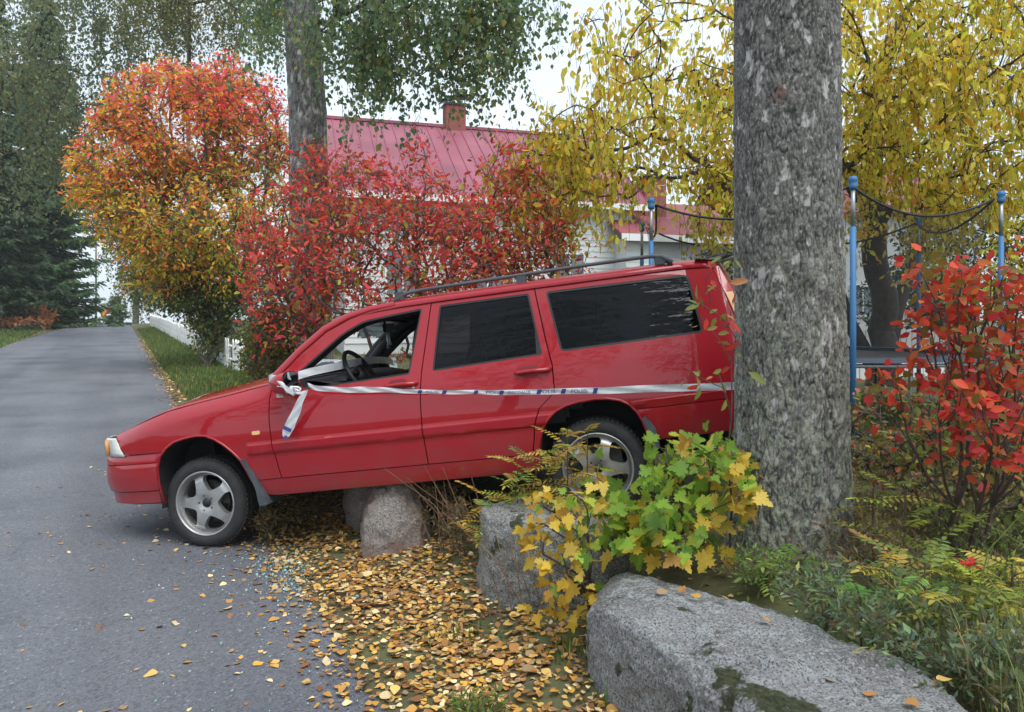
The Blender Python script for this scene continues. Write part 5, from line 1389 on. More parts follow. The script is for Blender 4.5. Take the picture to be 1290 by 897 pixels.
nd, pr, n0 = grow([B + np.array([0, 0, 4.2]), B + np.array([-.1, 0, 5.8]), B + np.array([-.14, 0, 8]), B + np.array([0, 0, 11])], np.concatenate([np.array(limb), tg]))
V, Fq = limbs_mesh(nd, pr, np.minimum(radii(pr, .008), .075), 5, rng); b_ = link('branches', npmesh('branches', V - B, [Fq]), root, bark('twig', (.06, .04, .035))); b_['kind'] = 'stuff'
tops = np.repeat(nd[n0:], 4, 0) + rng.normal(0, .22, (len(nd[n0:]) * 4, 3))
px = CX + F * tops[:, 0] / tops[:, 1]; py = HY - F * (tops[:, 2] - CH) / tops[:, 1]
hanging(root, B, tops, rng, .85, BIRCHG, leaf=.072, gap=.036, spread=.085, sway=.14)
# longer tresses beside the trunk and over the chimney
tp = np.array([P(rng.uniform(415, 500), rng.uniform(-30, 70), rng.uniform(9.2, 10.6)) for _ in range(60)] + [P(rng.uniform(570, 660), rng.uniform(-40, 40), rng.uniform(9, 10)) for _ in range(50)])
hanging(root, B, tp, rng, 1.35, BIRCHG, leaf=.074, gap=.038, spread=.05, sway=.1, name='hanging_foliage')
tp = np.array([P(rng.uniform(300, 362), rng.uniform(-60, 10), rng.uniform(10.5, 12.5)) for _ in range(60)])
hanging(root, B, tp, rng, 1.4, BIRCHG, leaf=.07, gap=.038, spread=.05, sway=.1, name='hanging_foliage')

def weeping_birch(px, d, label, blobs, n, strand, palette, seed, leaf, gap, tr, topz, per=4):
    rng = np.random.default_rng(seed); bx, by = P(px, 0, d)[:2]; zb = gz(bx, by); B = np.array([bx, by, zb])
    root = empty('birch_tree', B, label, 'tree')
    birch_trunk(root, [(0, 0, 0), (.05, 0, topz * .4), (-.1, .1, topz * .7), (0, 0, topz)], [tr, tr * .8, tr * .5, .04], 20, 60, seed, amp=.012, white=.2)
    tg = blob_points(rng, blobs, n)
    nd, pr, n0 = grow([B + np.array([0, 0, topz * .3]), B + np.array([.05, 0, topz * .4]), B + np.array([-.1, .1, topz * .7]), B + np.array([0, 0, topz])], tg)
    V, Fq = limbs_mesh(nd, pr, np.minimum(radii(pr, .012), tr * .5), 4, rng); b_ = link('branches', npmesh('branches', V - B, [Fq]), root, bark('twig', (.06, .04, .035))); b_['kind'] = 'stuff'
    hanging(root, B, np.repeat(nd[n0:], per, 0) + rng.normal(0, .4, (len(nd[n0:]) * per, 3)), rng, strand, palette, leaf=leaf, gap=gap, sway=.25, spread=.10)
weeping_birch(-40, 36, 'weeping birch with grey-green tresses overhanging the road on the far side', [(P(90, 60, 33), np.array([3.6, 3, 4.0]), 3), (P(20, 130, 34), np.array([3.2, 3, 4.0]), 3), (P(150, -20, 32), np.array([2.6, 2.5, 1.8]), 1.2), (P(60, -120, 34), np.array([5, 3, 3]), 1)], 300, 2.4, BIRCHO, 21, .15, .115, .22, 17, 5)
weeping_birch(238, 30, 'slim birch with olive tresses standing behind the orange rowan', [(P(250, -30, 30), np.array([2.6, 2.2, 2.2]), 2), (P(200, 10, 30), np.array([1.6, 1.6, 1.6]), 1), (P(320, 10, 30), np.array([1.6, 1.6, 1.8]), 1)], 170, 2.0, [(.20, .20, .06, 3), (.15, .18, .06, 3), (.28, .25, .07, 2)], 22, .115, .12, .13, 13.5, 5)
weeping_birch(171, 66, 'small green and yellow birch at the crest of the road', [(P(165, 300, 66), np.array([2.2, 2, 4.6]), 2), (P(135, 255, 64), np.array([2.4, 2, 2.2]), 1), (P(185, 350, 66), np.array([1.6, 1.4, 2.2]), 1)], 260, 2.6, [(.13, .18, .06, 3), (.18, .22, .06, 3), (.30, .27, .05, 1)], 23, .20, .2, .28, 12, 4)

# ---------------------------------------------------------------- spruces
def spruce(px, d, h, rbase, label, seed, palette, z_low=.6):
    rng = np.random.default_rng(seed); bx, by = P(px, 0, d)[:2]; zb = gz(bx, by); B = np.array([bx, by, zb]); root = empty('spruce_tree', B, label, 'tree')
    g = MB(); g.tube([(0, 0, 0), (0, 0, h * .5), (0, 0, h)], [.30, .18, .03], 8); g.build('trunk', bark('spruce', (.09, .065, .05)), root, smooth=True)
    pos = []; ax = []; bp = []
    z = z_low
    while z < h - .3:
        R_ = rbase * (1 - z / h) ** .75 * rng.uniform(.85, 1.1); nb = 9
        for k in range(nb):
            a = rng.uniform(0, 2 * math.pi); L_ = R_ * rng.uniform(.7, 1.12); dv = np.array([math.cos(a), math.sin(a), 0])
            n_ = int(L_ / .11) + 2
            for q in np.linspace(.12, 1, n_):
                c = np.array([0, 0, z]) + dv * L_ * q + np.array([0, 0, -.32 * L_ * q + .25 * L_ * q * q * q])
                side = np.array([-dv[1], dv[0], 0]); wd = .42 * (1.1 - q) * L_ * .5 + .12
                for s_ in (-1, 1, 0):
                    pos.append(c + side * s_ * rng.uniform(.1, 1) * wd * .5 + np.array([0, 0, rng.uniform(-.12, .04)])); ax.append(dv * .7 + side * s_ * .9 + np.array([0, 0, -.45]) + rng.normal(0, .2, 3))
            bp.append((np.array([0, 0, z]), np.array([0, 0, z]) + dv * L_ * .9 + np.array([0, 0, -.16 * L_])))
        z += .33 + .012 * z
    pos = np.array(pos); ax = unit(np.array(ax)); a, b, n = frames(ax, np.tile([0, 0, 1.], (len(pos), 1)), rng, .5)
    shp = leaf_quad(.42, .05); sz = .42 * np.exp(rng.normal(0, .25, len(pos)))
    V, Fc = leaves_mesh(pos, a, b, n, sz, shp)
    o = link('needles', npmesh('needles', V, [Fc], np.repeat(pick_colors(rng, len(pos), palette, .2), 4, 0)), root, LEAFM); o['kind'] = 'stuff'
    A = np.array([p for p, q in bp]); Bq = np.array([q for p, q in bp]); nodes = np.concatenate([A, Bq]); par = np.concatenate([np.full(len(A), -1), np.arange(len(A))])
    V, Fq = limbs_mesh(nodes, par, np.full(len(nodes), .03), 4, rng, .03); o = link('branches', npmesh('branches', V, [Fq]), root, bark('spruce', (.09, .065, .05))); o['kind'] = 'stuff'
SPR = [(.12, .20, .09, 3), (.16, .25, .10, 2), (.09, .155, .08, 2)]
spruce(52, 50, 24, 4.2, 'tall dark spruce on the far side of the road', 51, SPR)
spruce(-18, 44, 22, 3.8, 'blackish spruce next to the low white building', 52, [(.065, .11, .06, 2), (.09, .145, .07, 1)])
spruce(64, 62, 14, 2.2, 'spruce with ragged lower boughs next to the open sky gap', 53, SPR, .2)
spruce(146, 74, 3.2, 1.5, 'low spruce bush at the foot of the crest birch', 54, SPR, .1)

# ---------------------------------------------------------------- rowan in autumn colours
def region_colors(fn):
    def f(rng, tip):
        px = CX + F * tip[:, 0] / tip[:, 1]; py = HY - F * (tip[:, 2] - CH) / tip[:, 1]
        return fn(rng, px + rng.normal(0, 16, len(px)), py + rng.normal(0, 16, len(px)), tip)
    return f
RED = np.array(lin(212, 78, 76)); PINK = np.array(lin(208, 92, 108)); ORA = np.array(lin(232, 134, 68)); YEL = np.array(lin(230, 182, 66)); OLV = np.array(lin(156, 150, 58)); GRN = np.array(lin(78, 104, 44)); BRN = np.array(lin(120, 72, 45)); CRI = np.array(lin(178, 66, 62))
def jit(rng, c, j=.16): return np.clip(c * 1.3 * np.exp(rng.normal(0, j, (len(c), 1))) * np.exp(rng.normal(0, j * .4, c.shape)), 0, 1)
def rowan_col(rng, px, py, tip):
    n = len(px); hgt = np.clip((330 - py) / 230, 0, 1); out = np.zeros((n, 3)); u = rng.uniform(0, 1, n)
    right = np.clip((px - 230) / 110, 0, 1)
    pr_ = hgt ** 1.7 * (.42 + .75 * right); po = .20 + .30 * (1 - right) + .10 * hgt; py_ = .45 * (1 - hgt) + .12; pg = .16 + .75 * right * (1 - hgt) + .9 * (1 - hgt) ** 2
    tot = pr_ + po + py_ + pg; c1 = pr_ / tot; c2 = c1 + po / tot; c3 = c2 + py_ / tot
    for lo_, hi_, cc in ((0 * c1, c1, None), (c1, c2, ORA), (c2, c3, YEL), (c3, 1 + 0 * c1, np.array(lin(142, 150, 62)))):
        k = (u >= lo_) & (u < hi_)
        if cc is None: out[k] = np.where(rng.uniform(0, 1, (k.sum(), 1)) < .4, PINK, RED)
        else: out[k] = cc
    return jit(rng, out)
D = 20.5
bx, by = P(262, 0, D)[:2]; B = (bx, by, gz(bx, by))
rng = np.random.default_rng(77)
rb = [(P(235, 165, D), np.array([2.1, 2.0, 1.75]), 3.2), (P(165, 215, D - .5), np.array([1.5, 1.5, 1.5]), 2), (P(310, 170, D), np.array([1.35, 1.4, 1.7]), 1.8), (P(225, 270, D - .7), np.array([2.3, 1.8, 1.7]), 2.6), (P(300, 290, D - .6), np.array([1.6, 1.5, 1.7]), 1.8), (P(215, 318, D - .8), np.array([1.1, 1.3, 1.2]), 1.2), (P(265, 345, D), np.array([1.3, 1.4, 1.0]), 1.0), (P(130, 235, D), np.array([.75, .9, .7]), .6), (P(215, 105, D), np.array([1.0, .9, .7]), .7), (P(285, 105, D), np.array([.7, .7, .7]), .45)]
tg = blob_points(rng, rb, 1150, .55)
def big_shrub(name, label, cat, base, targets, colorfn, leaf, nleaf, twig, shape, seed, nst=9, sp=.35, hst=.8, rtip=.005, droop=.3, twig_r=.002, barkm=None, single=0, palette=None, bf=.5, up=.6):
    """several stems from one stool"""
    rng = np.random.default_rng(seed + 100); base = np.array(base, float)
    chain = [base, base + np.array([0, 0, .05])]
    st = [base + np.array([sp * math.cos(a) * rng.uniform(.4, 1), sp * math.sin(a) * rng.uniform(.4, 1), hst * rng.uniform(.7, 1.2)]) for a in np.linspace(0, 2 * math.pi, nst, endpoint=False)]
    return plant(name, label, cat, base, chain, np.concatenate([np.array(st), targets]), palette or [(.1, .1, .1, 1)], leaf=leaf, nleaf=nleaf, twig=twig, shape=shape, seed=seed, bf=bf, droop=droop, rtip=rtip, colorfn=colorfn, twig_r=twig_r, barkm=barkm, single=single, up_bias=up, leaf_on=lambda nd_: nd_[:, 2] > base[2] + hst * .6)
big_shrub('rowan_tree', 'broad rowan glowing red, orange and yellow behind the white picket fence', 'tree', B, tg, region_colors(rowan_col), .135, 30, .42, leaf_quad(.42, .1), 3, nst=5, sp=.4, hst=1.3, rtip=.010, droop=.35, twig_r=.004)

# red shrub hedge behind the car
def red_col(rng, px, py, tip):
    n = len(px); u = rng.uniform(0, 1, n); low = np.clip((py - 250) / 160, 0, 1); right = np.clip((px - 600) / 120, 0, 1)
    cs = np.array([CRI, RED, np.array(lin(216, 100, 74)), np.array(lin(176, 88, 60)), OLV, BRN, PINK])
    w = np.stack([2.4 + 0 * px, 2.6 - 1.2 * right, 1.7 + 0 * px, 1.3 + 0 * px, .9 + 1.0 * low + 1.6 * right, .9 + .3 * low, .5 + 0 * px], 1); w /= w.sum(1, keepdims=True); cw = np.cumsum(w, 1)
    return jit(rng, cs[np.minimum((u[:, None] > cw).sum(1), 6)])
D = 8.6
rngt = np.random.default_rng(5)
shape_r = leaf_shape(.42, .12, .12)
def red_bush(px, d, blobs, n, label, seed, nleaf=11, leaf=.066):
    bx, by = P(px, 0, d)[:2]; B = (bx, by, gz(bx, by)); rng = np.random.default_rng(seed); tg = blob_points(rng, blobs, n, .45)
    big_shrub('serviceberry_shrub', label, 'shrub', B, tg, region_colors(red_col), leaf, nleaf, .20, shape_r, seed, nst=12, sp=.5, hst=.7, rtip=.0045, droop=.25, up=.8)
red_bush(400, 9.3, [(P(390, 320, 9.0), np.array([.9, .9, .95]), 3), (P(368, 365, 8.7), np.array([.55, .7, .8]), 1.6), (P(420, 250, 9.4), np.array([.75, .7, .6]), 1.6), (P(405, 215, 9.4), np.array([.35, .4, .35]), .5), (P(335, 310, 9.2), np.array([.33, .5, .4]), .6)], 480, 'dense crimson shrub bushing out over the car bonnet side', 61)
red_bush(500, 8.9, [(P(500, 330, 8.4), np.array([1.15, .9, .8]), 4), (P(470, 260, 8.8), np.array([.6, .7, .55]), 1), (P(545, 265, 8.8), np.array([.7, .7, .5]), 1.2), (P(530, 215, 8.9), np.array([.2, .2, .35]), .3), (P(575, 330, 8.6), np.array([.7, .7, .6]), 1.6)], 480, 'open twiggy red shrub in front of the rose roof', 62, nleaf=12)
red_bush(640, 9.4, [(P(655, 290, 9.2), np.array([.6, .7, .7]), 2), (P(690, 330, 9.0), np.array([.55, .6, .6]), 1.2), (P(600, 300, 9.3), np.array([.5, .6, .7]), 1), (P(640, 215, 9.3), np.array([.35, .4, .4]), .5)], 300, 'red and olive shrub below the hanging yellow boughs', 63, nleaf=12)

# green shrubs behind the fence and beside the bonnet
def green_plant(name, label, px, d, blobs, n, palette, leaf, nleaf, seed, twig=.22, shape=None, hst=.5, cat='shrub'):
    bx, by = P(px, 0, d)[:2]; B = (bx, by, gz(bx, by)); rng = np.random.default_rng(seed); tg = blob_points(rng, blobs, n, .5)
    big_shrub(name, label, cat, B, tg, lambda r, t: pick_colors(r, len(t), palette, .2), leaf, nleaf, twig, shape or leaf_quad(.5, .12), seed, nst=8, sp=.4, hst=hst, rtip=.005, droop=.3, twig_r=.003)
GY = [(.10, .15, .035, 3), (.16, .19, .04, 3), (.07, .11, .03, 3), (.30, .27, .05, 1.2)]
green_plant('leafy_shrub', 'mixed green shrub spilling over the white pickets', 262, 19.5, [(P(275, 365, 20.5), np.array([1.1, 1.0, .8]), 2), (P(225, 370, 22), np.array([1.0, 1.0, .6]), 1), (P(248, 378, 19.8), np.array([.8, .6, .5]), 1.3), (P(270, 412, 19.9), np.array([.6, .4, .55]), 1.6)], 420, GY, .11, 14, 71, .3)
green_plant('leafy_shrub', 'yellow-green shrub touching the windscreen side of the car', 325, 9.6, [(P(338, 440, 9.2), np.array([.26, .4, .42]), 1.5), (P(350, 425, 9.2), np.array([.35, .4, .38]), 1.6), (P(345, 462, 9.0), np.array([.3, .4, .2]), 1)], 150, [(.16, .18, .03, 2), (.28, .26, .04, 2), (.08, .11, .03, 2), (.22, .12, .04, 1)], .06, 12, 72)
green_plant('leafy_shrub', 'low dark green bush between fence end and rowan trunk', 325, 15.5, [(P(335, 430, 15.2), np.array([.45, .8, .75]), 2), (P(345, 390, 15.5), np.array([.6, .8, .8]), 1.2)], 170, [(.05, .09, .03, 3), (.08, .12, .035, 2), (.14, .14, .04, 1)], .09, 13, 73)
green_plant('leafy_shrub', 'dark hedge bush behind the trampoline poles', 1215, 17, [(P(1215, 330, 17), np.array([1.6, 1.2, 1.6]), 2), (P(1150, 380, 17.5), np.array([1.4, 1.2, 1.0]), 1), (P(1290, 350, 17), np.array([1.4, 1.2, 1.4]), 1)], 330, [(.04, .07, .025, 3), (.06, .09, .03, 2), (.12, .13, .03, 1)], .13, 15, 74, .3)
green_plant('leafy_shrub', 'green bush against the white wing of the house', 930, 19, [(P(930, 345, 19), np.array([1.2, 1.0, 1.0]), 2), (P(900, 380, 19), np.array([1.2, 1.0, .8]), 1)], 200, [(.06, .09, .03, 3), (.10, .12, .035, 2)], .12, 14, 75, .3)
green_plant('leafy_shrub', 'rusty orange bush on the far verge below the spruces', 45, 46, [(P(45, 402, 46), np.array([1.1, .9, .8]), 2)], 60, [(.62, .25, .09, 3), (.52, .22, .09, 2)], .22, 14, 76, .35)
green_plant('leafy_shrub', 'small amber bush beside grey rocks on the far verge', 76, 52, [(P(76, 402, 52), np.array([.8, .8, .7]), 2)], 50, [(.36, .16, .05, 3), (.16, .12, .05, 2)], .2, 12, 77, .3)
green_plant('leafy_shrub', 'heaped low orange hedge in front of the low white building', 10, 43, [(P(12, 411, 43), np.array([2.0, .9, .38]), 2)], 90, [(.60, .27, .12, 3), (.48, .24, .12, 2)], .2, 14, 78, .3)

# ---------------------------------------------------------------- yellow tree behind the trampoline
def yellow_col(rng, px, py, tip):
    n = len(px); right = np.clip((px - 850) / 350, 0, 1)
    cs = np.array([lin(196, 160, 38), lin(206, 178, 52), lin(172, 150, 40), lin(140, 132, 36), lin(120, 128, 40), lin(186, 128, 40)]); w = np.stack([2.2 + 0 * px, 1.0 + 1.4 * right, 2.2 + 0 * px, 2.0 - 1.0 * right, .8 + .2 * right, .7 + 0 * px], 1); w /= w.sum(1, keepdims=True)
    return jit(rng, cs[np.minimum((rng.uniform(0, 1, (n, 1)) > np.cumsum(w, 1)).sum(1), 5)], .14)
YPAL = [tuple(c * 1.3 for c in p[:3]) + (p[3],) for p in [(*lin(196, 160, 38), 2), (*lin(206, 178, 52), 2), (*lin(172, 150, 40), 2), (*lin(140, 132, 36), 1), (*lin(120, 128, 40), 1), (*lin(186, 128, 40), 1)]]
D = 12.3
bx, by = P(1108, 0, D)[:2]; zb = gz(bx, by); B = (bx, by, zb)
yb = [(P(1150, 60, 10.2), np.array([2.2, 2.2, 1.7]), 5.5), (P(1240, 130, 9.6), np.array([1.5, 1.8, 1.7]), 5), (P(1040, 20, 9.6), np.array([1.6, 1.8, 1.3]), 2), (P(890, 60, 9.8), np.array([1.2, 1.5, 1.2]), 1.7), (P(880, 150, 9.4), np.array([.9, 1.2, .8]), 1.0), (P(765, 195, 9.4), np.array([.9, 1.1, .65]), 1.1), (P(700, 215, 9.6), np.array([.7, .8, .85]), 1.4), (P(905, 260, 9.8), np.array([.3, .9, .45]), .3), (P(1130, 210, 10.8), np.array([1.4, 1.4, .9]), 1.6), (P(1230, 280, 10.5), np.array([1.0, 1.2, .9]), 1.0), (P(780, 45, 8.0), np.array([.55, .6, .55]), .45), (P(765, 130, 8.4), np.array([.3, .5, .35]), .25), (P(930, 150, 10.4), np.array([1.0, 1.3, 1.1]), .9), (P(720, 160, 9.5), np.array([.5, .6, .4]), .5)]
rng = np.random.default_rng(91); tg = blob_points(rng, yb, 900, .45)
chain = [B, (bx + .02, by, zb + .9), (bx - .03, by, zb + 1.8), (bx - .12, by - .1, zb + 2.5), (bx - .25, by - .2, zb + 3.4), (bx - .2, by - .4, zb + 4.6), (bx + .1, by - .6, zb + 5.8)]
YT, ynd, ypr, yrng = plant('cherry_tree', 'spreading yellow-leaved cherry tree behind the trampoline', 'tree', B, chain, tg, YPAL, leaf=.092, nleaf=7, twig=.22, shape=leaf_shape(.5, .14, .15), seed=92, droop=.75, trunk_r=[.24, .21, .20, .19, .16, .13, .09], rtip=.007, colorfn=region_colors(yellow_col), single=290, barkm=bark('cherry', (.075, .062, .058)), up_bias=.2, twig_r=.002, sides=7)
ysel = ynd[8:]; ytop = np.repeat(ysel, 3, 0) + yrng.normal(0, .16, (len(ysel) * 3, 3))
hanging(YT, np.array(B), ytop, yrng, .62, [(*lin(250, 226, 96), 3), (*lin(240, 226, 98), 3), (*lin(214, 204, 76), 2.4), (*lin(184, 188, 72), 1.6), (*lin(228, 176, 74), 1)], leaf=.092, gap=.052, sway=.08, shape=leaf_shape(.46, .12, .12), spread=.06)
g = MB(); ro = bpy.data.objects['cherry_tree']
g.tube([(-.05, 0, .2), (-.45, .05, 1.0), (-.75, .1, 1.9), (-.9, .1, 3.0)], [.13, .11, .09, .06], 8); g.build('trunk', bark('cherry', (.075, .062, .058)), ro, smooth=True)
g = MB(); g.tube([(.2, .3, 0), (.45, .35, 1.2), (.8, .3, 2.4), (1.2, 0, 3.6)], [.15, .12, .10, .06], 8); g.build('trunk', bark('cherry', (.075, .062, .058)), ro, smooth=True)
g = MB(); g.tube([(-.12, -.1, 2.4), (-.5, -.4, 3.1), (-1.6, -1.2, 3.9), (-3.2, -2.0, 4.3)], [.12, .09, .06, .03], 7); g.build('limb', bark('cherry', (.075, .062, .058)), ro, smooth=True)

green_plant('leafy_shrub', 'mixed olive and orange undergrowth filling the space below the trampoline', 1150, 4.9, [(P(1120, 545, 4.7), np.array([.35, .4, .28]), 2), (P(1225, 540, 4.6), np.array([.35, .4, .35]), 2), (P(1275, 470, 4.6), np.array([.3, .4, .35]), 1.2), (P(1180, 610, 4.3), np.array([.3, .3, .2]), 1)], 170, [(.20, .24, .06, 3), (.34, .32, .07, 2), (.42, .20, .08, 1.4), (.46, .12, .07, 1), (.14, .17, .06, 2)], .042, 14, 79, .12, leaf_shape(.5, .12, .1), .2)
green_plant('leafy_shrub', 'ochre and green bush at the right hand edge of the lawn', 1300, 4.2, [(P(1285, 600, 4.0), np.array([.3, .3, .3]), 2), (P(1250, 640, 3.9), np.array([.25, .3, .18]), 1)], 110, [(.24, .28, .07, 3), (.42, .34, .08, 2), (.44, .20, .08, 1), (.16, .20, .07, 2)], .04, 13, 80, .11, leaf_shape(.5, .12, .1), .2)
# ---------------------------------------------------------------- foreground shrubs
MAP = maple_shape()
MG = [(.18, .32, .030, 3), (.26, .40, .04, 3), (.36, .44, .05, 2), (.13, .24, .03, 2)]
MY = [(.60, .42, .045, 3), (.55, .34, .03, 2), (.68, .50, .09, 2), (.45, .24, .04, 1)]
def maple_col(rng, px, py, tip):
    n = len(px); yel = np.clip(.16 + .5 * smooth(860, 950, px) + .62 * (1 - smooth(690, 780, px)) + .25 * smooth(640, 720, py), 0, .95)
    g = np.array([c[:3] for c in MG]); y = np.array([c[:3] for c in MY]); pick = rng.uniform(0, 1, n) < yel
    gi = rng.choice(4, n, p=np.array([.3, .3, .2, .2])); yi = rng.choice(4, n, p=np.array([.38, .25, .25, .12]))
    return np.where(pick[:, None], y[yi], g[gi])
def targets_px(rng, areas):
    out = []
    for (x0, y0, x1, y1, d0, d1, n) in areas:
        for _ in range(n): out.append(P(rng.uniform(x0, x1), rng.uniform(y0, y1), rng.uniform(d0, d1)))
    return np.array(out)
rng = np.random.default_rng(7)
B = (.78, 3.72, gz(.78, 3.72))
tg = targets_px(rng, [(820, 570, 940, 660, 3.30, 3.75, 32), (770, 620, 850, 680, 3.35, 3.7, 18), (790, 650, 910, 690, 3.2, 3.5, 12), (835, 560, 935, 600, 3.5, 3.8, 12), (745, 600, 790, 640, 3.5, 3.7, 5)])
plant('maple_sapling', 'bushy maple sapling with green and yellow leaves in front of the birch trunk', 'sapling', B, [B, (B[0], B[1], B[2] + .06), (B[0] + .02, B[1] - .02, B[2] + .14)], tg, MG + MY, leaf=.064, nleaf=6, twig=.13, shape=MAP, seed=17, droop=.35, rtip=.0035, colorfn=region_colors(maple_col), single=300, barkm=bark('maple', (.10, .075, .055)), face=(-.1, -.75, .8), facej=.35, roll=.35, leafvar=.22, twig_r=.0012, bf=.8)
B = (.36, 3.62, gz(.36, 3.62))
tg = targets_px(rng, [(665, 620, 755, 690, 3.30, 3.55, 24), (675, 680, 745, 780, 3.20, 3.45, 20)])
plant('maple_sapling', 'yellow maple sapling drooping over the gap between the two stones', 'sapling', B, [B, (B[0], B[1] - .05, B[2] + .08), (B[0], B[1] - .10, B[2] + .2)], tg, MG + MY, leaf=.046, nleaf=4, twig=.10, shape=MAP, seed=18, droop=.45, rtip=.003, colorfn=region_colors(maple_col), single=200, barkm=bark('maple', (.10, .075, .055)), face=(-.1, -.8, .6), facej=.4, roll=.4, leafvar=.25, twig_r=.0012, bf=.8)

AR = [(*lin(214, 78, 52), 3), (*lin(196, 58, 58), 3), (*lin(178, 82, 48), 2), (*lin(122, 100, 44), 2.2), (*lin(212, 120, 66), 1.2), (*lin(206, 92, 96), .7)]
B = (2.12, 3.55, gz(2.12, 3.55))
tg = targets_px(rng, [(1175, 400, 1290, 560, 3.0, 3.6, 46), (1200, 330, 1290, 420, 3.1, 3.5, 24), (1150, 320, 1190, 420, 3.2, 3.4, 11), (1230, 470, 1300, 580, 2.9, 3.4, 8), (1100, 440, 1170, 500, 3.2, 3.5, 7), (1290, 300, 1360, 560, 3.0, 3.6, 16)])
plant('chokeberry_shrub', 'red-orange leaved shrub growing right of the birch trunk', 'shrub', B, [B, (B[0], B[1], B[2] + .05)], np.concatenate([np.array([[B[0] + .12 * math.cos(a), B[1] + .12 * math.sin(a), B[2] + .35] for a in np.linspace(0, 6.28, 9)]), tg]), AR, leaf=.050, nleaf=12, twig=.11, shape=leaf_shape(.58, .10, .12), seed=19, droop=.2, rtip=.0026, single=300, barkm=bark('shrub', (.085, .06, .05)), face=(-.2, -.7, .7), facej=.5, leafvar=.2, twig_r=.001, bf=.9, leaf_on=lambda nd_: nd_[:, 2] > B[2] + .42)
# seedling shoots left of the trunk, in front of the tail lamp
B2 = (1.07, 3.62, gz(1.07, 3.62))
tg = targets_px(rng, [(878, 345, 905, 410, 3.5, 3.65, 6), (895, 322, 925, 400, 3.5, 3.62, 5), (905, 400, 932, 480, 3.5, 3.6, 6), (865, 468, 900, 490, 3.45, 3.55, 3), (900, 485, 915, 500, 3.5, 3.55, 1)])
plant('chokeberry_shrub', 'thin shoots with sparse green and red leaves in front of the car tail lamp', 'shrub', B2, [B2, (B2[0] - .01, B2[1], B2[2] + .3), (B2[0] - .02, B2[1], B2[2] + .7), (B2[0] - .02, B2[1], B2[2] + 1.0)], tg, [(.20, .24, .05, 3), (.28, .22, .06, 2), (*lin(200, 70, 55), 2), (.45, .20, .08, 1)], leaf=.062, nleaf=2, twig=.06, shape=leaf_shape(.42, .12, .1), seed=20, droop=.15, rtip=.002, single=60, barkm=bark('shrub', (.085, .06, .05)), face=(0, -.8, .6), twig_r=.001, bf=.6, trunk_r=[.006, .005, .004, .003])

# ---------------------------------------------------------------- pinnate seedlings (rowan fronds)
def frond_mesh(rng, L, pairs, leaflet, palette, curl):
    pts = [np.array([t * L, 0, -curl * L * t * t]) for t in np.linspace(0, 1, 7)]
    g = MB(); g.tube(pts, [.0022, .002, .0018, .0016, .0014, .0012, .0008], 4)
    V, Fc = np.concatenate(g.V), g.F
    pos = []; ax = []; sz = []
    for k in range(pairs):
        t = .22 + .74 * k / (pairs - 1); c = np.array([t * L, 0, -curl * L * t * t])
        for s_ in (-1, 1): pos.append(c); ax.append(np.array([.45, s_, -.10 - .2 * rng.uniform()])); sz.append(leaflet * (1 - .45 * abs(t - .5)) * rng.uniform(.85, 1.1))
    pos.append(pts[-1]); ax.append(np.array([1, 0, -.5])); sz.append(leaflet)
    pos, ax, sz = np.array(pos), np.array(ax), np.array(sz); a, b, n = frames(ax, np.tile([0, 0, 1.], (len(pos), 1)), rng, .25)
    LV, LF = leaves_mesh(pos, a, b, n, sz, leaf_shape(.32, .10, .10))
    stem = [f for f in Fc]
    c0 = pick_colors(rng, 1, palette, .15)[0]
    col = np.concatenate([np.tile([.18, .16, .05], (len(V), 1)), np.repeat(np.clip(c0 * np.exp(rng.normal(0, .15, (len(pos), 1))), 0, 1), 7, 0)])
    VV = np.concatenate([V, LV]); F4 = np.array([f for f in stem if len(f) == 4])
    me = npmesh('frond', VV, [F4, LF + len(V)], col); me.materials.append(LEAFM)
    return me
def frond_plant(label, x, y, h, n, L, palette, seed, leaflet=.05, pairs=7, group=None, zoff=0, lean=(0, 0)):
    rng = np.random.default_rng(seed); z = gz(x, y) + zoff; root = empty('rowan_seedling', (x, y, z), label, 'seedling', group)
    g = MB(); g.tube([(0, 0, -.02), (lean[0] * .4, lean[1] * .4, h * .5), (lean[0], lean[1], h)], [.005, .004, .0025], 5); g.build('stem', bark('shrub', (.085, .06, .05)), root)
    ms = [frond_mesh(rng, L * rng.uniform(.8, 1.1), pairs, leaflet, palette, rng.uniform(.15, .45)) for _ in range(min(4, n))]
    for k in range(n):
        t = .35 + .65 * (k + .5) / n; a = k * 2.4 + rng.uniform(-.4, .4); o = link('frond', ms[k % len(ms)], root, None, (lean[0] * t * t, lean[1] * t * t, h * t)); o.rotation_euler = (rng.uniform(-.3, .3), rng.uniform(-.75, -.15), a)
YG = [(.42, .45, .07, 3), (.54, .50, .08, 2), (.28, .36, .07, 2)]; YO = [(.60, .44, .08, 3), (.52, .33, .08, 2)]; GG = [(.20, .33, .08, 3), (.26, .38, .09, 2), (.15, .24, .08, 1)]
def at(px, py, d): q = P(px, py, d); return q[0], q[1]
FP = [('yellow-green rowan seedling with upright fronds right of the birch trunk', 1140, 3.35, .42, 5, .22, YG, .0), ('golden frond seedling leaning over the grey-green herbs', 1128, 3.0, .24, 5, .20, YO, .0), ('lime frond seedling under the red-orange shrub', 1185, 3.1, .26, 6, .22, YG, 0), ('green rowan seedling in the herbs behind the granite block', 1085, 2.75, .18, 5, .20, GG, 0), ('small yellow-green seedling next to a crimson sprig', 1222, 2.8, .28, 5, .18, YG, 0), ('fresh green frond at the foot of the birch trunk', 1008, 3.42, .10, 4, .15, GG, 0), ('green frond seedling beside the maple sapling base', 965, 3.3, .12, 5, .17, GG, 0), ('pale lime seedling on the far edge of the herbs', 1250, 2.65, .26, 5, .17, YG, 0)]
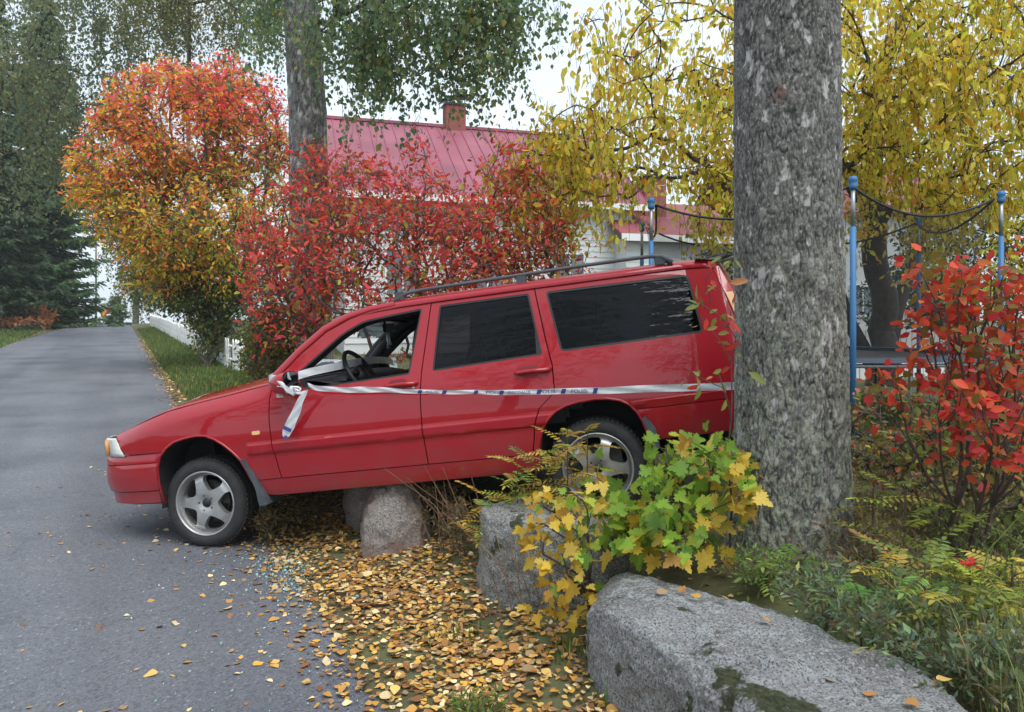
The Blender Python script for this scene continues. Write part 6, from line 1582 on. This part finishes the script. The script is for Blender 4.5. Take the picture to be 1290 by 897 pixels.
FP += [('tall lime seedling close to the trampoline side of the birch', 1100, 3.6, .36, 5, .2, YG, 0), ('bright green ferny seedling over the grey-green herbs', 1165, 2.7, .30, 7, .2, GG, 0), ('yellow-green ferny seedling behind the granite end', 1205, 2.55, .26, 6, .18, YG, 0), ('golden seedling at the edge of the tall dry grass', 1275, 2.75, .3, 5, .18, YO, 0)]
for i, (lab, px, d, h, n, L, pal, _) in enumerate(FP):
    x = (px - CX) / F * d; frond_plant(lab, x, d, h * 1.15, n + 3, L, pal, 300 + i)
for i, (lab, px, d, h, n, L, pal) in enumerate([('yellowing rowan shoot standing in front of the rear wheel arch', 715, 4.18, .70, 8, .22, YO), ('slim yellow rowan shoot against the rear door', 652, 4.25, .66, 7, .16, YO), ('dull yellow seedling arching beside the car sill', 612, 4.3, .45, 6, .18, YO), ('green and yellow seedling on top of the squat stone', 690, 4.15, .50, 8, .20, YG), ('grey-green seedling sprouting at the left end of the squat stone', 630, 4.2, .42, 7, .18, GG), ('yellow seedling half covering the rear wheel rim', 740, 4.22, .62, 7, .18, YO), ('olive seedling between rear door and yellow shoots', 675, 4.24, .60, 7, .2, GG), ('ochre seedling just in front of the rear tyre', 698, 4.2, .66, 7, .2, YO), ('tangled green seedling at the sill end near the squat stone', 655, 4.3, .40, 7, .2, YG)]):
    x = (px - CX) / F * d; frond_plant(lab, x, d, h, n + 4, L * 1.1, pal, 330 + i, leaflet=.045, pairs=8)

# low leafy herbs
HERB = [(.17, .24, .14, 3), (.23, .30, .18, 3), (.14, .20, .10, 2), (.32, .33, .12, 1.4)]
HERBG = [(.15, .22, .06, 3), (.20, .28, .07, 2), (.32, .32, .08, 1)]
HERBB = [(.24, .17, .08, 3), (.17, .14, .07, 2), (.30, .22, .09, 1)]
def herb(label, px, d, w, h, n, pal, seed, leaf=.03, nleaf=9, shape=None, cat='plant', name='wild_herb'):
    x = (px - CX) / F * d; y = d; z = gz(x, y); rng = np.random.default_rng(seed)
    tg = np.stack([x + rng.normal(0, w * .5, n), y + rng.normal(0, w * .4, n), z + h * rng.uniform(.3, 1.0, n) ** .8], 1)
    big_shrub(name, label, cat, (x, y, z), tg, lambda r, t: pick_colors(r, len(t), pal, .22), leaf, nleaf, leaf * 2.2, shape or leaf_quad(.34, .08), seed, nst=7, sp=w * .4, hst=h * .25, rtip=.0013, droop=.1, twig_r=.0007, up=1.0, barkm=bark('herb', (.10, .085, .05)))
HS = [('grey-green wormwood clump behind the middle of the granite block', 1040, 2.95, .20, .22, 60, HERB), ('dusty green wormwood clump below the golden seedling', 1130, 2.62, .24, .24, 70, HERB), ('blue-green herb clump at the far end of the granite block', 1200, 2.40, .22, .22, 60, HERB), ('green herb clump between birch roots and granite', 960, 3.28, .16, .16, 40, HERBG), ('ragged green weeds under the red-orange shrub', 1245, 2.75, .26, .28, 60, HERBG), ('brownish dry weeds right of the birch foot', 1095, 3.30, .22, .30, 55, HERBB), ('dull weeds on the lawn edge past the birch', 1150, 4.1, .40, .30, 70, HERBB), ('tangled green weeds at the base of the red-orange shrub', 1240, 3.5, .40, .32, 70, HERBG), ('low green herbs at the road side of the granite block', 800, 3.10, .10, .12, 30, HERBG), ('small green tuft among the fallen leaves by the granite block', 600, 2.85, .12, .07, 40, HERBG), ('pale weeds along the top of the squat stone', 680, 4.36, .24, .30, 60, HERBG), ('dry brown weeds between squat stone and boulder', 585, 4.55, .20, .30, 50, HERBB), ('drab weeds hanging beside the front mud flap', 338, 5.15, .14, .22, 40, HERBB), ('olive weeds in the dark under the car', 400, 5.7, .30, .25, 50, HERBB), ('leggy weeds between pointed boulder and yellow sapling', 560, 4.9, .2, .35, 40, HERBB), ('dense grey-green herbs at the near end of the granite block', 1270, 2.3, .2, .25, 60, HERB), ('olive weeds behind the granite block beside the birch', 1075, 3.6, .25, .25, 60, HERBB), ('rusty weeds on the lawn below the trampoline', 1130, 5.6, .6, .25, 80, HERBB)]
for i, (lab, px, d, w, h, n, pal) in enumerate(HS): herb(lab, px, d, w, h, n, pal, 400 + i)
# crimson sprig
x = (1222 - CX) / F * 2.78; z = gz(x, 2.78); root = empty('red_sprig', (x, 2.78, z), 'small crimson leaf rosette on a stalk among the green seedlings', 'plant')
g = MB(); g.tube([(0, 0, 0), (.005, 0, .12), (0, 0, .30)], .002, 5); g.build('stem', bark('shrub', (.085, .06, .05)), root)
me = npmesh('leaf', leaf_shape(.5, .1, .1)[0], [leaf_shape(.5, .1, .1)[1]]); me.materials.append(leafmat('crimson_leaf', (.62, .03, .03), .3))
for k in range(7):
    o = link('leaf', me, root, None, (0, 0, .30)); o.scale = (.055,) * 3; o.rotation_euler = (0, -.2 - .5 * (k % 2), k * .9)
# dry stalks under the car
for i, (px, d, n) in enumerate([(585, 4.65, 16), (560, 4.95, 12), (650, 3.75, 7)]):
    rng = np.random.default_rng(500 + i); x = (px - CX) / F * d; z = gz(x, d); root = empty('dry_stalks', (x, d, z), ['bundle of bare brown stalks leaning under the rear door', 'bare stalks poking up behind the pointed boulder', 'thin bare stems in front of the squat stone'][i], 'stalks')
    for k in range(n):
        a = rng.uniform(-.16, .16); ln = rng.uniform(.28, .55); tx = rng.normal(-.12, .14); ty = rng.normal(0, .08)
        g = MB(); g.tube([(a, rng.normal(0, .06), -.02), (a + tx * .4, ty * .4, ln * .55), (a + tx, ty, ln)], [.0032, .0026, .0012], 4); g.build('stalk', bark('dry', (.20, .12, .075)), root)

# ---------------------------------------------------------------- grass
def grass(name, label, pts, h, palette, seed, lean=.35, w=.0035):
    rng = np.random.default_rng(seed); n = len(pts); a = rng.uniform(0, 6.283, n); hh = h * np.exp(rng.normal(0, .35, n))
    d = np.stack([np.cos(a), np.sin(a), 0 * a], 1); s_ = np.stack([-np.sin(a), np.cos(a), 0 * a], 1); l = np.abs(rng.normal(0, lean, n))[:, None] * hh[:, None]
    w = w * np.exp(rng.normal(0, .2, n))[:, None]
    up_ = np.array([[0, 0, 1.]]) * hh[:, None]
    V = np.stack([pts - s_ * w, pts + s_ * w, pts + up_ * .55 + d * l * .35 + s_ * w * .8, pts + up_ * .55 + d * l * .35 - s_ * w * .8, pts + up_ * .92 + d * l], 1).reshape(-1, 3)
    i = (np.arange(n) * 5)[:, None]
    o = link(name, npmesh(name, V, [i + np.array([[0, 1, 2, 3]]), i + np.array([[3, 2, 4]])], np.repeat(pick_colors(rng, n, palette, .25), 5, 0)), None, LEAFM)
    return tag(o, label, 'grass', kind='stuff')
def scatter_st(rng, n, s0, s1, t0, t1, p=1.0):
    s = s0 + (s1 - s0) * rng.uniform(0, 1, n) ** p; t = rng.uniform(t0, t1, n); x, y = xy_of(s, t); return np.stack([x, y, ground_z(x, y)], 1)
rng = np.random.default_rng(600)
GR = [(.10, .17, .04, 3), (.14, .22, .05, 2), (.22, .22, .07, 1), (.30, .25, .11, .6)]
pts = scatter_st(rng, 26000, 10, 52, .12, 1.9, 1.7)
grass('verge_grass', 'green and fading grass on the verge below the picket fence', pts, .10, GR, 1, w=.009)
pts = np.concatenate([scatter_st(rng, 16000, 22, 62, -9.5, -4.75, 1.4), scatter_st(rng, 14000, 2, 60, -18, -4.8, 1.0)])
grass('far_verge_grass', 'mown grass on the far side of the road', pts, .09, GR, 2, w=.02)
pts = np.concatenate([scatter_st(rng, 30000, 2.0, 13, 2.6, 9.0, 1.0), scatter_st(rng, 16000, 12, 34, 2.0, 14.0, 1.0)]); grass('lawn', 'rough lawn with dry blades around the trampoline', pts, .075, [(.15, .19, .07, 3), (.24, .24, .09, 2), (.32, .25, .12, 1)], 3, w=.006)
n = 900; x = rng.normal(.0, .3, n) + 1.85; y = rng.normal(0, .25, n) + 2.35; x = np.clip(x, 1.45, 2.8); pts = np.stack([x, y, ground_z(x, y)], 1)
grass('tall_grass', 'tall thin dry grass blades right of the granite block', pts, .26, [(.30, .28, .09, 3), (.20, .24, .07, 2), (.38, .30, .14, 2)], 4, lean=.5, w=.0022)
pts = np.concatenate([np.stack([rng.normal(cx, sd, n_), rng.normal(cy, sd, n_), np.zeros(n_)], 1) for cx, cy, sd, n_ in ((-.14, 2.85, .06, 160), (.12, 2.65, .07, 150), (.45, 2.9, .06, 140), (-.25, 3.6, .08, 120), (.25, 3.3, .06, 120), (.05, 4.1, .08, 120))]); pts[:, 2] = ground_z(pts[:, 0], pts[:, 1])
grass('verge_tufts', 'small green grass tufts poking through the fallen leaves', pts, .055, GR, 5, w=.0025)

# ---------------------------------------------------------------- fallen leaves
FL = [lin(216, 178, 104), lin(200, 150, 78), lin(170, 122, 70), lin(230, 206, 156), lin(138, 96, 60), lin(208, 158, 66), lin(156, 130, 98)]
FW = np.array([2.8, 2.6, 3, 2.2, 2.4, .9, 2.2])
FSH = [None] * 3
def fallen_shape(k):
    rr = np.random.default_rng(900 + k); c = rr.uniform(.10, .32); tw = rr.uniform(-.2, .2)
    half = [(0, .0), (.10, .20), (.28, .36), (.50, .34), (.75, .18), (1, 0)]; pts = half + [(x, -y) for x, y in half[1:-1]][::-1]
    V = np.array([(x - .5, y, c * (y * y * 2.2) + tw * (x - .5) * y * 2 + .10 * c * math.sin(x * 6)) for x, y in pts] + [(0, 0, -.0)]); n = len(pts)
    return V, np.array([(i, (i + 1) % n, n) for i in range(n)])
FSH = [fallen_shape(k) for k in range(4)]
rng = np.random.default_rng(700)
S_, T_ = [], []
def add(n, s, t): S_.append(s); T_.append(t)
n = 7500; add(n, 1.2 + 6.8 * rng.uniform(0, 1, n) ** 1.0, np.abs(rng.normal(0, .42, n)) * rng.choice([1, 1, 1, -.6], n) + .28)
n = 3500; add(n, rng.uniform(1.0, 6.6, n), rng.normal(.35, .28, n))
n = 420; add(n, rng.uniform(.8, 7.5, n), -rng.exponential(.45, n))
n = 110; add(n, rng.uniform(2.0, 9.5, n), -rng.uniform(.3, 4.2, n))
n = 2600; add(n, 8 + 34 * rng.uniform(0, 1, n) ** 1.6, rng.normal(.08, .16, n))
n = 700; add(n, rng.uniform(9, 30, n), rng.uniform(.1, 1.5, n))
n = 600; add(n, rng.uniform(24, 60, n), -4.8 + rng.normal(0, .2, n))
n = 4500; add(n, rng.uniform(1, 13, n), rng.uniform(1.3, 9, n))
S_ = np.concatenate(S_); T_ = np.concatenate(T_)
X, Y = xy_of(S_, T_); Z = np.where(T_ < .03, road_z(S_) + .006, ground_z(X, Y) + .004)
dens = (T_ > .0) & (T_ < 1.1) & (S_ < 8); Z = Z + np.where(dens, rng.uniform(0, .022, len(Z)), rng.uniform(0, .004, len(Z)))
# not inside stones or tyre
def clear(x, y):
    ok = np.ones(len(x), bool)
    for cx, cy, r in ((.15, 4.1, .30), (.75, 2.6, .30), (.95, 2.2, .32), (.55, 3.1, .25), (-.77, 4.98, .22), (1.2, 1.9, .3), (1.42, 3.86, .3)): ok &= (x - cx) ** 2 + (y - cy) ** 2 > r * r
    return ok
ok = clear(X, Y) & (Y > .5) & ((lump(X * 2.3 + 5, Y * 2.3) + rng.normal(0, .45, len(X)) > -1.0) | (T_ < .1) | (S_ > 8)); X, Y, Z, T_, S_ = X[ok], Y[ok], Z[ok], T_[ok], S_[ok]
# some lie on the stones
def on_stone(px, py, z): r = np.array([(px - CX) / F, 1, (HY - py) / F]); d = (z - CH) / r[2]; return r * d + np.array([0, 0, CH])
ex = np.array([on_stone(*q, .455) for q in ((835, 745), (860, 742), (876, 750), (912, 752), (965, 780), (1085, 825), (1050, 857), (1097, 873), (1190, 855), (1150, 885))])
X = np.concatenate([X, ex[:, 0]]); Y = np.concatenate([Y, ex[:, 1]]); Z = np.concatenate([Z, ex[:, 2]]); T_ = np.concatenate([T_, np.full(len(ex), 1.0)]); S_ = np.concatenate([S_, np.full(len(ex), 2.)])
n = len(X); size = .033 * np.exp(rng.normal(0, .28, n)); size[-len(ex):] = .05; size = np.where(S_ > 9, size * 1.5, size)
ax = np.stack([rng.normal(size=n), rng.normal(size=n), rng.normal(0, .16, n)], 1); upv = np.stack([rng.normal(0, .2, n), rng.normal(0, .2, n), np.ones(n)], 1)
a, b, nn = frames(ax, upv, rng, .12)
ci = rng.choice(7, n, p=FW / FW.sum()); shp_i = rng.integers(0, 4, n)
pos = np.stack([X, Y, Z], 1); Z += 0
scr = np.where(in_frame(pos, 0), size / Y, 0); scr[-len(ex):] = 9
pick = np.argsort(-scr)[:300]; sel = np.zeros(n, bool); sel[pick] = True
cols = np.array(FL)[ci] * np.exp(rng.normal(0, .16, (n, 1)))
for k in range(4):
    m_ = (~sel) & (shp_i == k)
    if k == 0: VV, FF, CC, base_n = [], [], [], 0
    LV, LF = leaves_mesh(pos[m_], a[m_], b[m_], nn[m_], size[m_], FSH[k]); VV.append(LV); FF.append(LF + base_n); CC.append(np.repeat(cols[m_], len(FSH[k][0]), 0)); base_n += len(LV)
M_LITTER = leafmat('litter', None, .15, .6)
o = link('leaf_litter', npmesh('leaf_litter', np.concatenate(VV), [np.concatenate(FF)], np.concatenate(CC)), None, M_LITTER); tag(o, 'carpet of yellow and brown birch leaves along the road edge', 'leaf litter', kind='stuff')
mes = {}
fm = [leafmat('fallen_%d' % i, c, .12, .6) for i, c in enumerate(FL)]
names = ['golden', 'amber', 'tan', 'cream', 'brown', 'deep yellow', 'grey-brown']
for i in np.where(sel)[0]:
    key = (int(ci[i]), int(shp_i[i]))
    if key not in mes:
        me = npmesh('fallen_leaf', FSH[key[1]][0], [FSH[key[1]][1]]); me.materials.append(fm[key[0]]); mes[key] = me
    o = bpy.data.objects.new('fallen_leaf', mes[key]); COL.objects.link(o); s_ = size[i]; q = pos[i]
    o.matrix_world = Matrix(((a[i][0] * s_, b[i][0] * s_, nn[i][0] * s_, q[0]), (a[i][1] * s_, b[i][1] * s_, nn[i][1] * s_, q[1]), (a[i][2] * s_, b[i][2] * s_, nn[i][2] * s_, q[2]), (0, 0, 0, 1)))
    where = 'on top of the granite block' if i >= n - len(ex) else ('on the grey asphalt' if T_[i] < .03 else 'among the leaf litter on the verge')
    tag(o, '%s fallen birch leaf lying %s' % (names[ci[i]], where), 'leaf', 'fallen leaves ' + ('on the stone' if i >= n - len(ex) else 'on the road' if T_[i] < .03 else 'on the verge'))

# glass crumbs and paint chips on the asphalt
rng = np.random.default_rng(800); n = 680
s = np.concatenate([rng.normal(5.2, .30, 480), rng.uniform(3.0, 6.5, 200)]); t = np.concatenate([rng.normal(-.10, .11, 480), rng.normal(-.35, .35, 200)])
x, y = xy_of(s, t); pos = np.stack([x, y, np.where(t < .03, road_z(s) + .008, ground_z(x, y) + .012)], 1); a, b, nn = frames(rng.normal(size=(n, 3)), rng.normal(size=(n, 3)), rng)
V, Fc = leaves_mesh(pos, a, b, nn, .007 * np.exp(rng.normal(0, .35, n)), (np.array([(-.5, -.5, 0), (.5, -.5, 0), (.5, .5, 0), (-.5, .5, 0), (0, 0, .7)]), np.array([(0, 1, 4), (1, 2, 4), (2, 3, 4), (3, 0, 4)])))
o = link('glass_crumbs', npmesh('glass_crumbs', V, [Fc], None, False), None, mat('glass_crumb', (.36, .54, .53), rough=.12, spec=.8)); tag(o, 'scattered crumbs of pale teal broken glass on the asphalt beside the leaves', 'broken glass', kind='stuff')

# fallen twigs
rng = np.random.default_rng(820); g = MB()
for k in range(170):
    s_ = rng.uniform(1.5, 7.5); t_ = rng.normal(.45, .35); x, y = xy_of(s_, t_); z = (road_z(s_) + .012 if t_ < .03 else gz(x, y) + .022); a_ = rng.uniform(0, 3.14); L_ = rng.uniform(.03, .12)
    d_ = np.array([math.cos(a_), math.sin(a_), rng.normal(0, .08)]) * L_; p_ = np.array([x, y, float(z)])
    g.tube([p_ - d_, p_ + np.array([0, 0, .006]) + rng.normal(0, .006, 3), p_ + d_], [.0022, .0018, .001], 4)
tag(g.build('twig_litter', bark('dry', (.20, .12, .075))), 'broken bits of brown twig among the fallen leaves', 'twigs', kind='stuff')

# grit along the crumbling asphalt edge
rng = np.random.default_rng(830); n = 5200; s = 1.5 + 22 * rng.uniform(0, 1, n) ** 1.7; t = rng.normal(-.02, .16, n) - np.where(rng.uniform(0, 1, n) < .25, rng.exponential(.5, n), 0)
x, y = xy_of(s, t); pos = np.stack([x, y, np.where(t < .03, road_z(s) + .005, ground_z(x, y) + .004)], 1); a, b, nn = frames(rng.normal(size=(n, 3)), rng.normal(size=(n, 3)), rng)
sz = .006 * np.exp(rng.normal(0, .45, n)); oc = (np.array([(1, 0, 0), (-1, 0, 0), (0, .8, 0), (0, -.8, 0), (0, 0, .6), (0, 0, -.6)]) * .7, np.array([(0, 2, 4), (2, 1, 4), (1, 3, 4), (3, 0, 4), (2, 0, 5), (1, 2, 5), (3, 1, 5), (0, 3, 5)]))
V, Fc = leaves_mesh(pos, a, b, nn, sz, oc); c_ = np.clip(rng.normal(.20, .07, (n, 1)), .06, .45) * np.array([[1, .97, .92]])
m_ = bpy.data.materials.new('grit'); m_.use_nodes = True; at_ = m_.node_tree.nodes.new('ShaderNodeAttribute'); at_.attribute_name = 'tint'; m_.node_tree.links.new(at_.outputs['Color'], m_.node_tree.nodes['Principled BSDF'].inputs['Base Color']); m_.node_tree.nodes['Principled BSDF'].inputs['Roughness'].default_value = .9
tag(link('road_grit', npmesh('road_grit', V, [Fc], np.repeat(c_, 6, 0), False), None, m_), 'loose grit strewn along the crumbling edge of the asphalt', 'grit', kind='stuff')
# ---------------------------------------------------------------- trees across the road, mirrored in the car's dark windows
for i, (x, y, h, lab) in enumerate([(-5.2, -7.5, 15, 'tall birch across the road, mirrored in the dark rear door window'), (1.5, -9.0, 15, 'broad birch across the road, mirrored in the long quarter window'), (8.0, -8.0, 13, 'birch across the road, mirrored in the red tail panel'), (-11.5, -3.5, 10, 'birch across the road facing the car bonnet')]):
    rng = np.random.default_rng(950 + i); zb = gz(x, y); B = np.array([x, y, zb]); root = empty('birch_tree', B, lab, 'tree')
    birch_trunk(root, [(0, 0, 0), (.05, 0, h * .4), (-.1, .1, h * .7), (0, 0, h)], [.25, .2, .12, .04], 14, 40, 70 + i, amp=.012, white=.2)
    tg = blob_points(rng, [(np.array([x, y, zb + h * .62]), np.array([2.9, 2.6, h * .36]), 1)], 130, .4)
    nd, pr, n0 = grow([B + np.array([0, 0, h * .25]), B + np.array([.05, 0, h * .4]), B + np.array([-.1, .1, h * .7]), B + np.array([0, 0, h])], tg)
    V, Fq = limbs_mesh(nd, pr, np.minimum(radii(pr, .012), .1), 4, rng); b_ = link('branches', npmesh('branches', V - B, [Fq]), root, bark('twig', (.06, .04, .035))); b_['kind'] = 'stuff'
    hanging(root, B, np.repeat(nd[n0:], 3, 0) + rng.normal(0, .35, (len(nd[n0:]) * 3, 3)), rng, 1.7, BIRCHG, leaf=.16, gap=.15, sway=.2, spread=.12)

# ---------------------------------------------------------------- autumn haze
hz = MB(); hz.box((0, 90, 6.5), (900, 900, 21.5)); ho = hz.build('haze', None); ho.data.materials.clear()
hm = bpy.data.materials.new('haze_air'); hm.use_nodes = True; n_ = hm.node_tree; n_.nodes.remove(n_.nodes['Principled BSDF'])
pv = n_.nodes.new('ShaderNodeVolumePrincipled'); pv.inputs['Color'].default_value = (.90, .94, .97, 1); pv.inputs['Density'].default_value = .0008; pv.inputs['Anisotropy'].default_value = .2
n_.links.new(pv.outputs[0], n_.nodes['Material Output'].inputs['Volume']); ho.data.materials.append(hm); tag(ho, 'thin pale autumn haze over the whole street', 'haze', kind='stuff')
